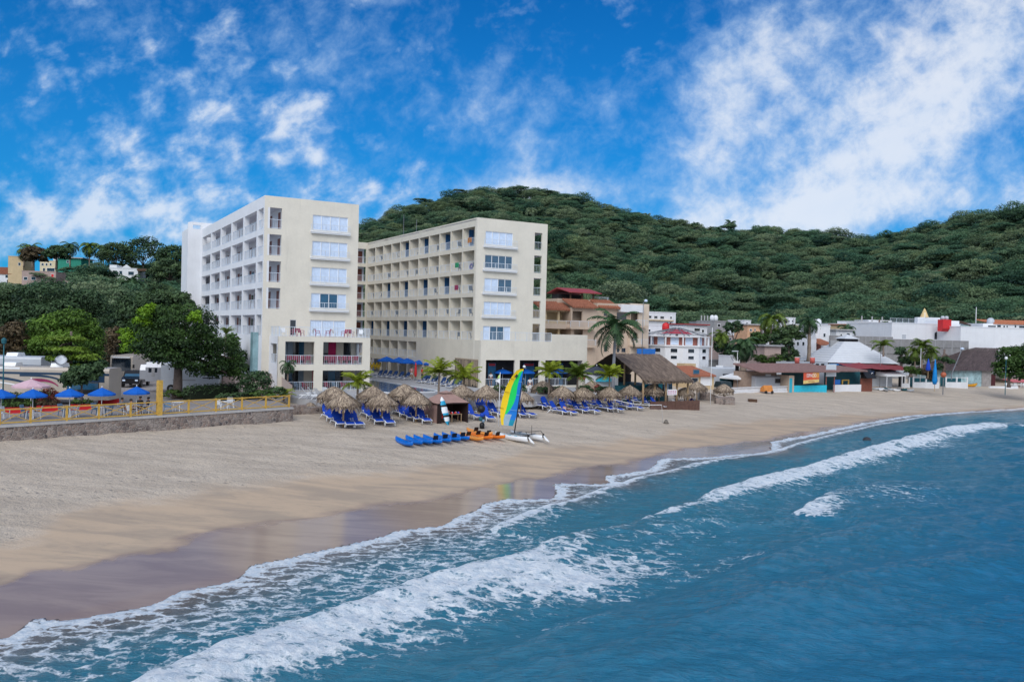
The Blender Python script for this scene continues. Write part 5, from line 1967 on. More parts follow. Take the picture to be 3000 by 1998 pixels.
UMB = Kind(mk_umbrella)
for k, (x, y, lab) in enumerate(((2, 1232, 'blue umbrella cut by the left edge of the picture'), (95, 1230, 'blue umbrella in front of the striped motorhome, under the pale pink parasol'),
                                 (203, 1226, 'blue umbrella below the small bushy tree on the camper terrace'), (297, 1222, 'blue umbrella beside the drive between the campers'), (399, 1216, 'blue umbrella just left of the tall yellow post'))):
    UMB(tuple(atz(x, y, ZT)), k * .7, lab, (.86, .86, 1.0), 'blue umbrellas on the camper terrace')
pk = UMB(tuple(atz(90, 1203, ZT)), .3, 'pale pink parasol in front of the striped motorhome', (1.25, 1.25, 1.12))
for ch in pk.children:
    if ch.name.startswith('canopy'):
        ch.data = ch.data.copy()
        ch.data.materials[0] = pm('pale_pink_canvas', (.66, .44, .50), .8, .1)


def mk_chair(mat):
    def make(label):
        t = thing('plastic_chair', label, 'chair')
        MB().box(-.24, .24, -.24, .24, .41, .45).build('seat', mat, t)
        MB().prism([(.2, .45), (.25, .45), (.36, .88), (.31, .88)], -.23, .23).build('backrest', mat, t)
        for s in (-1, 1):
            for y in (-.22, .22):
                MB().bar((s * .21, y, .41), (s * .26, y * 1.15, 0), .045).build('leg', mat, t)
            MB().bar((s * .26, -.22, .64), (s * .26, .27, .66), .05).bar((s * .26, -.2, .64), (s * .25, -.2, .42), .04).build('armrest', mat, t)
        return t
    return make


CHW, CHB, CHR = Kind(mk_chair(M_WPLAS)), Kind(mk_chair(pm('grey_blue_plastic', (.16, .25, .36), .5))), Kind(mk_chair(pm('striped_red_cloth', (.36, .05, .10), .7, .5, 9)))
grp = 'plastic chairs on the camper terrace'
for K, x, y, rz, lab in ((CHW, 12, 1228, 1.2, 'white chair below the umbrella at the picture edge'), (CHB, 76, 1222, 1.6, 'grey blue chair left of the second umbrella pole'), (CHW, 108, 1226, -1.2, 'white chair right of the second umbrella pole'),
                         (CHB, 186, 1218, 1.4, 'grey blue chair left of the third umbrella pole'), (CHW, 216, 1222, -1.4, 'white chair right of the third umbrella pole'), (CHB, 283, 1216, 1.2, 'grey blue chair left of the fourth umbrella pole'),
                         (CHB, 318, 1218, -1.0, 'grey blue chair right of the fourth umbrella pole'), (CHW, 372, 1214, 2.6, 'white chair left of the people by the tall yellow post'), (CHW, 415, 1208, -1.3, 'white chair right of the fifth umbrella pole'),
                         (CHW, 644, 1200, 2.9, 'white chair behind the railing, left of the pair near the hotel'), (CHW, 676, 1194, 3.3, 'white chair behind the railing, right of the pair near the hotel'), (CHB, 490, 1208, .4, 'grey blue chair right of the tall yellow post')):
    K(tuple(atz(x, y, ZT)), rz, lab, None, grp)


def mk_table(label):
    t = thing('plastic_table', label, 'table')
    MB().cyl(0, 0, .70, .74, .45, n=16).build('tabletop', M_WPLAS, t)
    for k in range(4):
        a = math.pi / 4 + k * math.pi / 2
        MB().bar((.3 * math.cos(a), .3 * math.sin(a), .7), (.38 * math.cos(a), .38 * math.sin(a), 0), .045).build('leg', M_WPLAS, t)
    return t


TBL = Kind(mk_table)
for x, y, lab in ((93, 1226, 'round white table under the second umbrella'), (201, 1222, 'round white table under the third umbrella'), (300, 1220, 'round white table under the fourth umbrella'), (396, 1214, 'round white table between the people under the fifth umbrella'),
                  (660, 1202, 'low white table between the two chairs near the hotel'), (520, 1204, 'round white table right of the tall yellow post')):
    TBL(tuple(atz(x, y, ZT)), 0, lab, None, 'round white tables on the camper terrace')

# hedges, planters, shrubs
def shrub(name, label, cat, loc, r, h, mat, seed, n=700, size=.12, group=None, rz=0.0, ry=None, k=9):
    rng = np.random.default_rng(seed)
    bl = ring(0, 0, r, h / 2, k, rng, ry=ry)
    bl = [((c[0][0], c[0][1], max(.15 * h, c[0][2] + h * .5)), c[1], c[2]) for c in bl]
    t = thing(name, label, cat, loc, rz, group)
    b = MB()
    for q in bl[:5]:
        b.tube([(0, 0, 0), Vector(q[0]) * .5, q[0]], [.05, .04, .02], 5)
    b.build('stem', M_BARK, t)
    V, F, S = leaves(bl, n, size, rng)
    link('leaves', npmesh('leaves', V, F, mat, {'shade': S}, False), t)
    return t


def hedge(name, label, a, c, w, h, mat, seed, n=1200, size=.11):
    a, c = np.array(a), np.array(c)
    L = np.hypot(*(c - a)[:2])
    rng = np.random.default_rng(seed)
    N = max(3, int(L / (w * .8)))
    bl = [(((i + .5) * L / N, 0, h * .5), (L / N * .8, w / 2, h * .56), .08 * rng.normal()) for i in range(N)]
    t = thing(name, label, 'hedge', tuple(a), math.atan2(c[1] - a[1], c[0] - a[0]))
    MB().box(.1, L - .1, -w * .35, w * .35, 0, h * .8).build('inner_branches', pm('hedge_core', (.012, .02, .008), .9), t)
    V, F, S = leaves(bl, n, size, rng)
    link('leaves', npmesh('leaves', V, F, mat, {'shade': S}, False), t)
    return t


hedge('hedge', 'bright green hedge behind the planters below the striped motorhome', atz(-30, 1198, ZT), atz(150, 1190, ZT), 1.1, 1.25, F_HEDGE, 31, 1500)
hedge('hedge', 'dark clipped hedge right of the big tree trunk', atz(545, 1172, ZT), atz(690, 1160, ZT), 1.4, 1.35, F_DARK, 32, 1700)
hedge('hedge', 'low dark hedge in front of the pale garden wall', atz(640, 1178, ZT), atz(760, 1166, ZT), 1.0, .7, F_DARK, 33, 1100)
for k, (x, y, lab) in enumerate(((30, 1210, 'red planter left of the second umbrella'), (62, 1208, 'red planter directly below the pink parasol'), (142, 1204, 'red planter with tall reddish flowers'), (240, 1200, 'long red planter left of the parked black truck'), (318, 1182, 'small red planter beside the drive'))):
    p = atz(x, y, ZT)
    t = thing('planter', lab, 'planter', tuple(p), .5, 'red planters on the camper terrace')
    MB().prism([(-.22, 0), (.22, 0), (.3, .42), (-.3, .42)], -.8, .8).build('tub', M_RED, t)
    rng = np.random.default_rng(60 + k)
    V, F, S = leaves([((dx_, 0, .55), (.45, .3, .32), 0) for dx_ in (-.4, .4)], 260, .09, rng)
    link('leaves', npmesh('leaves', V, F, F_RUST if k == 2 else F_HEDGE, {'shade': S}, False), t)
shrub('flowering_shrub', 'reddish flowering shrub in the third planter', 'shrub', tuple(atz(140, 1198, ZT)), .75, 1.7, foliage_mat('red_flower', (.10, .03, .02), (.42, .12, .09)), 71, 600, .09)
shrub('round_shrub', 'dark green rounded shrub before the pale garden wall', 'shrub', tuple(atz(748, 1166, ZT)), 1.5, 2.6, F_DARK, 72, 2200, .12, k=16)
shrub('low_shrub', 'bright low shrub at the foot of the rounded dark shrub', 'shrub', tuple(atz(772, 1172, ZT)), 1.1, .95, F_HEDGE, 73, 700, .11)
shrub('low_shrub', 'dark low shrub against the sloping end of the garden wall', 'shrub', tuple(atz(808, 1168, ZT)), 1.0, 1.1, F_DARK, 74, 700, .11)
shrub('low_shrub', 'yellowish shrub at the foot of the big mango tree', 'shrub', tuple(atz(508, 1170, ZT)), .9, .9, F_HEDGE, 75, 600, .1)
for k, (x, y, h, lab, m) in enumerate(((650, 1150, 1.0, 'spiky fan plant left of the pale garden wall', F_PALM), (832, 1166, .7, 'small yellow green palm by the sloping garden wall', F_PALMY))):
    palm('fan_plant', lab, tuple(atz(x, y, ZT)), .25, .08, 15, 1.5, m, 80 + k, droop=.7, upr=(.5, 1.3), leaf=.3)
palm('slender_palm', 'slender bare palm trunk between the dark tree and the garden wall', tuple(atz(652, 1146, ZT)), 6.0, .075, 9, 1.3, F_PALM, 85, droop=.8, leaf=.3, lean=(.25, 0), upr=(.9, 1.5))
palm('slender_palm', 'small dark palm before the white lower wall of the left hotel block', tuple(atz(842, 1150, ZT)), 2.9, .08, 13, 1.3, F_PALMD, 86, droop=1.3, leaf=.38)
# garden wall
ga, gb2, gc = atz(688, 1150, ZT), atz(812, 1140, ZT), atz(856, 1164, ZT)
t = thing('garden_wall', 'pale pinkish garden wall with a sloping end beside the left hotel block', 'wall', tuple(ga), math.atan2(gb2[1] - ga[1], gb2[0] - ga[0]))
L = math.hypot(gb2[0] - ga[0], gb2[1] - ga[1])
MB().box(0, L, 0, .25, -.3, 1.75).build('wall', pm('pale_pink_wall', (.58, .47, .42), .9, .1, .6, stain=.2), t)
MB().box(-1.7, -.004, 0, .25, -.3, 1.7).build('side_panel', pm('brown_pink_wall', (.36, .27, .24), .9, .1, .6), t)
d2 = Vector((gc[0] - gb2[0], gc[1] - gb2[1], 0))
d2.rotate(Matrix.Rotation(-math.atan2(gb2[1] - ga[1], gb2[0] - ga[0]), 3, 'Z'))
b = MB()
b.add([(L, -.004, -.3), (L + d2.x, d2.y, -.3), (L + d2.x, d2.y, 1.15), (L, -.004, 1.75), (L + .2, .2, -.3), (L + d2.x + .2, d2.y + .2, -.3), (L + d2.x + .2, d2.y + .2, 1.15), (L + .2, .2, 1.75)],
      [(0, 1, 2, 3), (7, 6, 5, 4), (3, 2, 6, 7), (1, 5, 6, 2)])
b.build('sloping_end', MATS['pale_pink_wall'], t)

# lamp posts of the park
for x, y, h, lab in ((8, 1198, 5.0, 'dark green lamp post at the left edge by the striped motorhome'), (300, 1176, 2.3, 'short white lamp post with a glass lantern above the fourth umbrella')):
    p = atz(x, y, ZT)
    t = thing('lamp_post', lab, 'street lamp', tuple(p))
    MB().cyl(0, 0, 0, h, .06, .045, 8).cyl(0, 0, 0, .5, .1, n=8).build('post', M_TEALD if x < 50 else M_WFRAME, t, True)
    MB().lathe([(.03, h), (.16, h + .06), (.2, h + .35), (.06, h + .5), (0, h + .52)], n=8).build('lantern', M_TEALD if x < 50 else M_CURT, t)


# campers --------------------------------------------------------------
def camper(name, label, cat, x1, x2, ytop, ybot, yaw, wide, body, stripes=(), wins=(), roofbits=True, front=None, z=None):
    """coach body: anchored at the ground corner seen at (x1, ybot); long side spans to bearing x2"""
    p = atz(x1, ybot, ZT)
    e, nb = np.array([math.cos(yaw), math.sin(yaw), 0]), np.array([-math.sin(yaw), math.cos(yaw), 0])
    L = (hit(x2, ybot, p, nb) - p) @ e
    hh = hit((x1 + x2) / 2, ytop, p, nb)[2] - ZT
    t = thing(name, label, cat, tuple(p), yaw)
    b = MB()
    r = .22
    prof = [(0, .45), (0, hh - r), (r * .3, hh - r * .3), (r, hh), (wide - r, hh), (wide - r * .3, hh - r * .3), (wide, hh - r), (wide, .45)]
    b.prism(prof, 0, L)
    b.build('body', body, t)
    for (f0, f1, z0, z1, m) in stripes:
        MB().box(L * f0, L * f1, -.012, -.003, hh * z0, hh * z1).build('stripe', m, t)
    for (f0, f1, z0, z1, m) in wins:
        f = MB().box(L * f0 - .04, L * f1 + .04, -.03, -.004, hh * z0 - .04, hh * z1 + .04).build('window', M_BLACK, t)
        MB().box(L * f0, L * f1, -.038, -.032, hh * z0, hh * z1).build('pane', m, f)
    for f in (.18, .24, .8):
        w = MB().tube([(L * f, -.02, .42), (L * f, .25, .42)], .42, 14).build('wheel', M_BLACK, t)
        MB().tube([(L * f, -.035, .42), (L * f, -.022, .42)], .2, 10).build('rim', M_STEEL, w)
    if roofbits:
        for f in (.3, .62):
            MB().prism([(.6, hh - .02), (wide - .6, hh - .02), (wide - .8, hh + .3), (.8, hh + .3)], L * f - .5, L * f + .5).build('roof_unit', M_WFRAME, t)
    return t, L, hh


M_CREAM = pm('cream_coach_paint', (.46, .40, .34), .35, .08, 1)
M_NAVY = pm('navy_coach_paint', (.02, .05, .10), .3, .2, 1)
M_LGR = pm('light_coach_paint', (.50, .53, .58), .35, .06, 1)
t, L, hh = camper('motorhome', 'large cream motorhome with dark swooping stripes and a magenta swirl, behind the umbrellas', 'motorhome', -120, 318, 1075, 1180, R(3), 2.5, M_CREAM,
                  stripes=[(0, 1, .80, .86, M_NAVY), (.0, .40, .93, .985, M_WFRAME), (.68, .97, .62, .80, M_NAVY)], wins=[(.72, .93, .42, .60, M_BLUEGL)])
# swoops laid on the flank as thin curved bands
def swoop(parent, pts, w0, w1, mat, y=-.016):
    V, F = [], []
    n = len(pts)
    for i, (x, z) in enumerate(pts):
        w = w0 + (w1 - w0) * i / (n - 1)
        V += [(x, y, z - w / 2), (x, y, z + w / 2)]
    b = MB()
    b.add(V, [(2 * i, 2 * i + 2, 2 * i + 3, 2 * i + 1) for i in range(n - 1)])
    return b.build('swoop', mat, parent)


cur = lambda x0, z0, x1, z1, x2, z2: [((1 - s) ** 2 * x0 + 2 * s * (1 - s) * x1 + s * s * x2, (1 - s) ** 2 * z0 + 2 * s * (1 - s) * z1 + s * s * z2) for s in [k / 12 for k in range(13)]]
swoop(t, cur(L * .1, hh * .72, L * .4, hh * .72, L * .55, hh * .42), .30, .10, M_NAVY)
swoop(t, cur(L * .1, hh * .60, L * .36, hh * .60, L * .52, hh * .36), .14, .06, M_WFRAME, -.02)
swoop(t, cur(L * .40, hh * .78, L * .66, hh * .80, L * .70, hh * .58), .22, .10, M_NAVY, -.024)
swoop(t, cur(L * .47, hh * .62, L * .60, hh * .72, L * .66, hh * .50), .32, .10, pm('magenta_coach_paint', (.30, .03, .10), .35, .3, 1), -.028)
swoop(t, cur(L * .44, hh * .12, L * .6, hh * .3, L * .92, hh * .38), .10, .42, M_BLACK, -.02)
sdp = thing('satellite_dish', 'pale satellite dish standing on the striped motorhome roof', 'satellite dish', tuple(Vector(t.location) + Vector((L * .64, 1.2, hh))), .4)
MB().cyl(0, 0, 0, .45, .05, n=8).build('mount', M_STEEL, sdp)
MB().lathe([(0, .0), (.25, .05), (.45, .17), (.47, .18), (.25, .07), (0, .03)], n=16).build('dish', M_LGR, sdp, True, (0, -.05, .5), (R(60), 0, 0))
camper('camper_trailer', 'white flat roofed camper behind the striped motorhome at the left edge', 'camper', -140, 118, 1043, 1160, R(2), 2.6, M_LGR, stripes=[(0, 1, .74, .80, M_NAVY)], wins=[(.3, .5, .5, .68, M_DARKGL)])
t, L, hh = camper('fifth_wheel_trailer', 'long pale travel trailer with black window behind the big tree trunk', 'trailer', 470, 640, 1064, 1150, R(4), 2.5, M_LGR, stripes=[(.2, .6, .42, .45, M_GREY), (.72, .98, .5, .53, M_BLACK)],
                  wins=[(.72, .84, .62, .76, M_DARKGL)])
# silver rounded nose of the trailer, over the hitch
b = MB()
for k in range(1):
    b.prism([(0, 1.1), (0, hh - .5), (.3, hh), (2.2, hh), (2.5, hh - .5), (2.5, 1.1)], -1.5, 0)
    b.prism([(.1, 1.3), (.1, hh - .8), (.4, hh - .25), (2.1, hh - .25), (2.4, hh - .8), (2.4, 1.3)], -2.1, -1.502)
b.build('nose', pm('silver_paint', (.45, .46, .50), .3, .1, 1, metal=.3), t)
MB().box(-1.2, -.35, -.012, -.004, hh - 1.0, hh - .55).build('nose_window', M_DARKGL, t)
MB().prism([(-.02, hh - .5), (-.02, 1.6), (-.012, 1.6), (-.012, hh - .5)], -.9, -.6).build('grey_band', M_GREY, t)
camper('camper_trailer', 'white camper with dark awning half hidden in the tree shade left of the hotel', 'camper', 560, 660, 1034, 1130, R(4), 2.5, M_WHITE2, wins=[(.5, .8, .55, .72, M_DARKGL)])
# coach facing us
p = atz(322, 1120, ZT)
t = thing('motorhome', 'motorhome parked nose toward us with a big windscreen beside the drive', 'motorhome', tuple(p), R(8))
MB().prism([(0, .4), (-.15, 1.2), (.0, 2.9), (.3, 3.1), (7, 3.1), (7, .4)], 0, 2.45).build('body', M_CREAM, t)
MB().add([(.15, -.165, 1.35), (2.3, -.165, 1.35), (2.25, -.03, 2.75), (.2, -.03, 2.75)], [(0, 1, 2, 3)]).build('windscreen', M_DARKGL, t)
MB().box(.3, 2.15, -.17, -.10, 2.82, 2.98).build('roof_cap', M_WFRAME, t)
for x in (.28, 2.17):
    MB().box(x - .14, x + .14, -.16, -.1, .72, .9).build('headlight', M_CURT, t)
    MB().box(x + (-.55 if x < 1 else .35), x + (-.35 if x < 1 else .55), -.3, -.2, 1.7, 2.1).build('mirror', M_BLACK, t)
MB().box(.3, 2.15, -.16, -.08, .42, .62).build('bumper', M_GREY, t)
# black pick-up under the trailer nose
p = atz(352, 1136, ZT)
t = thing('pickup_truck', 'black pick-up truck in shade beside the silver trailer nose', 'truck', tuple(p), R(12))
MB().prism([(0, .45), (0, 1.0), (1.2, 1.12), (1.9, 1.75), (3.4, 1.75), (3.7, 1.15), (5.4, 1.1), (5.4, .45)], 0, 1.9).build('body', pm('black_car_paint', (.012, .012, .015), .25, .1), t)
MB().add([(.12, 1.22, 1.16), (1.78, 1.22, 1.16), (1.7, 1.87, 1.7), (.2, 1.87, 1.7)], [(0, 1, 2, 3)]).build('windscreen', M_BLUEGL, t)
for x in (-.06, 1.7):
    for y in (.9, 4.4):
        MB().tube([(x, y, .38), (x + .26, y, .38)], .38, 12).build('wheel', M_BLACK, t)
for x in (.2, 1.45):
    MB().box(x, x + .28, -.02, -.002, .72, .88).build('headlight', M_CURT, t)

# trees of the park ----------------------------------------------------
def blobs_px(cen, dep, specs):
    """clumps given as (px, py, rx px, ry px, depth offset, tone) around a trunk foot"""
    out = []
    for (x, y, rx, ry, dz_, tn) in specs:
        q = atd(x, y, dep + dz_)
        out.append(((q[0] - cen[0], q[1] - cen[1], q[2] - cen[2]), (rx * dep / FOC, (rx + ry) / 2 * dep / FOC, ry * dep / FOC), tn))
    return out


def spread(bl, k, seed, f=.55):
    """break big clumps into smaller ones so the outline is uneven"""
    rng = np.random.default_rng(seed)
    out = []
    for c, r, tn in bl:
        for i in range(k):
            t = i * 2.4 + rng.random()
            zz = 1 - 2 * (i + .5) / k
            q = math.sqrt(1 - zz * zz)
            s = f * (.7 + .5 * rng.random())
            out.append(((c[0] + r[0] * .66 * q * math.cos(t), c[1] + r[1] * .66 * q * math.sin(t), c[2] + r[2] * .66 * zz), (r[0] * s, r[1] * s, r[2] * s), tn + .13 * rng.normal()))
    return out


p = atz(520, 1166, ZT)
dp_ = p[1]
main = blobs_px(p, dp_, [(480, 960, 80, 60, 0, .02), (560, 985, 85, 70, -1.5, -.10), (420, 990, 55, 55, 1, .05), (500, 1020, 95, 50, -2.5, -.12), (600, 1010, 60, 60, 1.5, -.05), (590, 1060, 70, 55, 0, -.12), (660, 1040, 50, 60, 2.5, -.02), (690, 1080, 35, 45, 2.5, -.05), (455, 930, 50, 35, 1.5, .12), (540, 920, 60, 35, 1, .1), (540, 1062, 60, 26, -2.5, -.15), (640, 1085, 50, 32, 2, -.12)])
lime = blobs_px(p, dp_, [(395, 1010, 32, 40, -1.5, .1), (420, 930, 28, 38, -1.5, .1), (375, 985, 26, 22, 0, 0), (572, 930, 22, 22, -3.5, .2), (440, 905, 20, 16, 0, .1), (365, 970, 22, 10, 0, .0)])
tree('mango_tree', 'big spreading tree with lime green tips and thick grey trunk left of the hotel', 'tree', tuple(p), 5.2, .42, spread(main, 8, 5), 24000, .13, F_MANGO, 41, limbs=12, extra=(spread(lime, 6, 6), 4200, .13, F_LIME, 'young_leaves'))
p = atz(195, 1130, ZT)
main = blobs_px(p, p[1], [(190, 960, 85, 50, 0, .08), (130, 1000, 55, 55, 0, .05), (250, 990, 50, 60, 1, -.05), (190, 1010, 90, 45, -1, -.10), (110, 1030, 35, 35, 0, -.1), (265, 1035, 40, 35, 0, -.15)])
tree('round_tree', 'rounded bright green tree behind the striped motorhome', 'tree', tuple(p), 5.5, .35, spread(main, 9, 15), 17000, .15, F_ROUND, 42, limbs=9)
p = atz(205, 1168, ZT)
main = blobs_px(p, p[1], [(195, 994, 58, 9, -1, .25), (160, 992, 25, 8, -1, .2), (200, 1026, 66, 10, -1, .2), (235, 1048, 55, 12, -1, .25), (170, 1052, 35, 10, -1, .15), (215, 1075, 40, 10, -1, .1)])
tree('almond_tree', 'light green almond tree with flat tiers of leaves in front of the rounded tree', 'tree', tuple(p), 6.0, .14, spread(main, 7, 16, .6), 3400, .16, F_LIME.copy() if False else foliage_mat('almond_leaf', (.02, .055, .006), (.16, .25, .03)), 43, limbs=6)
p = atz(238, 1193, ZT)
main = blobs_px(p, p[1], [(238, 1100, 45, 35, -1, 0), (205, 1115, 26, 24, -1, -.05), (275, 1090, 24, 28, -1, .02), (300, 1072, 14, 14, -1, .05)])
tree('bushy_tree', 'small dark bushy tree hiding the motorhome end above the third umbrella', 'tree', tuple(p), 2.2, .1, spread(main, 8, 17), 4200, .13, F_DARK, 44, limbs=6)
p = atz(332, 1110, ZT)
tree('brown_tree', 'thin brownish tree between the rounded tree and the mango tree', 'tree', tuple(p), 4, .15, spread(blobs_px(p, p[1], [(330, 1000, 28, 40, 0, 0), (322, 1045, 22, 25, 0, 0)]), 8, 18), 1500, .16, F_RUST, 45)
p = atz(25, 1130, ZT)
tree('brown_tree', 'rusty brown leafless looking tree at the left picture edge', 'tree', tuple(p), 4, .15, spread(blobs_px(p, p[1], [(30, 985, 48, 40, 0, 0), (10, 1020, 35, 25, 0, 0), (55, 1010, 30, 25, 0, 0)]), 8, 19), 2400, .18, F_RUST, 46)
for k, (x, y, specs, lab) in enumerate(((130, 1090, [(130, 880, 95, 55, 0, 0), (60, 905, 50, 60, 0, -.05), (230, 890, 80, 45, 3, -.03), (290, 930, 60, 45, 3, -.08), (140, 930, 110, 50, -2, -.1), (320, 960, 40, 40, 0, -.1)], 'wide dark tree mass behind the rounded tree'),
                                        (395, 1080, [(395, 905, 55, 40, 0, 0), (450, 890, 60, 40, 3, 0), (370, 940, 40, 40, -2, -.1), (520, 885, 50, 30, 4, -.02)], 'dark tree behind the mango tree, left of the white end tower'),
                                        (20, 1080, [(15, 885, 55, 40, 0, -.05), (-30, 910, 60, 50, 0, -.1), (20, 925, 40, 40, 0, -.1)], 'dark tree at the left picture edge below the red roofed house'))):
    p = atz(x, y, ZT)
    p = atd(x, y, 118)
    p[2] = ZT
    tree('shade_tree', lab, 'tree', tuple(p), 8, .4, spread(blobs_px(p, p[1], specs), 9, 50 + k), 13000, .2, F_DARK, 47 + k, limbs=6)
p = atz(668, 1128, ZT)
tree('shade_tree', 'dark dense tree against the white lower wall of the left hotel block', 'tree', tuple(p), 3.5, .25, spread(blobs_px(p, p[1], [(665, 1030, 40, 50, 0, -.08), (700, 1070, 28, 40, -1, -.1), (645, 1085, 40, 35, -1, -.12)]), 8, 53), 4200, .18, F_DARK, 51)

# hillside houses and skyline palms, left --------------------------------------------------
class Front:
    """a facade standing on the ground: survey bearings become lengths along it and heights"""
    def __init__(s, px, py, dep, yaw=TH, z=None):
        s.o = atd(px, py, dep)
        if z is not None:
            s.o[2] = z
        s.yaw = yaw
        s.e = np.array([math.cos(yaw), math.sin(yaw), 0])
        s.n = np.array([-math.sin(yaw), math.cos(yaw), 0])

    def at(s, px, py, back=0.0):
        p = hit(px, py, s.o + s.n * back, s.n) - s.o
        return p @ s.e, p[2]

    def rect(s, x1, y1, x2, y2, back=0.0):
        xm, ym = (x1 + x2) / 2, (y1 + y2) / 2
        a, c = s.at(x1, ym, back)[0], s.at(x2, ym, back)[0]
        z1, z0 = s.at(xm, y1, back)[1], s.at(xm, y2, back)[1]
        return a, c, z0, z1

    def thing(s, name, label, cat, group=None):
        return thing(name, label, cat, tuple(s.o), s.yaw, group)


def flatwin(parent, r, y=0.0, mat=None, frame=None, fw=.08, name='window'):
    a, c, z0, z1 = r
    fw = min(fw, (c - a) / 5, (z1 - z0) / 5)
    f = MB().gridwall(a - fw, c + fw, z0 - fw, z1 + fw, y - .06, y - .004, [(a, c, z0, z1)], 'x').build(name, frame or M_WFRAME, parent)
    MB().box(a, c, y - .03, y - .006, z0, z1).build('pane', mat or M_DARKGL, f)
    return f


def tiles(parent, a, c, z0, z1, y0, y1, over=.3, mat=None, name='tile_roof'):
    """sloping roof from the eave (y0, z0) up to (y1, z1) with rows of round tiles along the eave"""
    b = MB()
    b.prism([(y0 - over, z0 - .08), (y0 - over, z0 + .04), (y1, z1 + .1), (y1, z1 - .02)], a, c)
    n = max(3, int((c - a) / .35))
    for k in range(n):
        x = a + (c - a) * (k + .5) / n
        b.tube([(x, y0 - over - .02, z0 + .06), (x, y1, z1 + .12)], (c - a) / n * .34, 6)
    return b.build(name, mat or M_TERRA, parent)


def block(front, label, x1, x2, ytop, back, mat, wins=(), name='house', cat='house', ybot=None, parapet=True, drop=6.0, wmat=None, group=None):
    t = front.thing(name, label, cat, group)
    a, c, _, z1 = front.rect(x1, ytop, x2, ytop + 10)
    z1 = front.at((x1 + x2) / 2, ytop)[1]
    MB().box(a, c, 0, back, -drop, z1).build('walls', mat, t)
    if parapet:
        MB().gridwall(0, 0, 0, 0, 0, 0, [], 'x')
        MB().box(a - .08, c + .08, -.08, .1, z1 + .004, z1 + .18).box(a - .08, a + .1, .1, back, z1 + .004, z1 + .18).box(c - .1, c + .08, .1, back, z1 + .004, z1 + .18).build('parapet', mat, t)
    for w in wins:
        flatwin(t, front.rect(*w[:4]), 0.0, wmat or (w[4] if len(w) > 4 else M_DARKGL))
    return t, a, c, z1


f = Front(20, 830, hill_hit(20, 830), .15)
t, a, c, z1 = block(f, 'white hillside house with red tiled roof at the left picture edge', -40, 60, 803, 8, M_WHITE2, [(16, 806, 24, 814), (27, 806, 34, 814), (20, 820, 36, 828), (42, 816, 50, 824)], parapet=False)
tiles(t, a, f.at(38, 790)[0], z1, f.at(0, 782)[1], 0, 4)
MB().box(f.at(36, 800)[0], c, .5, 6, z1 + .004, z1 + .9).build('upper_floor', M_WHITE2, t)
f = Front(110, 830, hill_hit(110, 830), .1)
t, a, c, z1 = block(f, 'unfinished pinkish brick block below the cream hillside house', 64, 164, 796, 7, M_PINK, [(70, 812, 80, 820), (92, 812, 104, 820)], name='house')
flatwin(t, f.rect(150, 803, 158, 812), 0, M_RED)
f = Front(140, 792, hill_hit(140, 792), .1)
t, a, c, z1 = block(f, 'cream hillside house with a flat roof and columns above the pink block', 117, 163, 765, 8, M_OCHRE, [(122, 772, 128, 778), (134, 772, 139, 778), (146, 772, 151, 778), (126, 786, 132, 795), (138, 786, 160, 795)])
for ch in t.children:
    if ch.name.startswith('walls'):
        ch.data.materials[0] = pm('cream_paint', (.72, .62, .42), .85, .08)
MB().box(*f.rect(152, 757, 161, 764)[:2], 1, 3, z1 + .19, z1 + 1.2).build('roof_tank', M_WHITE2, t)
f = Front(200, 780, hill_hit(200, 780), .1)
t, a, c, z1 = block(f, 'teal green hillside building under the skyline palms', 170, 238, 757, 10, M_TGREEN, [(196, 764, 202, 770)], parapet=False)
MB().box(a - .8, c + .8, -.8, 10.5, z1 + .004, z1 + .35).build('roof_slab', M_CONC, t)
f = Front(40, 780, hill_hit(40, 780), .1)
t, a, c, z1 = block(f, 'tall ochre hillside house among trees at the upper left', 24, 68, 752, 8, M_OCHRE, [(54, 770, 60, 778)])
f = Front(360, 820, hill_hit(360, 820), .12)
t, a, c, z1 = block(f, 'white hillside villa with gabled front and dark arches', 320, 404, 787, 8, M_WHITE2, [(332, 793, 343, 802), (376, 796, 392, 806), (350, 794, 358, 803)])
MB().box(f.at(320, 790)[0], f.at(341, 790)[0], .3, 5, z1 + .19, f.at(330, 776)[1]).build('upper_floor', M_WHITE2, t)
g0, g1, gz = f.at(356, 797)[0], f.at(384, 797)[0], f.at(370, 778)[1]
MB().add([(g0, -.1, z1 + .2), (g1, -.1, z1 + .2), ((g0 + g1) / 2, -.1, gz + .3), (g0, .4, z1 + .2), (g1, .4, z1 + .2), ((g0 + g1) / 2, .4, gz + .3)], [(0, 1, 2), (5, 4, 3), (1, 4, 5, 2), (0, 2, 5, 3)]).build('gable', M_WHITE2, t)
MB().box(f.at(404, 797)[0], f.at(444, 797)[0], -1, 4, f.at(420, 792)[1] - .3, f.at(420, 788)[1]).build('porch_roof', M_DWOOD, t)
f = Front(205, 838, hill_hit(205, 838), .1)
block(f, 'small weathered pink wall house lower on the left hillside', 190, 220, 824, 5, M_PINK, [(200, 829, 206, 834)])

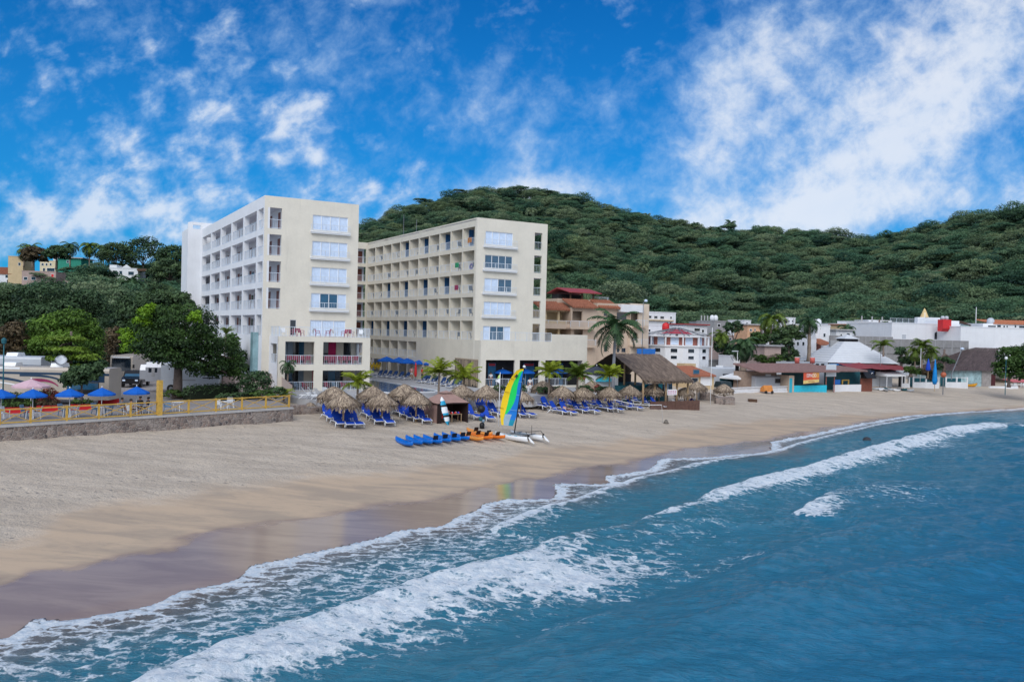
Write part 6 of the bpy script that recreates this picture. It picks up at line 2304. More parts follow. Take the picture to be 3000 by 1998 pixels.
for k, (x, yb_, yt, dep, lab, m, L, lean) in enumerate(((95, 772, 728, 255, 'ragged skyline palm above the cream hillside house', F_PALM, 4.6, (.6, 0)), (205, 768, 722, 268, 'dark skyline palm rising over the teal building', F_PALMD, 4.2, (0, 0)),
                                                        (262, 790, 722, 262, 'tall skyline palm with a bare trunk right of the teal building', F_PALM, 4.6, (.3, 0)), (303, 792, 730, 262, 'second tall skyline palm right of the teal building', F_PALM, 4.4, (-.3, 0)),
                                                        (392, 890, 832, 175, 'big coconut palm standing among the dark trees on the left hillside', F_PALMD, 4.6, (.3, 0)), (70, 768, 735, 262, 'short skyline palm beside the ochre house', F_PALM, 3.8, (-.4, 0)))):
    dep = hill_hit(x, yb_) if x != 392 else dep
    base = atd(x, yb_, dep)
    h = atd(x, yt, dep)[2] - base[2]
    palm('coconut_palm', lab, tuple(base - np.array([0, 0, 1.5])), h + 1.5, .22, 26, L, m, 300 + k, droop=1.15, leaf=1.0, lean=lean)
for k, (x, y, r, dep, lab, m) in enumerate(((165, 745, 32, 262, 'skyline tree between the left palms', F_DARK), (340, 752, 46, 268, 'broad skyline tree above the white villa', F_DARK), (420, 748, 62, 272, 'flat topped skyline tree left of the hotel tower', F_DARK), (510, 758, 45, 265, 'skyline tree touching the hotel tower', F_DARK),
                                            (262, 822, 26, 215, 'bright hillside tree right of the cream house', F_MANGO), (300, 862, 40, 175, 'dark round tree below the white villa', F_DARK), (495, 800, 48, 225, 'hillside tree between the villa and the hotel tower', F_DARK), (460, 870, 50, 175, 'hillside tree beside the coconut palm', F_DARK), (330, 860, 45, 180, 'pale hillside shrub tree left of the coconut palm', F_MANGO), (100, 752, 34, 268, 'skyline tree behind the ragged palm', F_RUST))):
    p = atd(x, y, dep)
    rr_ = r * dep / FOC
    tree('hillside_tree', lab, 'tree', (p[0], p[1], p[2] - rr_ * 1.3), rr_, .25, [((q[0][0], q[0][1], q[0][2] + rr_ * 1.3), q[1], q[2]) for q in ring(0, 0, rr_, rr_ * .8, 18, np.random.default_rng(400 + k))], 3600, .34, m, 500 + k)

# ------------------------------------------------------------------ the town to the right of the hotel
M_BLUEW = pm('blue_painted_wall', (.02, .16, .55), .7, .15)
M_BRICK = pm('brick_red_paint', (.38, .14, .11), .8, .25, 4)
# -- tan apartment house with tiled roofs
f = Front(1596, 1090, 126)
t = f.thing('apartment_house', 'tan apartment house with red tiled eaves and balconies right behind the hotel', 'apartment house')


def wallpx(parent, fr, x1, y1, x2, y2, b0, b1, mat, name='wall', holes=(), down=None):
    a, c, z0, z1 = fr.rect(x1, y1, x2, y2, b0)
    if down is not None:
        z0 = down
    hs_ = [fr.rect(*q, b0) for q in holes]
    b = MB()
    if hs_:
        b.gridwall(a, c, z0, z1, b0, b0 + .3, hs_, 'x')
        b.box(a, c, b0 + 1.6, b1, z0, z1)
        b.box(a, a + .2, b0 + .3, b0 + 1.6, z0, z1).box(c - .2, c, b0 + .3, b0 + 1.6, z0, z1).box(a, c, b0 + .3, b0 + 1.6, z1 - .2, z1 - .002)
    else:
        b.box(a, c, b0, b1, z0, z1)
    return b.build(name, mat, parent)


wallpx(t, f, 1580, 908, 1672, 1060, 1.0, 9, M_OCHRE, holes=[(1602, 914, 1634, 939), (1640, 914, 1670, 939), (1602, 964, 1634, 981), (1640, 964, 1670, 981)], down=-4)
wallpx(t, f, 1672, 902, 1748, 1060, 0, 9, M_TAN, holes=[(1677, 912, 1706, 939), (1682, 965, 1708, 982)], down=-4)
wallpx(t, f, 1748, 890, 1846, 1060, .8, 9, M_TAN, down=-4)
wallpx(t, f, 1846, 890, 1900, 1060, .4, 9, pm('pale_tan_plaster', (.66, .55, .44), .9, .1, .6, stain=.25), holes=[(1848, 916, 1870, 944), (1853, 975, 1868, 998)], down=-4)
wallpx(t, f, 1820, 893, 1886, 915, -.1, .79, M_WHITE2, 'white_roof_band')
for (x1, x2, y, bk) in ((1580, 1672, 908, 1.0), (1672, 1748, 902, 0), (1752, 1812, 903, .8)):
    a, c, z0, z1 = f.rect(x1, y - 10, x2, y, bk)
    tiles(t, a, c, z0, z1 + .7, bk, bk + 2.5, .7)
for (x1, x2, y1, y2, bk) in ((1580, 1672, 942, 958, 0.2), (1672, 1747, 940, 960, -1.0), (1717, 1748, 993, 1014, -.9), (1864, 1900, 942, 956, -.6), (1856, 1900, 998, 1012, -.6)):
    a, c, z0, z1 = f.rect(x1, y1, x2, y2, bk)
    MB().box(a, c, bk, bk + 1.3, z0 - .25, z0).box(a, c, bk, bk + .1, z0 + .001, z0 + .5 if x1 < 1600 else z0 + .12).build('balcony_floor', M_TAN, t)
    railing(t, (a + c) / 2, bk + .06, z0, c - a, 'x', 1.0)
for q in ((1768, 915, 1778, 926), (1806, 916, 1835, 938), (1769, 1010, 1778, 1030), (1806, 1020, 1814, 1032), (1820, 1020, 1832, 1032)):
    flatwin(t, f.rect(*q, .8), .8, M_DARKGL, M_TAN)
# roof pavilion
a, c, z0, z1 = f.rect(1672, 878, 1745, 900, 3)
MB().box(a - 2.5, c, 3, 8.9, z0 - .2, z1).build('roof_terrace_wall', M_TAN, t)
zr0, zr1 = f.at(1720, 861, 4)[1], f.at(1720, 848, 6)[1]
for x in (a + .2, (a + c) / 2, c - .2):
    MB().box(x - .09, x + .09, 3.3, 3.5, z1, zr0).build('pavilion_post', M_DWOOD, t)
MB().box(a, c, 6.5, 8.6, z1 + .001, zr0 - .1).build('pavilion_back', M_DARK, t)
MB().prism([(2.6, zr0 - .02), (2.6, zr0 + .1), (6.2, zr1 + .06), (9.2, zr0 + .1), (9.2, zr0 - .02), (6.2, zr1 - .08)], a - .6, c + .9).build('pavilion_roof', M_REDROOF, t)
railing(t, c + 1.6, 4, z1 - .5, 3.4, 'x', 1.1)
MB().box(c + .02, c + 4.0, 3.9, 8, z1 - 1.2, z1 - .502).build('roof_deck', M_TAN, t)
a, c, z0, z1 = f.rect(1868, 1022, 1920, 1036, -1)
tag(MB().box(a, c, -1, -.8, z0 - 2, z1).build('blue_wall', M_BLUEW, None, loc=tuple(f.o), rot=(0, 0, f.yaw)), 'bright blue painted wall at the foot of the tan apartment house', 'wall')
p = atd(1881, 1035, 122)
t = thing('street_lamp', 'tall grey lamp pole with a round lamp head beside the tan apartment house', 'street lamp', tuple(p))
hh = atd(1884, 886, 122)[2] - p[2]
MB().cyl(0, 0, -2, hh, .07, .05, 8).build('pole', M_STEEL, t, True)
MB().lathe([(0, -.2), (.22, -.12), (.28, .05), (.15, .22), (0, .26)], n=10).build('lamp_head', M_CURT, t, True, (.35, 0, hh + .2))
MB().bar((0, 0, hh - .05), (.3, 0, hh + .15), .06).build('lamp_arm', M_STEEL, t)
# -- long white hotel behind
f = Front(1885, 980, 195)
t, a, c, z1 = block(f, 'long white hotel with small windows behind the tan apartment house', 1884, 1980, 916, 14, M_WHITE2, [(1886, 924, 1893, 931), (1898, 925, 1908, 932), (1916, 926, 1926, 933), (1934, 927, 1945, 934), (1963, 928, 1968, 934), (1953, 944, 1957, 951), (1962, 944, 1966, 951)], name='hotel_building', cat='hotel')
MB().box(a, c - 1, -.5, -.01, f.at(1920, 938)[1] - .15, f.at(1920, 938)[1] + .1).build('gallery_edge', M_OCHRE, t)
# -- white block with red tank
f = Front(1915, 1030, 150)
t, a, c, z1 = block(f, 'plain white block with a red water tank on the roof behind the round house', 1898, 1960, 954, 6, M_WHITE2, [(1900, 965, 1905, 972)])
p = atd(1950, 972, 148)
t = thing('water_tank', 'bright red water tank on the white block', 'water tank', tuple(p + np.array([0, 0, .3])))
MB().lathe([(0, 0), (.62, 0), (.66, .3), (.64, .9), (.5, 1.15), (.2, 1.25), (0, 1.26)], n=14).build('tank', M_RED, t, True)
MB().lathe([(.22, 1.23), (.22, 1.32), (0, 1.33)], n=10).build('lid', M_RED, t, True)
# -- round white house with bare umbrella roof frame
f = Front(2000, 1065, 140)
c0 = f.o + np.array([0, 5.6, 0])
t = thing('round_house', 'round white house with brick columns and a bare steel umbrella roof frame', 'house', (c0[0], c0[1], c0[2]), TH)
zb = lambda y: f.at(2000, y)[1]
N8 = 12
Rr = 5.7


def ringwall(r0, z0, z1, mat, name):
    return MB().lathe([(0, z0), (r0, z0), (r0, z1), (0, z1)], n=N8).build(name, mat, t)


ringwall(Rr, -6, zb(1015), M_WHITE2, 'lower_floor')
ringwall(Rr - .9, zb(1015) + .02, zb(986), M_BRICK, 'upper_floor')
ringwall(Rr + .25, zb(1016), zb(1012), M_WHITE2, 'floor_edge')
ringwall(Rr + .1, zb(988), zb(985), M_WHITE2, 'roof_edge')
for k in range(N8):
    a0, a1 = 2 * math.pi * k / N8, 2 * math.pi * (k + 1) / N8
    am = (a0 + a1) / 2
    for (r0, y1, y2, m, w) in ((Rr * math.cos(math.pi / N8), 1022, 1033, M_DARKGL, .55), ((Rr - .9) * math.cos(math.pi / N8), 990, 1010, M_CURT, .62), (Rr * math.cos(math.pi / N8), 1043, 1052, M_DARKGL, .5)):
        o_ = MB().box(-.03, .05, -w - .08, w + .08, zb(y2) - .08, zb(y1) + .08).build('window', M_WFRAME, t)
        o_.location, o_.rotation_euler = (r0 * math.cos(am), r0 * math.sin(am), 0), (0, 0, am)
        MB().box(.052, .06, -w, w, zb(y2), zb(y1)).build('pane', m, o_)
    MB().cyl((Rr - .1) * math.cos(a0), (Rr - .1) * math.sin(a0), zb(1012), zb(988), .14, n=6).build('column', M_WHITE2, t)
    MB().bar((.3 * math.cos(a0), .3 * math.sin(a0), zb(960)), ((Rr + 1.1) * math.cos(a0), (Rr + 1.1) * math.sin(a0), zb(984)), .10).build('roof_rafter', M_STEEL, t)
MB().cyl(0, 0, zb(986), zb(957), .22, n=8).build('hub', M_WHITE2, t)
for rr_ in (1.6, 3.3, 5.6):
    zq = zb(960) + (zb(984) - zb(960)) * (rr_ - .3) / (Rr + .8)
    MB().tube([(rr_ * math.cos(2 * math.pi * k / N8), rr_ * math.sin(2 * math.pi * k / N8), zq) for k in range(N8 + 1)], .04, 5, cap=False).build('roof_ring', M_STEEL, t)
MB().lathe([(2.8, zb(978)), (1.0, zb(966)), (0, zb(965))], n=N8).build('red_canopy', pm('red_awning', (.42, .05, .08), .8), t)
# -- big thatched restaurant
f = Front(1884, 1165, 101)
t = f.thing('thatched_restaurant', 'open beach restaurant under a huge grey brown thatched roof', 'restaurant')
a, c = f.at(1884, 1112)[0], f.at(2026, 1111)[0]
ze, zr = f.at(1950, 1112)[1], f.at(1900, 1038, 6.0)[1]
rng = np.random.default_rng(77)
V, Fq, S = [], [], []
dpt = 6.4
for side in (0, 1):
    for i in range(5200):
        u_, w_ = rng.random(), rng.random()
        x = a + (c - a) * u_
        if side == 0:
            y0, y1 = dpt * w_, max(-.5, dpt * w_ - .75)
        else:
            y0, y1 = 2 * dpt - dpt * w_, min(2 * dpt + .5, 2 * dpt - dpt * w_ + .75)
        g_ = lambda y: zr - (zr - ze) * (abs(dpt - y) / dpt) ** 1.06
        z0, z1 = g_(y0) + .08 * rng.random(), g_(y1) + .02 - (.35 * rng.random() if (y1 < .1 or y1 > 2 * dpt - .1) else 0)
        s_ = .05 * (.6 + rng.random())
        k_ = rng.normal() * .08
        b0 = len(V)
        V += [(x - s_, y0, z0), (x + s_, y0, z0), (x + s_ + k_, y1, z1 + .05), (x - s_ + k_, y1, z1 + .05)]
        Fq.append((b0, b0 + 1, b0 + 2, b0 + 3))
        cc = np.clip(.5 + .22 * rng.normal(), 0, 1)
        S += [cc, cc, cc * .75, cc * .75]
for side in (0, 1):
    for k in range(8):
        ya, yb = dpt * k / 8, dpt * (k + 1) / 8
        if side:
            ya, yb = 2 * dpt - ya, 2 * dpt - yb
        g_ = lambda y: zr - (zr - ze) * (abs(dpt - y) / dpt) ** 1.06 - .03
        b0 = len(V)
        V += [(a, ya, g_(ya)), (c, ya, g_(ya)), (c, yb, g_(yb)), (a, yb, g_(yb))]
        Fq.append((b0, b0 + 1, b0 + 2, b0 + 3))
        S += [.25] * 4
link('thatch_roof', npmesh('thatch_roof', V, Fq, F_THATCHG, {'shade': S}, False), t)
for x in np.linspace(a + .3, c - .3, 5):
    for y in (.3, dpt, 2 * dpt - .3):
        MB().cyl(x, y, -1, ze - .05 if y != dpt else zr - .2, .13, n=8).build('post', M_WOOD, t, True)
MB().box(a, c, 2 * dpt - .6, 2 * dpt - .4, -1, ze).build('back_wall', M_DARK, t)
MB().box(a, c, dpt - 2, 2 * dpt - .8, -1, 1.1).build('bar_counter', M_TEALD, t)
MB().box(a, c, -1.6, -1.4, -2.5, -.35).build('front_planter', pm('rust_brick', (.13, .07, .055), .9, .35, 3), t)
for k, (x, m) in enumerate(((1904, M_TEAL), (1946, M_TEAL), (1964, M_CURT), (1975, M_BLUEGL), (1930, M_DARKGL))):
    s_ = f.at(x, 1125, 1.5)[0]
    MB().box(s_ - .32, s_ + .32, 2.2, 2.3, .4, 1.9).build('bar_panel', m, t)
sg = Front(1957, 1155, 96)
t = sg.thing('menu_board', 'white board with pinkish rows of writing before the thatched restaurant', 'sign')
r_ = sg.rect(1956, 1141, 1983, 1157)
MB().box(r_[0], r_[1], 0, .05, r_[2], r_[3]).build('board', M_WFRAME, t)
for k in range(3):
    z = r_[3] - (k + 1) * (r_[3] - r_[2]) / 4
    for j in range(4):
        x = r_[0] + .08 + j * (r_[1] - r_[0] - .1) / 4
        MB().box(x, x + .2, -.012, -.003, z - .05, z + .04).build('writing', pm('faded_pink_ink', (.55, .22, .35), .8), t)
for x in (r_[0] + .1, r_[1] - .1):
    MB().bar((x, .08, -1.5), (x, .08, r_[2]), .06).build('leg', M_DWOOD, t)
# white low wall and dark parasols beside the podium
f = Front(1716, 1150, 104)
r_ = f.rect(1718, 1099, 1800, 1130)
tag(MB().box(r_[0], r_[1] + .6, 0, .25, r_[2] - 1.5, r_[3]).build('white_wall', M_WHITE2, None, loc=tuple(f.o), rot=(0, 0, f.yaw)), 'plain white wall between the hotel podium and the thatched restaurant', 'wall')
for k, (x, y, sc_, m, lab) in enumerate(((1748, 1074, 1.7, pm('dark_parasol_cloth', (.05, .06, .09), .8), 'dark grey parasol right beside the hotel podium'), (1764, 1098, 1.5, M_TEAL, 'teal parasol over the white wall by the restaurant'), (1726, 1096, 1.3, pm('dull_red_cloth', (.28, .05, .06), .8), 'dull red parasol against the hotel podium'))):
    p = atd(x, y, 106)
    q = UMB((p[0], p[1], p[2] - 2.1 * sc_), k, lab, sc_, 'parasols between hotel and restaurant')
    for ch in q.children:
        if ch.name.startswith('canopy'):
            ch.data = ch.data.copy()
            ch.data.materials[0] = m
# stone stairs
f = Front(2060, 1172, G(2060, 1172)[1], TH - .5)
t = f.thing('stone_steps', 'grey stone steps with a side wall climbing from the beach to the palapas', 'steps')
for k in range(7):
    MB().box(-.4 + .42 * k, .02 + .42 * k - .004, 0, 1.6, -1.5, 1.2 - .18 * k).build('step', M_GREY, t)
MB().add([(-.5, -.3, 1.5), (2.9, -.3, .25), (2.9, -.3, -1), (-.5, -.3, -1), (-.5, -.02, 1.5), (2.9, -.02, .25), (2.9, -.02, -1), (-.5, -.02, -1)], [(0, 1, 2, 3), (7, 6, 5, 4), (0, 4, 5, 1), (1, 5, 6, 2)]).build('side_wall', m_st, t)
f = Front(2098, 1184, G(2098, 1184)[1], TH - .4)
tag(MB().prism([(0, -1), (0, .85), (.7, 1.0), (.7, -1)], 0, 2.6).build('rubble_wall', m_st, None, loc=tuple(f.o), rot=(0, 0, f.yaw)), 'low grey rubble wall behind the rightmost palapa', 'wall')
# small tiled house
f = Front(2018, 1128, 128)
t, a, c, z1 = block(f, 'small yellow house with an orange tiled roof behind the rightmost palapas', 2018, 2092, 1102, 6, M_OCHRE, [(2026, 1108, 2044, 1120)], parapet=False)
tiles(t, a, c, z1, f.at(2050, 1076, 4)[1], 0, 5, .5, pm('orange_tile', (.40, .15, .09), .8, .3, 4, .4))
flatwin(t, f.rect(2053, 1103, 2084, 1128), 0, M_WFRAME)
flatwin(t, f.rect(2030, 1084, 2046, 1094, -.2), -.3, M_BLUEGL, M_STEEL)
MB().box(f.at(2045, 1070, 2)[0], f.at(2078, 1070, 2)[0], 5.1, 7, z1, f.at(2060, 1068, 2)[1]).build('upper_room', M_OCHRE, t)
# long grey wall and roofs
f = Front(2000, 1075, 165)
r_ = f.rect(1990, 1058, 2300, 1090)
tag(MB().box(r_[0], r_[1], 0, .4, r_[2] - 5, r_[3]).box(r_[0], r_[1] * .62, -.1, .5, r_[3] + .003, r_[3] + .3).build('boundary_wall', M_GREY, None, loc=tuple(f.o), rot=(0, 0, f.yaw)), 'long grey wall with a white top behind the campers on the right', 'wall')
def camper2(label, x1, x2, ytop, ybot, dep, wide, body, wins, yaw=TH, name='camper_trailer'):
    f = Front(x1, ybot, dep, yaw)
    t = f.thing(name, label, 'camper')
    a, c, z0, z1 = f.rect(x1, ytop, x2, ybot)
    MB().prism([(0, z0 + .3), (0, z1 - .25), (.25, z1), (wide - .25, z1), (wide, z1 - .25), (wide, z0 + .3)], a, c).build('body', body, t)
    for w in wins:
        flatwin(t, f.rect(*w), 0, M_DARKGL, M_STEEL)
    for q in (.3, .75):
        MB().tube([(a + (c - a) * q, -.03, z0 + .32), (a + (c - a) * q, .2, z0 + .32)], .34, 12).build('wheel', M_BLACK, t)
    MB().box(a + (c - a) * .4, a + (c - a) * .55, wide * .3, wide * .6, z1 - .002, z1 + .25).build('roof_unit', M_WFRAME, t)
    return t


camper2('long white bus like camper with grey side behind the small tiled house', 2086, 2160, 1076, 1130, 138, 2.6, M_LGR, [(2118, 1096, 2155, 1108)])
camper2('pale grey trailer with a square dark window behind the white balustrade', 2213, 2312, 1102, 1148, G(2318, 1149)[1] - 1.5, 2.4, M_LGR, [(2271, 1110, 2290, 1121)])
f = Front(2116, 1150, 132)
tag(MB().prism([(0, .2), (0, 1.2), (.4, 2.2), (1.6, 2.2), (2, 1.2), (2, .2)], 0, 2.2).build('parked_van', pm('dark_van_paint', (.03, .05, .06), .3), None, loc=tuple(f.o + np.array([0, 0, -.5])), rot=(0, 0, f.yaw)), 'dark van parked between the white camper and the white gazebo', 'van')
p = atd(2218, 1089, 136)
t = thing('water_tank', 'black water tank standing above the pale grey trailer', 'water tank', (p[0], p[1], p[2]))
MB().lathe([(0, 0), (.42, 0), (.46, .3), (.44, .9), (.3, 1.1), (0, 1.15)], n=12).build('tank', M_BLACK, t, True)
MB().box(-.6, .6, -.6, .6, -3, -.004).build('stand', M_GREY, t)
f = Front(2160, 1135, 133)
t = f.thing('gazebo_tent', 'white topped gazebo tent shading dark tables beside the white camper', 'tent')
r_ = f.rect(2160, 1106, 2214, 1130)
L = r_[1] - r_[0]
b = MB()
zt = r_[3] + .85
for P4 in (((0, 0), (L, 0)), ((L, 0), (L, L)), ((L, L), (0, L)), ((0, L), (0, 0))):
    b.add([(*P4[0], r_[3] - .1), (*P4[1], r_[3] - .1), (L / 2, L / 2, zt)], [(0, 1, 2)])
    b.add([(*P4[0], r_[3] - .1), (*P4[1], r_[3] - .1), (*P4[1], r_[3] - .35), (*P4[0], r_[3] - .35)], [(0, 1, 2, 3)])
b.build('canopy', M_WFRAME, t)
for x, y in ((.05, .05), (L - .05, .05), (L - .05, L - .05), (.05, L - .05)):
    MB().cyl(x, y, -1.2, r_[3] - .1, .04, n=6).build('pole', M_STEEL, t)
MB().box(.1, L - .1, L - .1, L - .05, -1, r_[3] - .3).build('back_curtain', M_TEALD, t)
for x, hp, y0, lab, m in ((2081, 960, 1185, 'thin white flag mast behind the rightmost palapas', M_WFRAME), (2158, 1030, 1135, 'white lamp pole with a flat lamp head beside the gazebo tent', M_WFRAME), (2577, 1000, 1135, 'tall grey pole in front of the white pyramid roof', M_STEEL), (2696, 1020, 1105, 'thin pale pole by the palm in front of the grey wall', M_WFRAME)):
    d_ = {2081: 98, 2158: 132, 2577: 138, 2696: 150}[x]
    p = G(x, y0) if x in (2081, 2158, 2577) else atd(x, y0, d_)
    h = atd(x, hp, p[1])[2] - p[2]
    t = thing('pole', lab, 'pole', tuple(p))
    MB().cyl(0, 0, -1.0, h, .05, .035, 8).build('shaft', m, t, True)
    if x == 2158:
        MB().prism([(-.12, h), (.12, h), (.12, h + .1), (-.12, h + .14)], -.9, .1).build('lamp_head', M_LGR, t)
        MB().box(-.3, .3, -.06, .06, h - 3.4, h - 2.0).build('dark_box', M_BLACK, t)
# balustrade
f = Front(2146, 1152, G(2146, 1152)[1], R(36))
t = f.thing('balustrade', 'long white balustrade along the beach in front of the pale trailer', 'balustrade')
a, c = 0, f.at(2318, 1140)[0]
z0, z1 = f.at(2200, 1150)[1], f.at(2200, 1134)[1]
MB().box(a, c, 0, .25, z0 - 1.5, z0 + .12).build('base', M_WHITE2, t)
MB().box(a, c, 0, .25, z1 - .1, z1).build('cap', M_WHITE2, t)
n = 60
for k in range(n):
    x = a + (c - a) * (k + .5) / n
    MB().lathe([(.05, z0 + .121), (.09, z0 + .3), (.05, z0 + .5), (.06, z1 - .101)], x, .12, 6).build('baluster', M_WHITE2, t)
# -- beach bars
f = Front(2318, 1149, G(2318, 1149)[1])
t = f.thing('beach_bar', 'turquoise fronted beach bar with a long low red tiled roof', 'bar')
r_ = f.rect(2326, 1129, 2422, 1149)
MB().box(r_[0], r_[1], 0, .3, r_[2] - .8, r_[3]).build('counter_wall', pm('turquoise_paint', (.03, .52, .70), .7, .1), t)
top = f.at(2370, 1089)[1]
MB().box(r_[0], r_[1], 2.5, 2.7, r_[2] - .8, top).build('back_wall', M_TEALD, t)
MB().box(r_[0] - 1.2, r_[0] - .004, 0, 2.7, r_[2] - .8, f.at(2320, 1100)[1]).build('side_post', M_TAN, t)
a2, c2 = f.at(2215, 1085)[0], f.at(2445, 1085)[0]
tiles(t, a2, c2, top, f.at(2330, 1068, 5)[1], -.6, 5, .4, pm('dusty_red_tile', (.27, .165, .155), .85, .3, 3, .4))
MB().box(a2 + .2, r_[0] - 1.21, 2.6, 5, r_[2], top - .1).build('side_room', pm('brown_plaster', (.34, .25, .20), .9, .2), t)
flatwin(t, (f.at(2311, 1140)[0], f.at(2320, 1140)[0], r_[2], f.at(2316, 1108)[1]), -.02, M_TEAL, M_TAN)
sg = f.thing('banner_sign', 'red and yellow banner with white letters hanging on the turquoise bar', 'sign')
q = f.rect(2354, 1088, 2400, 1121, -.9)
tl = .05
MB().add([(q[0], -.9, q[2] - .2), (q[1], -.9, q[2] + tl), (q[1], -.9, q[3]), (q[0], -.9, q[3])], [(0, 1, 2, 3)]).build('cloth', pm('red_banner', (.62, .10, .05), .7, .12), sg)
hq = q[3] - q[2]
MB().add([(q[0], -.906, q[2] - .18), (q[1], -.906, q[2] + tl + .02), (q[1], -.906, q[2] + hq * .30), (q[0], -.906, q[2] + hq * .20)], [(0, 1, 2, 3)]).build('yellow_strip', pm('yellow_banner', (.75, .58, .22), .7, .12), sg)
MB().add([(q[0] + (q[1] - q[0]) * .55, -.905, q[2] + hq * .42), (q[1] - .04, -.905, q[2] + hq * .44), (q[1] - .04, -.905, q[3] - .1), (q[0] + (q[1] - q[0]) * .6, -.905, q[3] - .1)], [(0, 1, 2, 3)]).build('orange_patch', pm('orange_banner', (.72, .32, .08), .7, .12), sg)


def text(parent, s, x, y, z, size, mat, name='lettering', w=None):
    cu = bpy.data.curves.new(name, 'FONT')
    cu.body = s
    cu.size = size
    cu.extrude = .004
    cu.align_x = 'CENTER'
    cu.materials.append(mat)
    tmp = bpy.data.objects.new(name, cu)
    COL.objects.link(tmp)
    dg = bpy.context.evaluated_depsgraph_get()
    me = bpy.data.meshes.new_from_object(tmp.evaluated_get(dg))
    bpy.data.objects.remove(tmp)
    if not me.materials:
        me.materials.append(mat)
    o_ = link(name, me, parent)
    o_.location = (x, y, z)
    o_.rotation_euler = (math.pi / 2, 0, 0)
    if w:
        o_.scale = (w, 1, 1)
    return o_


text(sg, 'ESPACIO', (q[0] + q[1]) / 2, -.92, q[2] + hq * .5, .78, M_WFRAME, w=.75)
text(sg, 'DISPONIBLE', (q[0] + q[1]) / 2, -.93, q[2] + hq * .06, .26, pm('dull_red_ink', (.45, .12, .08), .8), w=1.1)
f2 = Front(2422, 1149, G(2422, 1149)[1])
sg = f2.thing('blank_sign', 'blank pale square sign on two posts between the beach bars', 'sign')
q = f2.rect(2421, 1067, 2450, 1103)
MB().box(q[0], q[1], 0, .1, q[2], q[3]).build('panel', pm('pale_sign_panel', (.60, .66, .72), .6, .05), sg)
for x in (q[0] + .2, q[1] - .2):
    MB().box(x - .06, x + .06, .11, .22, -1, q[3] - .2).build('post', M_BRICK, sg)
f = Front(2445, 1147, G(2445, 1147)[1])
t = f.thing('beach_bar', 'white fronted beach bar with dark teal inside and a brown wooden door', 'bar')
r_ = f.rect(2445, 1127, 2523, 1148)
MB().box(r_[0], r_[1], 0, .3, r_[2] - .8, r_[3]).build('counter_wall', M_WHITE2, t)
top = f.at(2480, 1087)[1]
MB().box(r_[0], r_[1] + 2.2, 2.0, 2.2, r_[2] - .8, top).build('back_wall', M_TEALD, t)
tiles(t, r_[0] - 1.4, r_[1] + .4, top, f.at(2480, 1074, 5)[1], -.5, 5, .4, MATS['dusty_red_tile'])
MB().box(f.at(2446, 1120, .6)[0], f.at(2462, 1120, .6)[0], .6, .7, f.at(2450, 1127)[1], f.at(2450, 1113)[1]).build('blue_box', M_BLUEW, t)
MB().gridwall(*f.rect(2467, 1112, 2488, 1128, .9)[:2], f.rect(2467, 1112, 2488, 1128, .9)[2], f.rect(2467, 1112, 2488, 1128, .9)[3], .9, 1.0, [(f.at(2470, 1120, .9)[0], f.at(2485, 1120, .9)[0], r_[2], f.at(2475, 1115, .9)[1])], 'x').build('serving_hatch', M_YELL, t)
q = f.rect(2525, 1108, 2558, 1146)
MB().box(q[0], q[1], .2, .35, q[2] - .5, q[3]).build('wooden_door', pm('red_brown_door', (.22, .07, .045), .6, .25, 4), t)
q = f.rect(2528, 1083, 2552, 1108, -.2)
MB().prism([(-1.0, q[2]), (-1.0, q[2] + .1), (.2, q[3]), (.2, q[2])], q[0], q[1] + .4).build('awning', M_BLACK, t)
q = f.rect(2548, 1086, 2561, 1106, -.4)
fl = MB().box(q[0], q[1], -.42, -.40, q[2], q[3]).build('banner', pm('dark_navy_cloth', (.01, .025, .06), .8), t)
text(t, 'S', (q[0] + q[1]) / 2, -.44, q[2] + .1, 1.1, M_WFRAME, 'banner_letter')
# blue shed + white pyramid roof
f = Front(2455, 1085, G(2445, 1147)[1] + 8)
r_ = f.rect(2456, 1067, 2505, 1084)
tag(MB().box(r_[0], r_[1], 0, 2, r_[2] - 2, r_[3]).build('blue_shed', pm('bright_blue_paint', (.01, .25, .62), .6, .15), None, loc=tuple(f.o), rot=(0, 0, f.yaw)), 'bright blue roof shed under the edge of the white pyramid roof', 'shed')
f = Front(2425, 1066, G(2445, 1147)[1] + 13, R(10))
t = f.thing('pyramid_hall', 'open hall under a big white stepped pyramid roof with a small cap', 'hall')
a, c = f.at(2424, 1062)[0], f.at(2634, 1065)[0]
zl, zm, zc = f.at(2530, 1064)[1], f.at(2530, 1002, 6)[1], f.at(2530, 981, 6)[1]
w = (c - a)
xm = (a + c) / 2
yc = w * .38
M_PYR = pm('white_roof_sheet', (.60, .62, .66), .7, .06, 1.0, .3, 5)
b = MB()
hw_ = w * .105
lo = [(a, 0), (c, 0), (c, 2 * yc), (a, 2 * yc)]
hi = [(xm - hw_, yc - hw_), (xm + hw_, yc - hw_), (xm + hw_, yc + hw_), (xm - hw_, yc + hw_)]
NR = 9
for k in range(4):
    for r_i in range(NR):
        s0, s1 = r_i / NR, (r_i + 1) / NR
        L2 = lambda p, q_, s: (p[0] + (q_[0] - p[0]) * s, p[1] + (q_[1] - p[1]) * s)
        za, zb_ = zl + (zm - zl) * s0, zl + (zm - zl) * s1
        A_, B_ = L2(lo[k], hi[k], s0), L2(lo[(k + 1) % 4], hi[(k + 1) % 4], s0)
        C_, D_ = L2(lo[(k + 1) % 4], hi[(k + 1) % 4], s1), L2(lo[k], hi[k], s1)
        b.quad((*A_, za + .06), (*B_, za + .06), (*C_, zb_), (*D_, zb_))
        b.quad((*A_, za), (*B_, za), (*B_, za + .06), (*A_, za + .06))
b.build('roof', M_PYR, t)
h2 = hw_ * 1.08
b = MB()
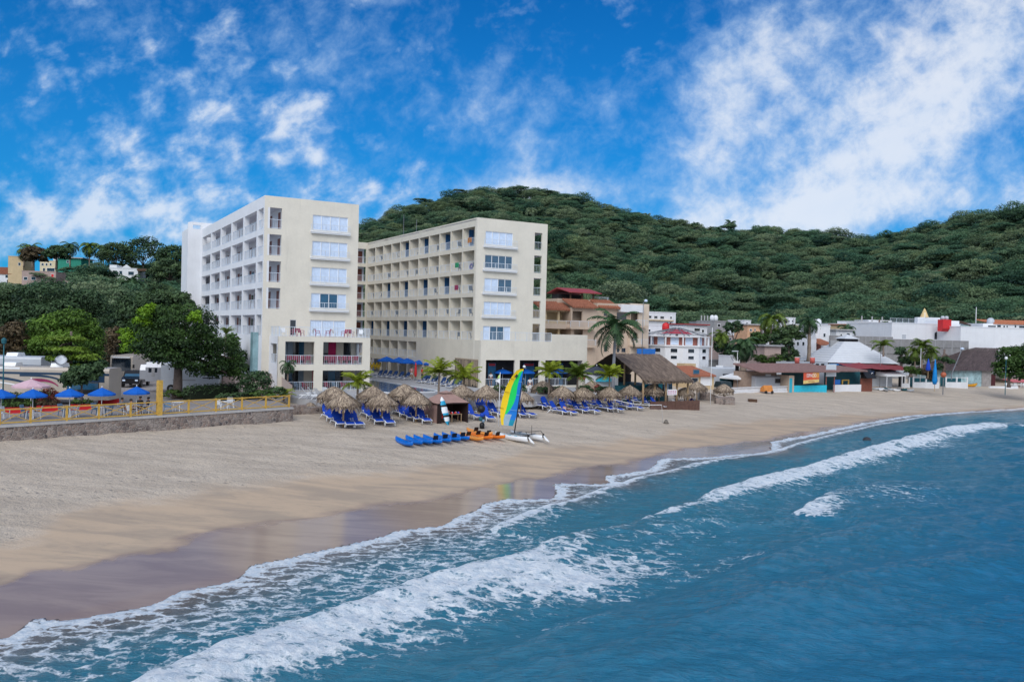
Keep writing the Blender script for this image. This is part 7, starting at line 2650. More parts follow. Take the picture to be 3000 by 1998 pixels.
cq = [(xm - h2, yc - h2), (xm + h2, yc - h2), (xm + h2, yc + h2), (xm - h2, yc + h2)]
for k in range(4):
    b.add([(*cq[k], zm + .55), (*cq[(k + 1) % 4], zm + .55), (xm, yc, zc)], [(0, 1, 2)])
b.build('roof_cap', M_PYR, t)
MB().box(xm - hw_ * .9, xm + hw_ * .9, yc - hw_ * .9, yc + hw_ * .9, zm - .1, zm + .54).build('vent', M_DARK, t)
MB().box(a + 1, c - 1, 1, 2 * yc - 1, -5, zl - .02).build('hall_walls', M_GREY, t)
f = Front(2560, 1100, G(2445, 1147)[1] + 9)
t = f.thing('red_awning_terrace', 'terrace with sagging dark red awnings in front of the white pyramid roof', 'terrace')
for (x1, x2, y1, y2) in ((2490, 2560, 1064, 1078), (2556, 2620, 1066, 1080), (2600, 2665, 1068, 1082)):
    q = f.rect(x1, y1, x2, y2)
    b = MB()
    for k in range(8):
        xa, xb = q[0] + (q[1] - q[0]) * k / 8, q[0] + (q[1] - q[0]) * (k + 1) / 8
        sg_ = lambda i: -.18 * math.sin(math.pi * i / 8)
        b.quad((xa, 0, q[2] + sg_(k)), (xb, 0, q[2] + sg_(k + 1)), (xb, 3, q[3] + sg_(k + 1)), (xa, 3, q[3] + sg_(k)))
    b.build('awning', pm('dark_red_cloth', (.26, .05, .06), .85, .2), t)
q = f.rect(2500, 1082, 2660, 1104)
MB().box(q[0], q[1], 2.5, 2.7, q[2] + .2, q[3]).build('back_wall', M_DARK, t)  # dark strip painted in for the shade below the awnings
q3 = f.rect(2564, 1106, 2655, 1128)
MB().box(q3[0], q3[1], 2.9, 3.1, q3[2] - 2, q3[3]).build('low_wall', M_LGR, t)
q2 = f.rect(2585, 1090, 2640, 1102, 1)
MB().prism([(0, q2[2]), (0, q2[2] + .15), (1.6, q2[3]), (2.4, q2[3]), (2.4, q2[2])], q2[0], q2[1]).build('white_canopy', M_WFRAME, t)
for x in (q2[0] + .1, q2[1] - .1):
    MB().cyl(x, .1, q2[2] - 4, q2[2], .06, n=6).build('canopy_post', M_WFRAME, t)
# grey retaining walls
for x1, x2, y1, dep, lab in ((2432, 2615, 985, 172, 'tall grey block wall behind the white pyramid roof'), (2612, 2837, 996, 176, 'grey grid patterned retaining wall below the big white building')):
    f = Front(x1, 1080, dep, R(14))
    t = f.thing('retaining_wall', lab, 'wall')
    q = f.rect(x1, y1, x2, 1085)
    MB().box(0, q[1], 0, .6, q[2] - 4, q[3]).build('wall', pm('block_wall', (.27, .265, .27), .9, .2, 1, .3, 6, stain=.4, streak=True), t)
    for k in range(1, 9):
        x = q[1] * k / 9
        MB().box(x - .12, x + .12, -.05, -.003, q[2] - 4, q[3] - .01).build('pier', M_GREY, t)
    for k in range(1, 4):
        z = q[2] + (q[3] - q[2]) * k / 4
        MB().box(0, q[1], -.035, -.004, z - .08, z + .08).build('band', pm('dark_band', (.17, .165, .17), .9), t)
f = Front(2335, 1050, 178, R(14))
# big white building with red tank
f = Front(2612, 1000, 186, R(14))
t, a, c, z1 = block(f, 'big blank white building with an arched dark window and roof railing', 2613, 2812, 950, 16, M_WHITE, [(2642, 980, 2654, 993, M_LGR)], name='white_building', cat='building')
b = MB()
x, zz0, zz1 = f.at(2743, 985)[0], f.at(2743, 994)[1], f.at(2743, 979)[1]
b.prism([(-.02, zz0), (-.006, zz0), (-.006, zz1), (-.02, zz1)], x - .5, x + .5).tube([(x, -.02, zz1), (x, -.006, zz1)], .5, 14)
b.build('arched_window', M_DARKGL, t)
r_ = f.rect(2784, 940, 2812, 962)
MB().box(r_[0], c - .01, .2, 8, z1 + .2, r_[3]).build('stair_head', M_WHITE, t)
railing(t, (a + f.at(2750, 950)[0]) / 2, .6, z1 + .18, f.at(2750, 950)[0] - a, 'x', 1.0)
p = atd(2768, 950, 186)
t = thing('water_tank', 'bright red box tank on the roof edge of the big white building', 'water tank', tuple(p + np.array([0, -1.0, -1.6])), R(14))
MB().prism([(0, .6), (.5, 0), (1.6, 0), (1.6, 2.6), (0, 2.6)], -1.1, 1.1).build('tank', M_RED, t)
for x in (-.5, .5):
    MB().lathe([(0, 2.603), (.4, 2.604), (.42, 3.2), (.25, 3.4), (0, 3.42)], x, .8, 10).build('lid', M_LGR, t, True)
f = Front(2812, 1010, 182, R(14))
t, a, c, z1 = block(f, 'long low white building running off the right edge of the picture', 2815, 3080, 962, 14, M_WHITE, [], name='white_building', cat='building')
f = Front(2840, 970, 200, R(10))
t, a, c, z1 = block(f, 'white houses with dark windows and an orange tiled roof at the right edge', 2880, 3060, 950, 10, M_WHITE2, [(2894, 954, 2917, 962), (2921, 952, 2932, 960), (2939, 954, 2944, 962), (2948, 954, 2952, 962), (2985, 955, 3010, 964), (2972, 953, 2977, 960)], parapet=False)
tiles(t, f.at(2910, 950)[0], c, z1, f.at(2950, 940, 5)[1], 0, 6, .3, pm('orange_tile2', (.55, .20, .10), .85, .2, 2))
p = atd(2902, 945, 202)
tag(MB().lathe([(0, 0), (.8, 0), (.85, .5), (.8, 1.2), (.4, 1.6), (0, 1.65)], n=12).build('water_tank', M_LGR, None, True, tuple(p + np.array([0, 0, -.5]))), 'white water tank left of the orange tiled roof', 'water tank')
f = Front(2845, 960, 205, R(10))
t, a, c, z1 = block(f, 'pale green and white house with a brown roof left of the orange tiled roof', 2838, 2890, 954, 6, pm('pale_green_paint', (.45, .66, .58), .85), [(2868, 950, 2874, 958)], parapet=False)
tiles(t, a, c - 3, z1, f.at(2850, 944, 4)[1], 0, 5, .3, M_DWOOD)
for x, y0, y1, dep, lab in ((2859, 945, 900, 205, 'tall thin white mast above the right hand houses'), (2709, 945, 916, 200, 'short pole beside the cone shaped cream roof top')):
    p = atd(x, y0, dep)
    tag(MB().cyl(0, 0, -1, atd(x, y1, dep)[2] - p[2], .10, .06, 6).build('mast', M_WFRAME, None, True, tuple(p)), lab, 'mast')
p = atd(2708, 930, 205)
t = thing('cream_cupola', 'small pointed cream cupola poking above the big white building', 'cupola', tuple(p))
MB().lathe([(1.0, 0), (.3, 1.8), (0, 2.3)], n=10).build('cone', pm('cream_roof', (.70, .52, .26), .8), t)
MB().box(-2, 3.5, -.8, .8, -1.6, -.004).build('base', M_WHITE2, t)
# -- scattered houses up the slope
houses = [
    (2008, 2072, 955, 985, 185, 'white house with a red roof slab behind the round house', M_WHITE2, [(2034, 962, 2050, 970), (2056, 966, 2062, 974)], M_REDROOF),
    (2052, 2082, 944, 962, 200, 'grey unfinished house with roof columns above the round house', M_GREY, [], None),
    (2093, 2128, 942, 975, 195, 'small grey house with two white tanks among the palms', M_GREY, [(2102, 950, 2110, 957)], None),
    (2190, 2230, 955, 980, 190, 'peach house in the trees left of the tall coconut palm', pm('peach_paint', (.70, .42, .26), .85), [(2197, 964, 2202, 970), (2210, 963, 2213, 970)], M_CONC),
    (2284, 2342, 950, 965, 215, 'white hillside house with roof tanks right of the tall coconut palm', M_WHITE2, [], None),
    (2240, 2288, 1018, 1055, 150, 'small unpainted block house below the tall coconut palm', M_PINK, [], M_GREY),
    (2358, 2392, 956, 990, 178, 'pale yellow house behind the tall bare trunk', pm('pale_yellow_paint', (.66, .60, .38), .85), [(2362, 975, 2369, 982)], None),
    (2390, 2432, 955, 1000, 172, 'white house with a narrow window right of the tall bare trunk', M_WHITE2, [(2412, 977, 2418, 987)], None),
    (2330, 2392, 990, 1018, 165, 'white house with an arched gate in front of the pale yellow one', M_WHITE2, [(2334, 1002, 2340, 1012), (2350, 1002, 2356, 1012)], None),
    (2450, 2498, 971, 992, 178, 'white flat house beside the grey block wall with a blue door', M_WHITE2, [(2462, 979, 2466, 987), (2480, 977, 2489, 990)], M_CONC),
    (2510, 2610, 945, 975, 215, 'low white row of houses behind the bright green tree', M_WHITE2, [(2558, 943, 2566, 950)], None),
    (2545, 2612, 940, 952, 225, 'small white house high behind the green tree', M_WHITE2, [(2560, 944, 2566, 949), (2590, 944, 2596, 949)], None),
    (1985, 2010, 960, 985, 180, 'white corner house left of the round house roof frame', M_WHITE2, [], None),
    (2440, 2480, 950, 972, 215, 'distant white house on the slope right of the narrow window house', M_WHITE2, [(2450, 956, 2456, 962)], None),
    (2180, 2200, 940, 955, 220, 'tiny white house at the forest edge left of the tall coconut palm', M_WHITE2, [(2186, 945, 2190, 950)], None),
    (2300, 2330, 932, 950, 225, 'white upper house at the forest edge above the hillside houses', M_WHITE2, [(2308, 938, 2313, 944), (2320, 938, 2325, 944)], None),
    (2492, 2512, 955, 972, 205, 'pale yellow distant house beside the dark slope palm', M_OCHRE, [(2498, 960, 2503, 966)], M_TERRA),
    (2150, 2180, 1045, 1062, 158, 'low white house behind the fan palm trunk', M_WHITE2, [(2158, 1050, 2164, 1056)], None),
    (2130, 2150, 985, 1005, 170, 'small pink house half hidden by palms', M_PINK, [(2136, 990, 2142, 996)], None)]
for i, (x1, x2, y1, y2, dep, lab, m, wins, rf) in enumerate(houses):
    f = Front(x1, y2, dep, R(14) if i % 2 else TH)
    t, a, c, z1 = block(f, lab, x1, x2, y1, 6, m, wins, drop=5)
    if rf:
        MB().box(a - .4, c + .4, -.5, 6.4, z1 + .19, z1 + .45).build('roof_slab', rf, t)
    if i in (2, 4, 7):
        for k in (.3, .6):
            MB().lathe([(0, z1 + .19), (.5, z1 + .19), (.55, z1 + .7), (.5, z1 + 1.2), (.2, z1 + 1.5), (0, z1 + 1.52)], a + (c - a) * k, 2, 10).build('roof_tank', M_WHITE2 if i != 4 else M_BLACK, t, True)
    if i in (1, 4, 10):
        for k in (.2, .5, .8):
            MB().box(a + (c - a) * k - .12, a + (c - a) * k + .12, .5, .74, z1 + .19, z1 + 1.6).build('bare_column', M_CONC, t)
f = Front(2390, 1012, 168)
r_ = f.rect(2376, 998, 2432, 1006)
t = f.thing('tiled_porch', 'low porch roof of red tiles in front of the white houses', 'porch')
tiles(t, 0, r_[1], r_[2] - .3, r_[3] + .2, -1, 2.5, .3)
MB().box(.1, r_[1] - .1, 2.2, 2.5, r_[2] - 4, r_[2] - .2).build('porch_wall', M_BRICK, t)
f = Front(2432, 1040, 160, R(14))
r_ = f.rect(2432, 998, 2520, 1060)
tag(MB().box(0, r_[1], 0, .5, r_[2] - 4, r_[3]).build('grey_wall', M_GREY, None, loc=tuple(f.o), rot=(0, 0, f.yaw)), 'stained grey wall left of the white pyramid roof', 'wall')
# flat roofs behind the first bar
f = Front(2330, 1072, 146)
r_ = f.rect(2325, 1062, 2425, 1075)
t = f.thing('flat_roof_shed', 'low shed with a pale corrugated roof behind the turquoise bar', 'shed')
MB().box(r_[0], r_[1], 0, 4, r_[2] - 3, r_[3]).build('walls', M_LGR, t)
for k in range(3):
    MB().box(r_[1] * (.45 + .17 * k), r_[1] * (.55 + .17 * k), -.03, -.004, r_[2] + .1, r_[2] + .6).build('opening', M_DARK, t)
for x, lab in ((2335, 'left red and white drum standing on the shed roof'), (2380, 'right red and white drum standing on the shed roof')):
    p = atd(x, 1061, 146)
    t = thing('roof_drum', lab, 'drum', (p[0], p[1], p[2] - .2))
    MB().cyl(0, 0, 0, 1.0, .42, n=12).build('drum', pm('faded_red_drum', (.55, .12, .10), .7, .3, 3), t, True)
    MB().cyl(0, 0, 1.002, 1.08, .40, n=12).build('lid', M_WFRAME, t)
# right: white fence panels, thatched roof, buoys
for k, (x1, x2, y0, y1, lab) in enumerate(((2643, 2664, 1100, 1133, 'narrow white framed kiosk left of the white fence'), (2676, 2750, 1118, 1134, 'white fence panel on posts left of the gate'), (2772, 2834, 1118, 1133, 'white fence panel on posts right of the gate'))):
    f = Front(x1, y1 + 2, G(x1, y1 + 2)[1], R(20))
    t = f.thing('white_fence', lab, 'fence')
    a, c, z0, z1 = f.rect(x1, y0, x2, y1)
    MB().box(a, c, 0, .12, z0 - .5, z0 + (z1 - z0) * (.9 if k else .3)).build('panel', M_WHITE2, t)
    for x in np.linspace(a, c, 3 if k else 2):
        MB().box(x - .1, x + .1, -.05, .17, z0 - .5, z1 + (.9 if k else 0)).build('post', M_WFRAME, t)
    if k:
        MB().box(a + .1, c - .1, 1.4, 1.5, z0, z1 + .8).build('backdrop', M_TEALD, t)
        MB().box(a, c, .0, .1, z1 + .72, z1 + .82).build('rail', M_WFRAME, t)
    else:
        MB().box(a + .1, c - .1, .9, 1.0, z0, z1 - .1).build('backdrop', M_DARK, t)
        MB().prism([(-.4, z1), (-.4, z1 + .1), (1.2, z1 + .9), (1.2, z1)], a - 4, c + .2).build('roof', M_WFRAME, t)
for x, y0, y1, lab, m in ((2738, 1130, 1052, 'tall folded bright blue parasol behind the white fence', pm('bright_blue_canvas', (.0, .22, .60), .7)), (2719, 1090, 1050, 'slim folded blue parasol beside the fence palms', M_LOUNGE)):
    p = atd(x, y0, 144)
    h = atd(x, y1, 144)[2] - p[2]
    t = thing('folded_umbrella', lab, 'umbrella', tuple(p))
    MB().lathe([(0, h), (.06, h - .1), (.30, h * .55), (.42, h * .2), (.30, .25), (0, .22)], n=9).build('folded_canopy', m, t, True)
    MB().cyl(0, 0, -1, .3, .05, n=6).build('pole', M_WOOD, t)
p = atd(2764, 1098, 146)
t = thing('buoy_ball', 'big orange ball on a post in the gateway of the white fence', 'ball', tuple(p))
MB().lathe([(0, -.5), (.36, -.36), (.5, 0), (.36, .36), (0, .5)], n=14).build('ball', pm('orange_ball', (.45, .12, .06), .5), t, True)
MB().cyl(0, 0, -3.5, -.45, .08, n=6).build('post', M_STEEL, t)
# thatched hall right
f = Front(2800, 1130, G(2800, 1130)[1], R(24))
t = f.thing('thatched_hall', 'beach hall with a steep dark purple grey thatched roof and painted walls at the right', 'hall')
a, c = f.at(2790, 1084)[0], f.at(2905, 1088)[0]
e2 = f.at(2935, 1100)[0]
ze, zr = f.at(2850, 1086)[1], f.at(2880, 1019, 6)[1]
r0_, r1_ = f.at(2860, 1014, 6)[0], f.at(2925, 1016, 6)[0]
rng = np.random.default_rng(5)
V, Fq, S = [], [], []
quads = [((a, 0, ze), (c + 1, 0, ze), (r1_, 6, zr), (r0_, 6, zr)), ((c + 1, 0, ze), (e2 + 2.5, 12, ze - .6), (r1_, 6, zr), (r1_, 6, zr)), ((a, 12, ze), (a, 0, ze), (r0_, 6, zr), (r0_, 6, zr)), ((e2 + 2.5, 12, ze), (a, 12, ze), (r0_, 6, zr), (r1_, 6, zr))]
for q4 in quads:
    q4 = [np.array(p, float) for p in q4]
    b0 = len(V)
    V += list(q4)
    Fq.append((b0, b0 + 1, b0 + 2, b0 + 3))
    S += [.3] * 4
    nrm = np.cross(q4[1] - q4[0], q4[3] - q4[0])
    nrm /= np.linalg.norm(nrm) + 1e-9
    for i in range(1800):
        u_, w_ = rng.random(), rng.random() ** 1.2
        w2 = max(-.03, w_ - .12)
        pt = lambda u__, w__: (q4[0] * (1 - u__) + q4[1] * u__) * (1 - w__) + (q4[3] * (1 - u__) + q4[2] * u__) * w__
        A_, B_ = pt(u_, w_) + nrm * .08 * rng.random(), pt(u_ + .01 * rng.normal(), w2) + nrm * .14
        sx = (q4[1] - q4[0]) / np.linalg.norm(q4[1] - q4[0]) * .09
        b0 = len(V)
        V += [A_ - sx, A_ + sx, B_ + sx, B_ - sx]
        Fq.append((b0, b0 + 1, b0 + 2, b0 + 3))
        cc = np.clip(.5 + .2 * rng.normal(), 0, 1)
        S += [cc, cc, cc * .8, cc * .8]
F_TH3 = foliage_mat('purple_grey_thatch', (.05, .035, .035), (.20, .15, .145), trans=.03)
link('thatch_roof', npmesh('thatch_roof', V, Fq, F_TH3, {'shade': S}, False), t)
MB().box(a + .8, c - 2.2, .6, 11, -2, ze - .02).build('painted_wall', pm('mural_wall', (.36, .52, .56), .8, .45, .9), t)
MB().box(c - 2.19, c + .6, .5, 11, -2, ze - .05).build('stone_wall', pm('grey_rock_wall', (.36, .33, .32), .9, .3, 1.5, .8, 4), t)
MB().box(c + .61, e2 + 1.5, 2.5, 11, -2, ze - .9).build('dark_room', pm('dark_red_room', (.09, .02, .025), .8, .3), t)
p1_, p2_ = atd(2788, 1096, 140), atd(2819, 1022, 140)
t = thing('leaning_lamp', 'long dark lamp pole leaning right in front of the thatched hall', 'street lamp', tuple(p1_))
v_ = Vector(p2_) - Vector(p1_)
MB().tube([(0, 0, -1), (0, 0, 0), v_], .08, 7).build('pole', M_STEEL, t)
MB().lathe([(0, -.2), (.3, -.1), (.34, .1), (0, .25)], n=8).build('lamp_head', M_CURT, t, True, v_)
p = atd(2945, 1140, 141)
t = thing('lamp_post', 'slim green lamp post with a round white globe before the big right hand tree', 'street lamp', tuple(p))
h = atd(2945, 1054, 141)[2] - p[2]
MB().cyl(0, 0, -1, h, .07, .05, 8).build('post', M_TEALD, t)
MB().lathe([(0, h), (.2, h + .1), (.25, h + .3), (.15, h + .5), (0, h + .52)], n=10).build('globe', M_WFRAME, t, True)
p = G(2848, 1133)
t = thing('dinghy', 'small yellow orange boat pulled up at the end of the white fence', 'boat', tuple(p), .3)
loft(MB(), [(-1.3, .3, .1, .5, .3), (-.6, .55, 0, .5, .2), (.4, .55, 0, .55, .2), (1.3, .03, .4, .75, .7)]).build('hull', pm('yellow_boat_paint', (.72, .34, .02), .5, .15), t, True)
MB().box(-.2, .1, -.5, .5, .46, .5).build('thwart', M_DWOOD, t)
for k in range(9):
    x = 2568 + k * 11 + (k % 3) * 3
    p = G(x, 1143 + (k % 3) * 2)
    tag(loft(MB(), [(-.7, .1, .1, .35, .3), (-.2, .4, 0, .4, .2), (.4, .38, 0, .4, .2), (.9, .03, .2, .5, .5)]).build('skiff', (M_LGR, M_WHITE2, M_GREY, M_TEALD)[k % 4], None, True, tuple(p), (0, 0, k * .7)),
        ('leftmost pale', 'second white', 'first dark grey', 'first teal', 'third pale', 'middle white', 'second grey', 'second teal', 'rightmost pale') [k] + ' small skiff drawn up before the red awning terrace', 'boat', 'small skiffs drawn up on the far sand')
# tables at the far right
p = G(2985, 1133)
t = thing('red_awning', 'flat pinkish red awning at the right picture edge', 'awning', tuple(p), .2)
MB().prism([(-1, 1.0), (-1, 1.1), (2, 1.5), (2, 1.4)], -2.4, 3).build('cloth', pm('faded_red_cloth', (.5, .12, .14), .8), t)
for x in (-2.2, 2.8):
    MB().cyl(x, -.9, -2, 1.0, .05, n=6).build('post', M_STEEL, t)
p = G(2900, 1137)
q = G(3020, 1141)
t = thing('low_terrace_wall', 'low white terrace edge below the red awning', 'wall', tuple(p), math.atan2(q[1] - p[1], q[0] - p[0]))
MB().box(0, 9, 0, .3, -2, .35).build('wall', M_WHITE2, t)
for k in range(5):
    c_ = CHW(tuple(G(2950 + k * 12, 1137 - (k % 2) * 2)), k * 1.3, ('leftmost', 'second', 'third', 'fourth', 'rightmost')[k] + ' white chair on the low terrace at the right picture edge', 1.2, 'white chairs at the right edge')

# ---- town trees and palms
def ground_tree(x, yb, dep, specs, lab, m, n, size, seed, ht=4, k=8, name='town_tree', rt=.25):
    p = atd(x, yb, dep)
    return tree(name, lab, 'tree', tuple(p), ht, rt, spread(blobs_px(p, dep, specs), k, seed), n, size, m, seed, limbs=6)


ground_tree(2955, 1130, 150, [(2965, 1060, 45, 40, 0, 0), (2940, 1085, 35, 30, 0, -.05), (3010, 1050, 50, 40, 0, 0), (3000, 1095, 40, 25, -1, -.1), (2960, 1030, 30, 14, 0, .08)], 'big dense green tree at the right edge beside the thatched hall', F_MANGO, 6500, .26, 601)
ground_tree(2310, 1060, 158, [(2310, 975, 30, 22, 0, 0), (2290, 1005, 30, 25, 0, -.1), (2310, 1040, 28, 25, 0, -.1), (2340, 985, 22, 12, 0, 0), (2270, 990, 20, 15, 0, -.05)], 'dark layered tree standing right of the tall coconut palm', F_DARK, 4200, .28, 602)
ground_tree(2150, 1050, 165, [(2150, 960, 28, 20, 0, 0), (2140, 1030, 34, 22, 0, -.05), (2110, 1010, 20, 28, 0, -.1), (2180, 1045, 25, 20, 0, -.1)], 'bushy tree between the round house and the fan palm', F_DARK, 3600, .28, 603)
ground_tree(2240, 990, 180, [(2235, 990, 35, 18, 0, 0), (2265, 980, 25, 15, 0, 0), (2220, 1010, 30, 20, 0, -.05)], 'dark green tree behind the fan palm', F_MANGO, 3000, .3, 604)
ground_tree(2575, 985, 200, [(2540, 970, 35, 12, 0, .05), (2590, 960, 22, 18, 0, .1), (2510, 975, 25, 10, 0, 0)], 'bright green tree in front of the low white houses', F_MANGO, 3000, .3, 605)
ground_tree(2400, 1050, 178, [(2395, 1030, 35, 18, 0, -.05), (2360, 1040, 25, 18, 0, -.1), (2430, 1040, 25, 16, 0, 0)], 'low mass of shrubs and trees below the tiled porch', F_DARK, 2800, .25, 606)
ground_tree(2280, 1060, 150, [(2275, 1050, 22, 12, 0, 0), (2250, 1058, 20, 10, 0, 0), (2225, 1050, 18, 12, 0, -.05)], 'scrubby yellow green bush below the small unpainted house', F_HEDGE, 1500, .22, 607, ht=1.5)
ground_tree(2668, 1100, 147, [(2668, 1085, 18, 12, 0, .05), (2690, 1090, 16, 10, 0, 0)], 'small round olive tree left of the white fence', F_HEDGE, 2200, .13, 608, ht=1.5)
ground_tree(2718, 1105, 146, [(2718, 1092, 16, 12, 0, 0), (2728, 1108, 10, 10, 0, 0)], 'small rusty leaved tree behind the white fence', F_RUST, 1800, .12, 609, ht=1.5)
ground_tree(2640, 1080, 158, [(2638, 1030, 18, 14, 0, 0), (2650, 1055, 22, 14, 0, -.05), (2680, 1060, 20, 12, 0, -.1)], 'dark small tree before the grey grid wall', F_DARK, 2000, .24, 610)
ground_tree(2765, 1085, 158, [(2765, 1052, 20, 8, 0, 0), (2785, 1060, 12, 7, 0, 0), (2752, 1075, 12, 10, 0, -.1)], 'flat topped small tree between the blue parasol and the grey wall', F_DARK, 1400, .22, 611)
palms = [(1795, 1150, 100, 975, .20, 26, 4.0, F_PALMD, 'tall dark royal palm with a pale trunk left of the restaurant roof', .85, (.15, 0), 1.0, .85, None),
         (1285, 1150, 88, 1082, .13, 26, 2.3, F_PALMY, 'yellow green palm in front of the cane screen, left of two', .6, (-.1, 0), None, .62, (.15, 1.5)),
         (1358, 1160, 89, 1098, .15, 28, 2.4, F_PALMY, 'yellow green palm in front of the cane screen, right of two', .65, (.1, 0), None, .62, (.15, 1.5)),
         (1047, 1180, 80, 1115, .13, 22, 2.0, F_PALMY, 'yellow green palm at the corner of the left hotel block', .75, (.0, 0), None, .62, (.15, 1.5)),
         (1608, 1150, 93, 1082, .12, 24, 2.0, F_PALMY, 'young palm before the podium openings, left of two', .7, (.0, 0), None, .62, (.15, 1.5)),
         (1690, 1150, 93, 1094, .13, 26, 2.3, F_PALM, 'young palm before the podium openings, right of two', .62, (.1, 0), None, .62, (.15, 1.5)),
         (1785, 1150, 96, 1095, .12, 24, 2.0, F_PALMY, 'young palm below the tall royal palm', .6, (0, 0), None, .62, (.15, 1.5)),
         (2255, 1050, 160, 935, .22, 24, 3.6, F_PALM, 'tall slim coconut palm rising above the town houses', 1.2, (-.4, 0), None, .8, None),
         (2370, 1058, 160, 942, .35, 22, 3.2, F_PALMD, 'tall palm with a thick bare grey trunk above the turquoise bar', 1.35, (.2, 0), None, .8, None),
         (2176, 1090, 145, 1010, .5, 34, 3.6, F_PALMD, 'bushy fan palm with a shaggy brown trunk behind the gazebo tent', 1.25, (.1, 0), None, .9, None),
         (2700, 1080, 152, 1016, .14, 18, 2.8, F_PALM, 'upright young palm in front of the grey grid wall, middle one', 1.1, (0, 0), None, .7, (.2, 1.5)),
         (2680, 1085, 153, 1030, .14, 16, 2.4, F_PALM, 'small palm just left of the middle palm at the grey grid wall', 1.2, (0, 0), None, .7, None),
         (2725, 1075, 153, 1030, .14, 16, 2.4, F_PALM, 'small palm just right of the middle palm at the grey grid wall', 1.2, (0, 0), None, .7, None),
         (2588, 1040, 152, 1012, .14, 12, 2.6, F_PALM, 'palm leaning over the right slope of the white pyramid roof', 1.0, (.3, 0), None, .7, (.3, 1.3)),
         (2110, 1020, 165, 985, .2, 18, 3.0, F_PALM, 'ragged palm right behind the round house', 1.2, (0, 0), None, .8, None),
         (2480, 1000, 190, 962, .2, 16, 2.8, F_PALMD, 'dark palm on the slope above the white flat house', 1.1, (0, 0), None, .8, None)]
for i, (x, yb, dep, yt, r_, nf, L, m, lab, dr, ln, sh_, lf, ur) in enumerate(palms):
    p = atd(x, yb, dep)
    if dep < 105:
        p[2] = 3.3
    h = atd(x, yt, dep)[2] - p[2]
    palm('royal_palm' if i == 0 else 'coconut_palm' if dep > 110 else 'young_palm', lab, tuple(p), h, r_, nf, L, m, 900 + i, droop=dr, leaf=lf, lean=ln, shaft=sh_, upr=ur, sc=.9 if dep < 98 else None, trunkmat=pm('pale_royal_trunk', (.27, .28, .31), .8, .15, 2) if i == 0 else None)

# ------------------------------------------------------------------ people
def skin_body(name, pts, edges, rad, mat, parent, sub=1):
    me = bpy.data.meshes.new(name)
    me.from_pydata(pts, edges, [])
    o_ = link(name, me, parent)
    me.materials.append(mat)
    m = o_.modifiers.new('skin', 'SKIN')
    m.use_smooth_shade = True
    if not me.skin_vertices:
        bpy.context.view_layer.objects.active = o_
    for i, r_ in enumerate(rad):
        me.skin_vertices[0].data[i].radius = (r_, r_ * .9)
    me.skin_vertices[0].data[0].use_root = True
    s = o_.modifiers.new('sub', 'SUBSURF')
    s.levels = s.render_levels = sub
    return o_


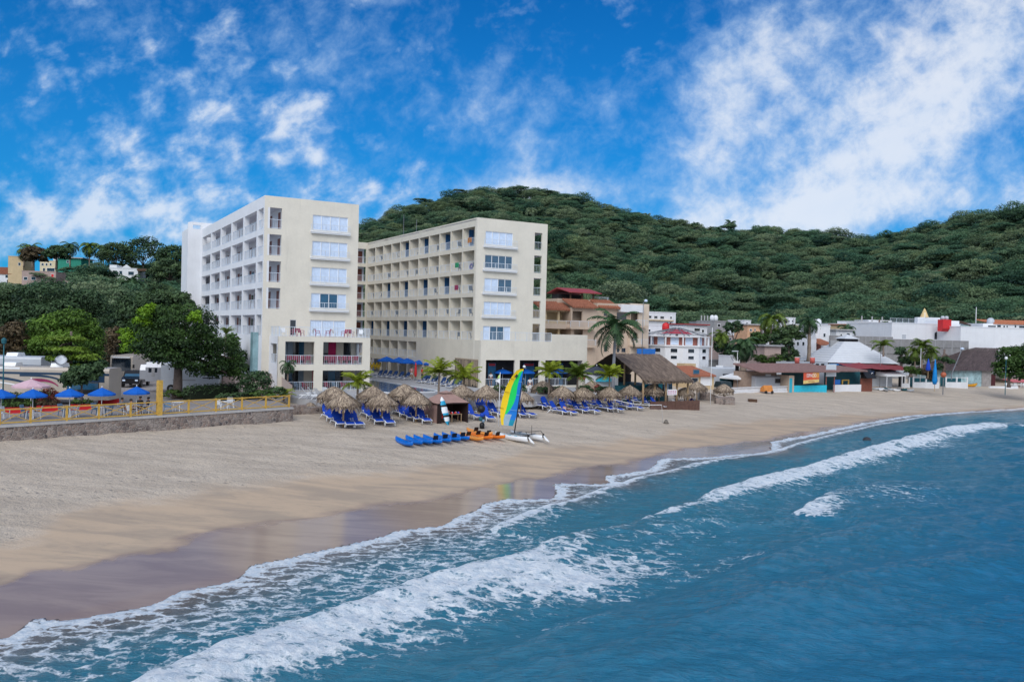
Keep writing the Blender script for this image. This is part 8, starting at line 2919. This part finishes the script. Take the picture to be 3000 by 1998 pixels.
def person(label, loc, rz, pose, shirt, pants, hair=M_HAIR, sc=1.0, group=None, longs=False):
    t = thing('person', label, 'person', loc, rz, group, sc)
    ph = {'stand': .95, 'sit': .50, 'lie': .50}[pose]
    J = {}
    if pose == 'lie':
        up = lambda h: (0, .75 * h, .8 * h * .62)
    elif pose == 'sit':
        up = lambda h: (0, .12 * h, h)
    else:
        up = lambda h: (0, -.01 * h, h)
    A_ = lambda h, x=0, y=0, z=0: (x, up(h)[1] + y, ph + up(h)[2] + z)
    J['pelvis'] = (0, 0, ph)
    J['spine'], J['chest'], J['neck'], J['head'], J['crown'] = A_(.24), A_(.45), A_(.57), A_(.69, 0, -.015), A_(.80)
    R_ = dict(pelvis=.13, spine=.125, chest=.15, neck=.055, head=.098, crown=.07)
    E = [('pelvis', 'spine'), ('spine', 'chest'), ('chest', 'neck'), ('neck', 'head'), ('head', 'crown')]
    for s, n in ((-1, 'l'), (1, 'r')):
        J['hip' + n] = (s * .10, -.01, ph - .05)
        if pose == 'stand':
            J['knee' + n], J['ank' + n], J['toe' + n] = (s * .115, -.04 * s, .50), (s * .12, .03, .08), (s * .14, -.15, .04)
        elif pose == 'sit':
            J['knee' + n], J['ank' + n], J['toe' + n] = (s * .15, -.43, .50), (s * .15, -.47, .08), (s * .17, -.64, .04)
        else:
            J['knee' + n], J['ank' + n], J['toe' + n] = (s * .13, -.44, .56 + (.16 if s > 0 else 0)), (s * .14, -.86, .46), (s * .16, -.92, .58)
        J['sho' + n] = A_(.47, s * .19)
        if pose == 'stand':
            J['elb' + n], J['wri' + n] = (s * .26, .03, ph + .19), (s * .27, -.07, ph - .05)
        else:
            J['elb' + n] = A_(.24, s * .27, .02, -.02)
            J['wri' + n] = (s * .20, J['elb' + n][1] - .24, J['elb' + n][2] - .05)
        e_, w_ = Vector(J['elb' + n]), Vector(J['wri' + n])
        d_ = (w_ - e_).normalized()
        J['palm' + n] = tuple(w_ + d_ * .07)
        R_.update({'hip' + n: .10, 'knee' + n: .062, 'ank' + n: .045, 'toe' + n: .038, 'sho' + n: .065, 'elb' + n: .045, 'wri' + n: .032, 'palm' + n: .034})
        E += [('pelvis', 'hip' + n), ('hip' + n, 'knee' + n), ('knee' + n, 'ank' + n), ('ank' + n, 'toe' + n), ('chest', 'sho' + n), ('sho' + n, 'elb' + n), ('elb' + n, 'wri' + n), ('wri' + n, 'palm' + n)]
        sd_ = Vector((0, 1, 0)).cross(d_)
        sd_ = Vector((0, 1, 0)) if abs(d_.z) > .6 else Vector((1, 0, 0))
        for k, (o2, l) in enumerate(((-.030, .075), (-.010, .088), (.010, .082), (.028, .064))):
            q = 'fin%s%d' % (n, k)
            J[q] = tuple(Vector(J['palm' + n]) + sd_ * o2 + d_ * l + Vector((-s * .015, -.012, 0)))
            R_[q] = .009
            E.append(('palm' + n, q))
        J['thumb' + n] = tuple(w_ + d_ * .07 - sd_ * .055 + Vector((0, -.01, 0)))
        R_['thumb' + n] = .011
        E.append(('wri' + n, 'thumb' + n))
    K_ = list(J)
    body = skin_body('body', [J[k] for k in K_], [(K_.index(a), K_.index(b_)) for a, b_ in E], [R_[k] for k in K_], M_SKIN, t)
    # face: nose, eyes and mouth on the head
    hd = Vector(J['head'])
    fw_ = Vector((0, -1, 0)) if pose != 'lie' else Vector((0, -.6, .8))
    b = MB()
    b.lathe([(0, -.02), (.016, -.01), (.010, .02), (0, .025)], n=6)
    b.build('nose', M_SKIN, t, True, hd + fw_ * .088 + Vector((0, 0, .0)))
    for s in (-1, 1):
        MB().lathe([(0, -.008), (.011, 0), (0, .008)], n=6).build('eye', M_HAIR, t, True, hd + fw_ * .084 + Vector((s * .034, 0, .022)))
        MB().lathe([(0, -.03), (.012, 0), (0, .03)], n=6).build('ear', M_SKIN, t, True, hd + Vector((s * .09, 0, 0)))
    MB().box(-.022, .022, -.004, .004, -.004, .004).build('mouth', M_RED, t, loc=hd + fw_ * .086 + Vector((0, 0, -.045)))
    h_ = MB()
    h_.lathe([(.103, -.03), (.112, .02), (.100, .07), (.06, .108), (0, .118)], n=12)
    h_.build('hair', hair, t, True, hd - fw_ * .022 + Vector((0, 0, .012)))
    lerp = lambda a, c, f_: tuple(Vector(J[a]).lerp(Vector(J[c]), f_))
    P_ = [lerp('pelvis', 'spine', .2), J['spine'], J['chest'], lerp('chest', 'neck', .5), J['shol'], lerp('shol', 'elbl', .65), J['shor'], lerp('shor', 'elbr', .65)]
    skin_body('shirt', P_, [(0, 1), (1, 2), (2, 3), (2, 4), (4, 5), (2, 6), (6, 7)], [.15, .145, .168, .085, .085, .07, .085, .07], shirt, t)
    f_ = .92 if longs else .6
    P_ = [J['pelvis'], lerp('pelvis', 'spine', .3), J['hipl'], lerp('hipl', 'kneel', f_), J['hipr'], lerp('hipr', 'kneer', f_)]
    Ed, Rd = [(0, 1), (0, 2), (2, 3), (0, 4), (4, 5)], [.152, .145, .122, .088, .122, .088]
    if longs:
        P_ += [lerp('kneel', 'ankl', .9), lerp('kneer', 'ankr', .9)]
        Ed += [(3, 6), (5, 7)]
        Rd += [.065, .065]
    skin_body('trousers' if longs else 'shorts', P_, Ed, Rd, pants, t)
    return t


M_WCL = pm('white_cloth', (.74, .75, .78), .8, .08)
M_GCL = pm('grey_cloth', (.25, .27, .30), .8, .1)
M_DCL = pm('dark_cloth', (.025, .03, .045), .8, .2)
person('person in white clothes standing before the dining terrace opening right of the sail', tuple(atz(1552, 1151, 3.4)), .3, 'stand', M_WCL, M_WCL, sc=1.02, longs=True)
person('person in a white top behind the railing in the leftmost podium opening', hw(2.0, -.7, 3.55), .2, 'stand', M_WCL, M_DCL)
g_ = G(1660, 1214)
person('person in dark shorts reclining on a blue lounger under a palapa', (g_[0], g_[1], g_[2] + .02), R(48), 'lie', pm('bare_pink_top', (.55, .30, .24), .8), M_DCL)
for x, y, rz, m, lab in ((1984, 1188, 1.3, M_PURP, 'seated person at the left of the group under the far palapa'), (2024, 1190, -1.2, M_PURP, 'seated person in purple at the right of the group under the far palapa'), (2014, 1184, -.4, M_PINKC, 'seated person at the back of the group under the far palapa')):
    p = G(x, y)
    person(lab, tuple(p), rz, 'sit', m, M_DCL)
    CHB(tuple(p + np.array([0, 0, .02])), rz, 'chair under the ' + lab[7:], None, 'chairs under the far palapa')
TBL(tuple(G(2000, 1188)), 0, 'white table among the seated people under the far palapa')
CHW(tuple(G(1978, 1190)), .8, 'empty white chair left of the seated people under the far palapa', None, 'chairs under the far palapa')
for x, y, rz, sh, lab in ((360, 1216, 1.4, M_GCL, 'person in grey seated left of the fifth umbrella on the camper terrace'), (386, 1220, 2.6, M_WCL, 'person in a white top seated with their back to the railing'), (408, 1211, -.3, M_DCL, 'person in dark clothes seated behind a round table near the tall post'), (431, 1213, -1.6, pm('navy_shirt', (.02, .06, .14), .8), 'person in navy seated nearest the tall yellow post')):
    p = atz(x, y, ZT)
    person(lab, tuple(p), rz, 'sit', sh, M_DCL)
    CHW(tuple(p + np.array([0, 0, .02])), rz, 'chair under the ' + lab.replace(' seated', '').split(' on the camper')[0].replace('person in a white top seated with their back to the railing', 'person in a white top facing away'), None, grp)
person('person in pink standing at the far side of the pool by the red folded parasol', tuple(atz(1205, 1112, 3.4)), .4, 'stand', pm('pale_pink_cloth', (.6, .33, .35), .8), M_WCL)
person('person in dark trousers and red top standing right of the red folded parasol', tuple(atz(1237, 1114, 3.4)), -.6, 'stand', M_RED, M_DCL, longs=True)
person('person in blue and white standing among the loungers under the palapa right of the sail', tuple(G(1574, 1187)), .9, 'stand', pm('blue_white_print', (.35, .45, .65), .8, .4, 6), M_LOUNGE)

# ------------------------------------------------------------------ pool court and terraces
ordn = ['first', 'second', 'third', 'fourth', 'fifth', 'sixth', 'seventh', 'eighth', 'ninth', 'tenth', 'eleventh', 'twelfth', 'thirteenth', 'fourteenth']


def recolour(o_, frm, to):
    for ch in o_.children:
        if ch.name.split('.')[0] in frm:
            ch.data = ch.data.copy()
            ch.data.materials[0] = to


M_NAVYS = pm('navy_sling', (.006, .035, .13), .7, .15)
for k, (x, y) in enumerate([(1108, 1106), (1122, 1106), (1136, 1107), (1152, 1109), (1170, 1111), (1188, 1113), (1238, 1122), (1248, 1122), (1265, 1125), (1276, 1125), (1293, 1130), (1308, 1131), (1325, 1137), (1340, 1135)]):
    o_ = LOU(tuple(atz(x, y, 3.41)), TH + R(-62), ordn[k] + ' navy lounger from the left in the row along the far pool edge', 1.0, 'navy loungers along the pool')
    recolour(o_, ('seat', 'backrest'), M_NAVYS)
for k, (x, y, lab) in enumerate(((1132, 1100, 'leftmost blue umbrella beyond the pool, by the yellow rack'), (1168, 1103, 'second blue umbrella beyond the pool'), (1192, 1107, 'third blue umbrella beyond the pool, left of the red folded parasol'), (1236, 1110, 'blue umbrella right of the red folded parasol'), (1268, 1113, 'blue umbrella half behind the left yellow green palm'))):
    UMB(tuple(atz(x, y, 3.41)), k * .5, lab, 1.32, 'blue umbrellas by the pool')
for k, (u_, v_, lab) in enumerate(((3.9, -.3, 'blue umbrella in the leftmost podium opening'), (7.2, -.4, 'blue umbrella in the middle podium opening behind the sail tip'), (10.6, -.3, 'blue umbrella left in the rightmost podium opening'), (12.3, -.2, 'blue umbrella right in the rightmost podium opening'))):
    UMB(hw(u_, v_, 3.56), k * .4, lab, (1.15, 1.15, 1.0), 'blue umbrellas on the dining terrace')
p = atz(1217, 1114, 3.41)
t = thing('folded_umbrella', 'red folded parasol standing at the far side of the pool', 'umbrella', tuple(p))
MB().lathe([(0, 2.5), (.05, 2.4), (.17, 1.5), (.2, .8), (.14, .5), (0, .45)], n=9).build('folded_canopy', M_RED, t, True)
MB().cyl(0, 0, 0, .6, .04, n=6).cyl(0, 0, 0, .08, .25, n=10).build('pole', M_STEEL, t)
p = atz(1098, 1100, 3.41)
t = thing('float_rack', 'rack heaped with yellow floats in the far corner of the pool court', 'rack', tuple(p), TH)
for x in (-1.1, 1.1):
    MB().cyl(x, 0, 0, 2.0, .05, n=6).build('post', M_STEEL, t)
for k in range(8):
    MB().tube([(-1.0 + .26 * k + .1 * math.cos(a_), .1 * math.sin(a_ * 2), 1.25 + .35 * (k % 2) + .3 * math.sin(a_)) for a_ in np.linspace(0, 6.28, 9)], .09, 6).build('float', pm('yellow_float', (.62, .42, .02), .6, .15), t, True)
MB().bar((-1.1, 0, 1.95), (1.1, 0, 1.95), .06).bar((-1.1, 0, 1.0), (1.1, 0, 1.0), .06).build('shelf_bar', M_STEEL, t)
# white loungers parked at the foot of the left block
for k, (x, y) in enumerate([(906, 1168), (924, 1166), (942, 1170), (962, 1166), (980, 1170), (1004, 1164), (1062, 1166), (1074, 1162)]):
    o_ = LOU(tuple(atz(x, y, 3.41)), R(100) + k * .35, ordn[k] + ' white lounger from the left on the paving below the left hotel block', 1.05, 'white loungers below the left hotel block')
    recolour(o_, ('seat', 'backrest'), M_WFRAME)
# chairs on the roof terrace and behind the striped terrace rail
for k in range(10):
    u_ = -23.7 + k * .95
    (CHR if k % 3 else CHW)(hw(u_, -.9 - .5 * (k % 2), 9.27), R(180) * (k % 2) + TH + .3 * k, ordn[k] + ' chair from the left on the roof terrace of the left hotel block', None, 'chairs on the roof terrace')
kk = 0
for (x0, x1, n) in ((-23.6, -20.9, 4), (-19.5, -15.5, 6)):
    for k in range(n):
        CHR(hw(x0 + (x1 - x0) * (k + .5) / n, BV + .75, 6.27), TH + R(180), ordn[kk] + ' red striped chair from the left behind the middle terrace rail', (1.15, 1.0, 1.12), 'red striped chairs on the middle terrace')
        kk += 1
kk = 0
for (x0, x1, n) in ((-23.6, -20.9, 3), (-19.5, -15.5, 4)):
    for k in range(n):
        (CHB if k % 2 else CHR)(hw(x0 + (x1 - x0) * (k + .5) / n, BV + .9, 3.43), TH + .4 * k, ordn[kk] + ' chair from the left behind the ground floor rail of the left block', None, 'chairs on the ground terrace')
        kk += 1


def mk_bchair(label):
    t = thing('balcony_chair', label, 'chair', group='dark chairs on the hotel balconies')
    m = pm('dark_blue_weave', (.03, .07, .12), .7, .2)
    MB().box(-.25, .25, -.25, .25, .38, .44).build('seat', m, t)
    MB().prism([(.2, .44), (.26, .44), (.38, .92), (.32, .92)], -.25, .25).build('backrest', m, t)
    for s in (-1, 1):
        for y in (-.22, .22):
            MB().bar((s * .22, y, .38), (s * .24, y, 0), .035).build('leg', M_BLACK, t)
    return t


BCH = Kind(mk_bchair)
rows = ['lowest', 'second', 'third', 'fourth', 'top']
for r_, lv in enumerate(LV):
    for k in range(NB):
        if (r_, k) in blue or (k * 7 + r_ * 3) % 9 == 5:
            continue
        a = bay0 + bayw * (k + .5)
        BCH(hw(.62, a - .55 + .3 * ((k + r_) % 3), lv), TH + 1.2 + .5 * ((k * 3 + r_) % 5), 'dark chair on the %s balcony row, %s bay from the front corner' % (rows[r_], ordn[k]))
# towels and toys drying on the nearer balcony rails
for r_, k, m, lab in ((3, 0, M_PURP, 'purple float leaning on the second highest balcony nearest the front corner'), (3, 1, pm('green_towel', (.02, .28, .12), .8), 'green towel over the second highest balcony rail, second bay'), (4, 0, pm('orange_towel', (.5, .2, .06), .8), 'orange towel on the top balcony nearest the front corner'), (2, 1, pm('wine_towel', (.3, .04, .1), .8), 'wine red towel on the middle balcony row, second bay')):
    a = bay0 + bayw * (k + .5)
    b = MB()
    if m is M_PURP:
        b.tube([(.0, .32 * math.cos(q), .45 + .32 * math.sin(q)) for q in np.linspace(0, 6.28, 13)], .11, 7, cap=False)
        nmx = 'swim_ring'
    else:
        b.prism([(-.03, .55), (-.03, 1.12), (.0, 1.14), (.03, 1.12), (.03, .5)], -.5, .5)
        nmx = 'towel'
    o_ = b.build(nmx, m, None, m is M_PURP, hw(.14 if m is not M_PURP else .45, a, LV[r_]), (0, 0, TH + math.pi / 2 if m is not M_PURP else TH))
    tag(o_, lab, 'towel' if m is not M_PURP else 'swim ring')
# planting along the podium and small things
for k, (x, y, r_, h_, m, lab) in enumerate(((1465, 1152, .8, .9, F_DARK, 'dark shrub at the left foot of the podium behind the flagpole'), (1520, 1154, .9, 1.0, F_DARK, 'dark shrub at the podium foot behind the sail'), (1590, 1156, .8, .9, F_DARK, 'dark shrub beside the person in white'), (1632, 1152, .8, .8, F_DARK, 'dark shrub between the two young podium palms'), (1712, 1152, .9, .9, F_DARK, 'dark shrub right of the podium corner'), (1745, 1150, .8, 1.0, MATS['red_flower'], 'red leaved shrub before the white wall'), (1770, 1152, .8, .8, F_DARK, 'dark shrub at the foot of the young palm below the royal palm'))):
    shrub('podium_shrub', lab, 'shrub', tuple(atz(x, y, 3.38)), r_, h_, m, 700 + k, 500, .11, 'shrubs along the podium')
p = G(908, 1204)
t = thing('thatch_heap', 'small heap of brown thatch at the end of the low rubble wall', 'heap', (p[0], p[1], p[2]))
link('straw', thatch_cone(.95, .1, .75, 380, np.random.default_rng(2), .2, .05), t)
p = G(1222, 1222)
t = thing('white_bench', 'white plank bench standing behind the palapa left of the tent', 'bench', tuple(p), .1)
for z in (.45, .75, .95):
    MB().box(-.8, .8, .0 if z > .5 else -.35, .06, z - .06, z + .06).build('plank', M_WFRAME, t)
for x in (-.7, .7):
    MB().box(x - .05, x + .05, -.3, .05, 0, .389).build('leg', M_WFRAME, t)
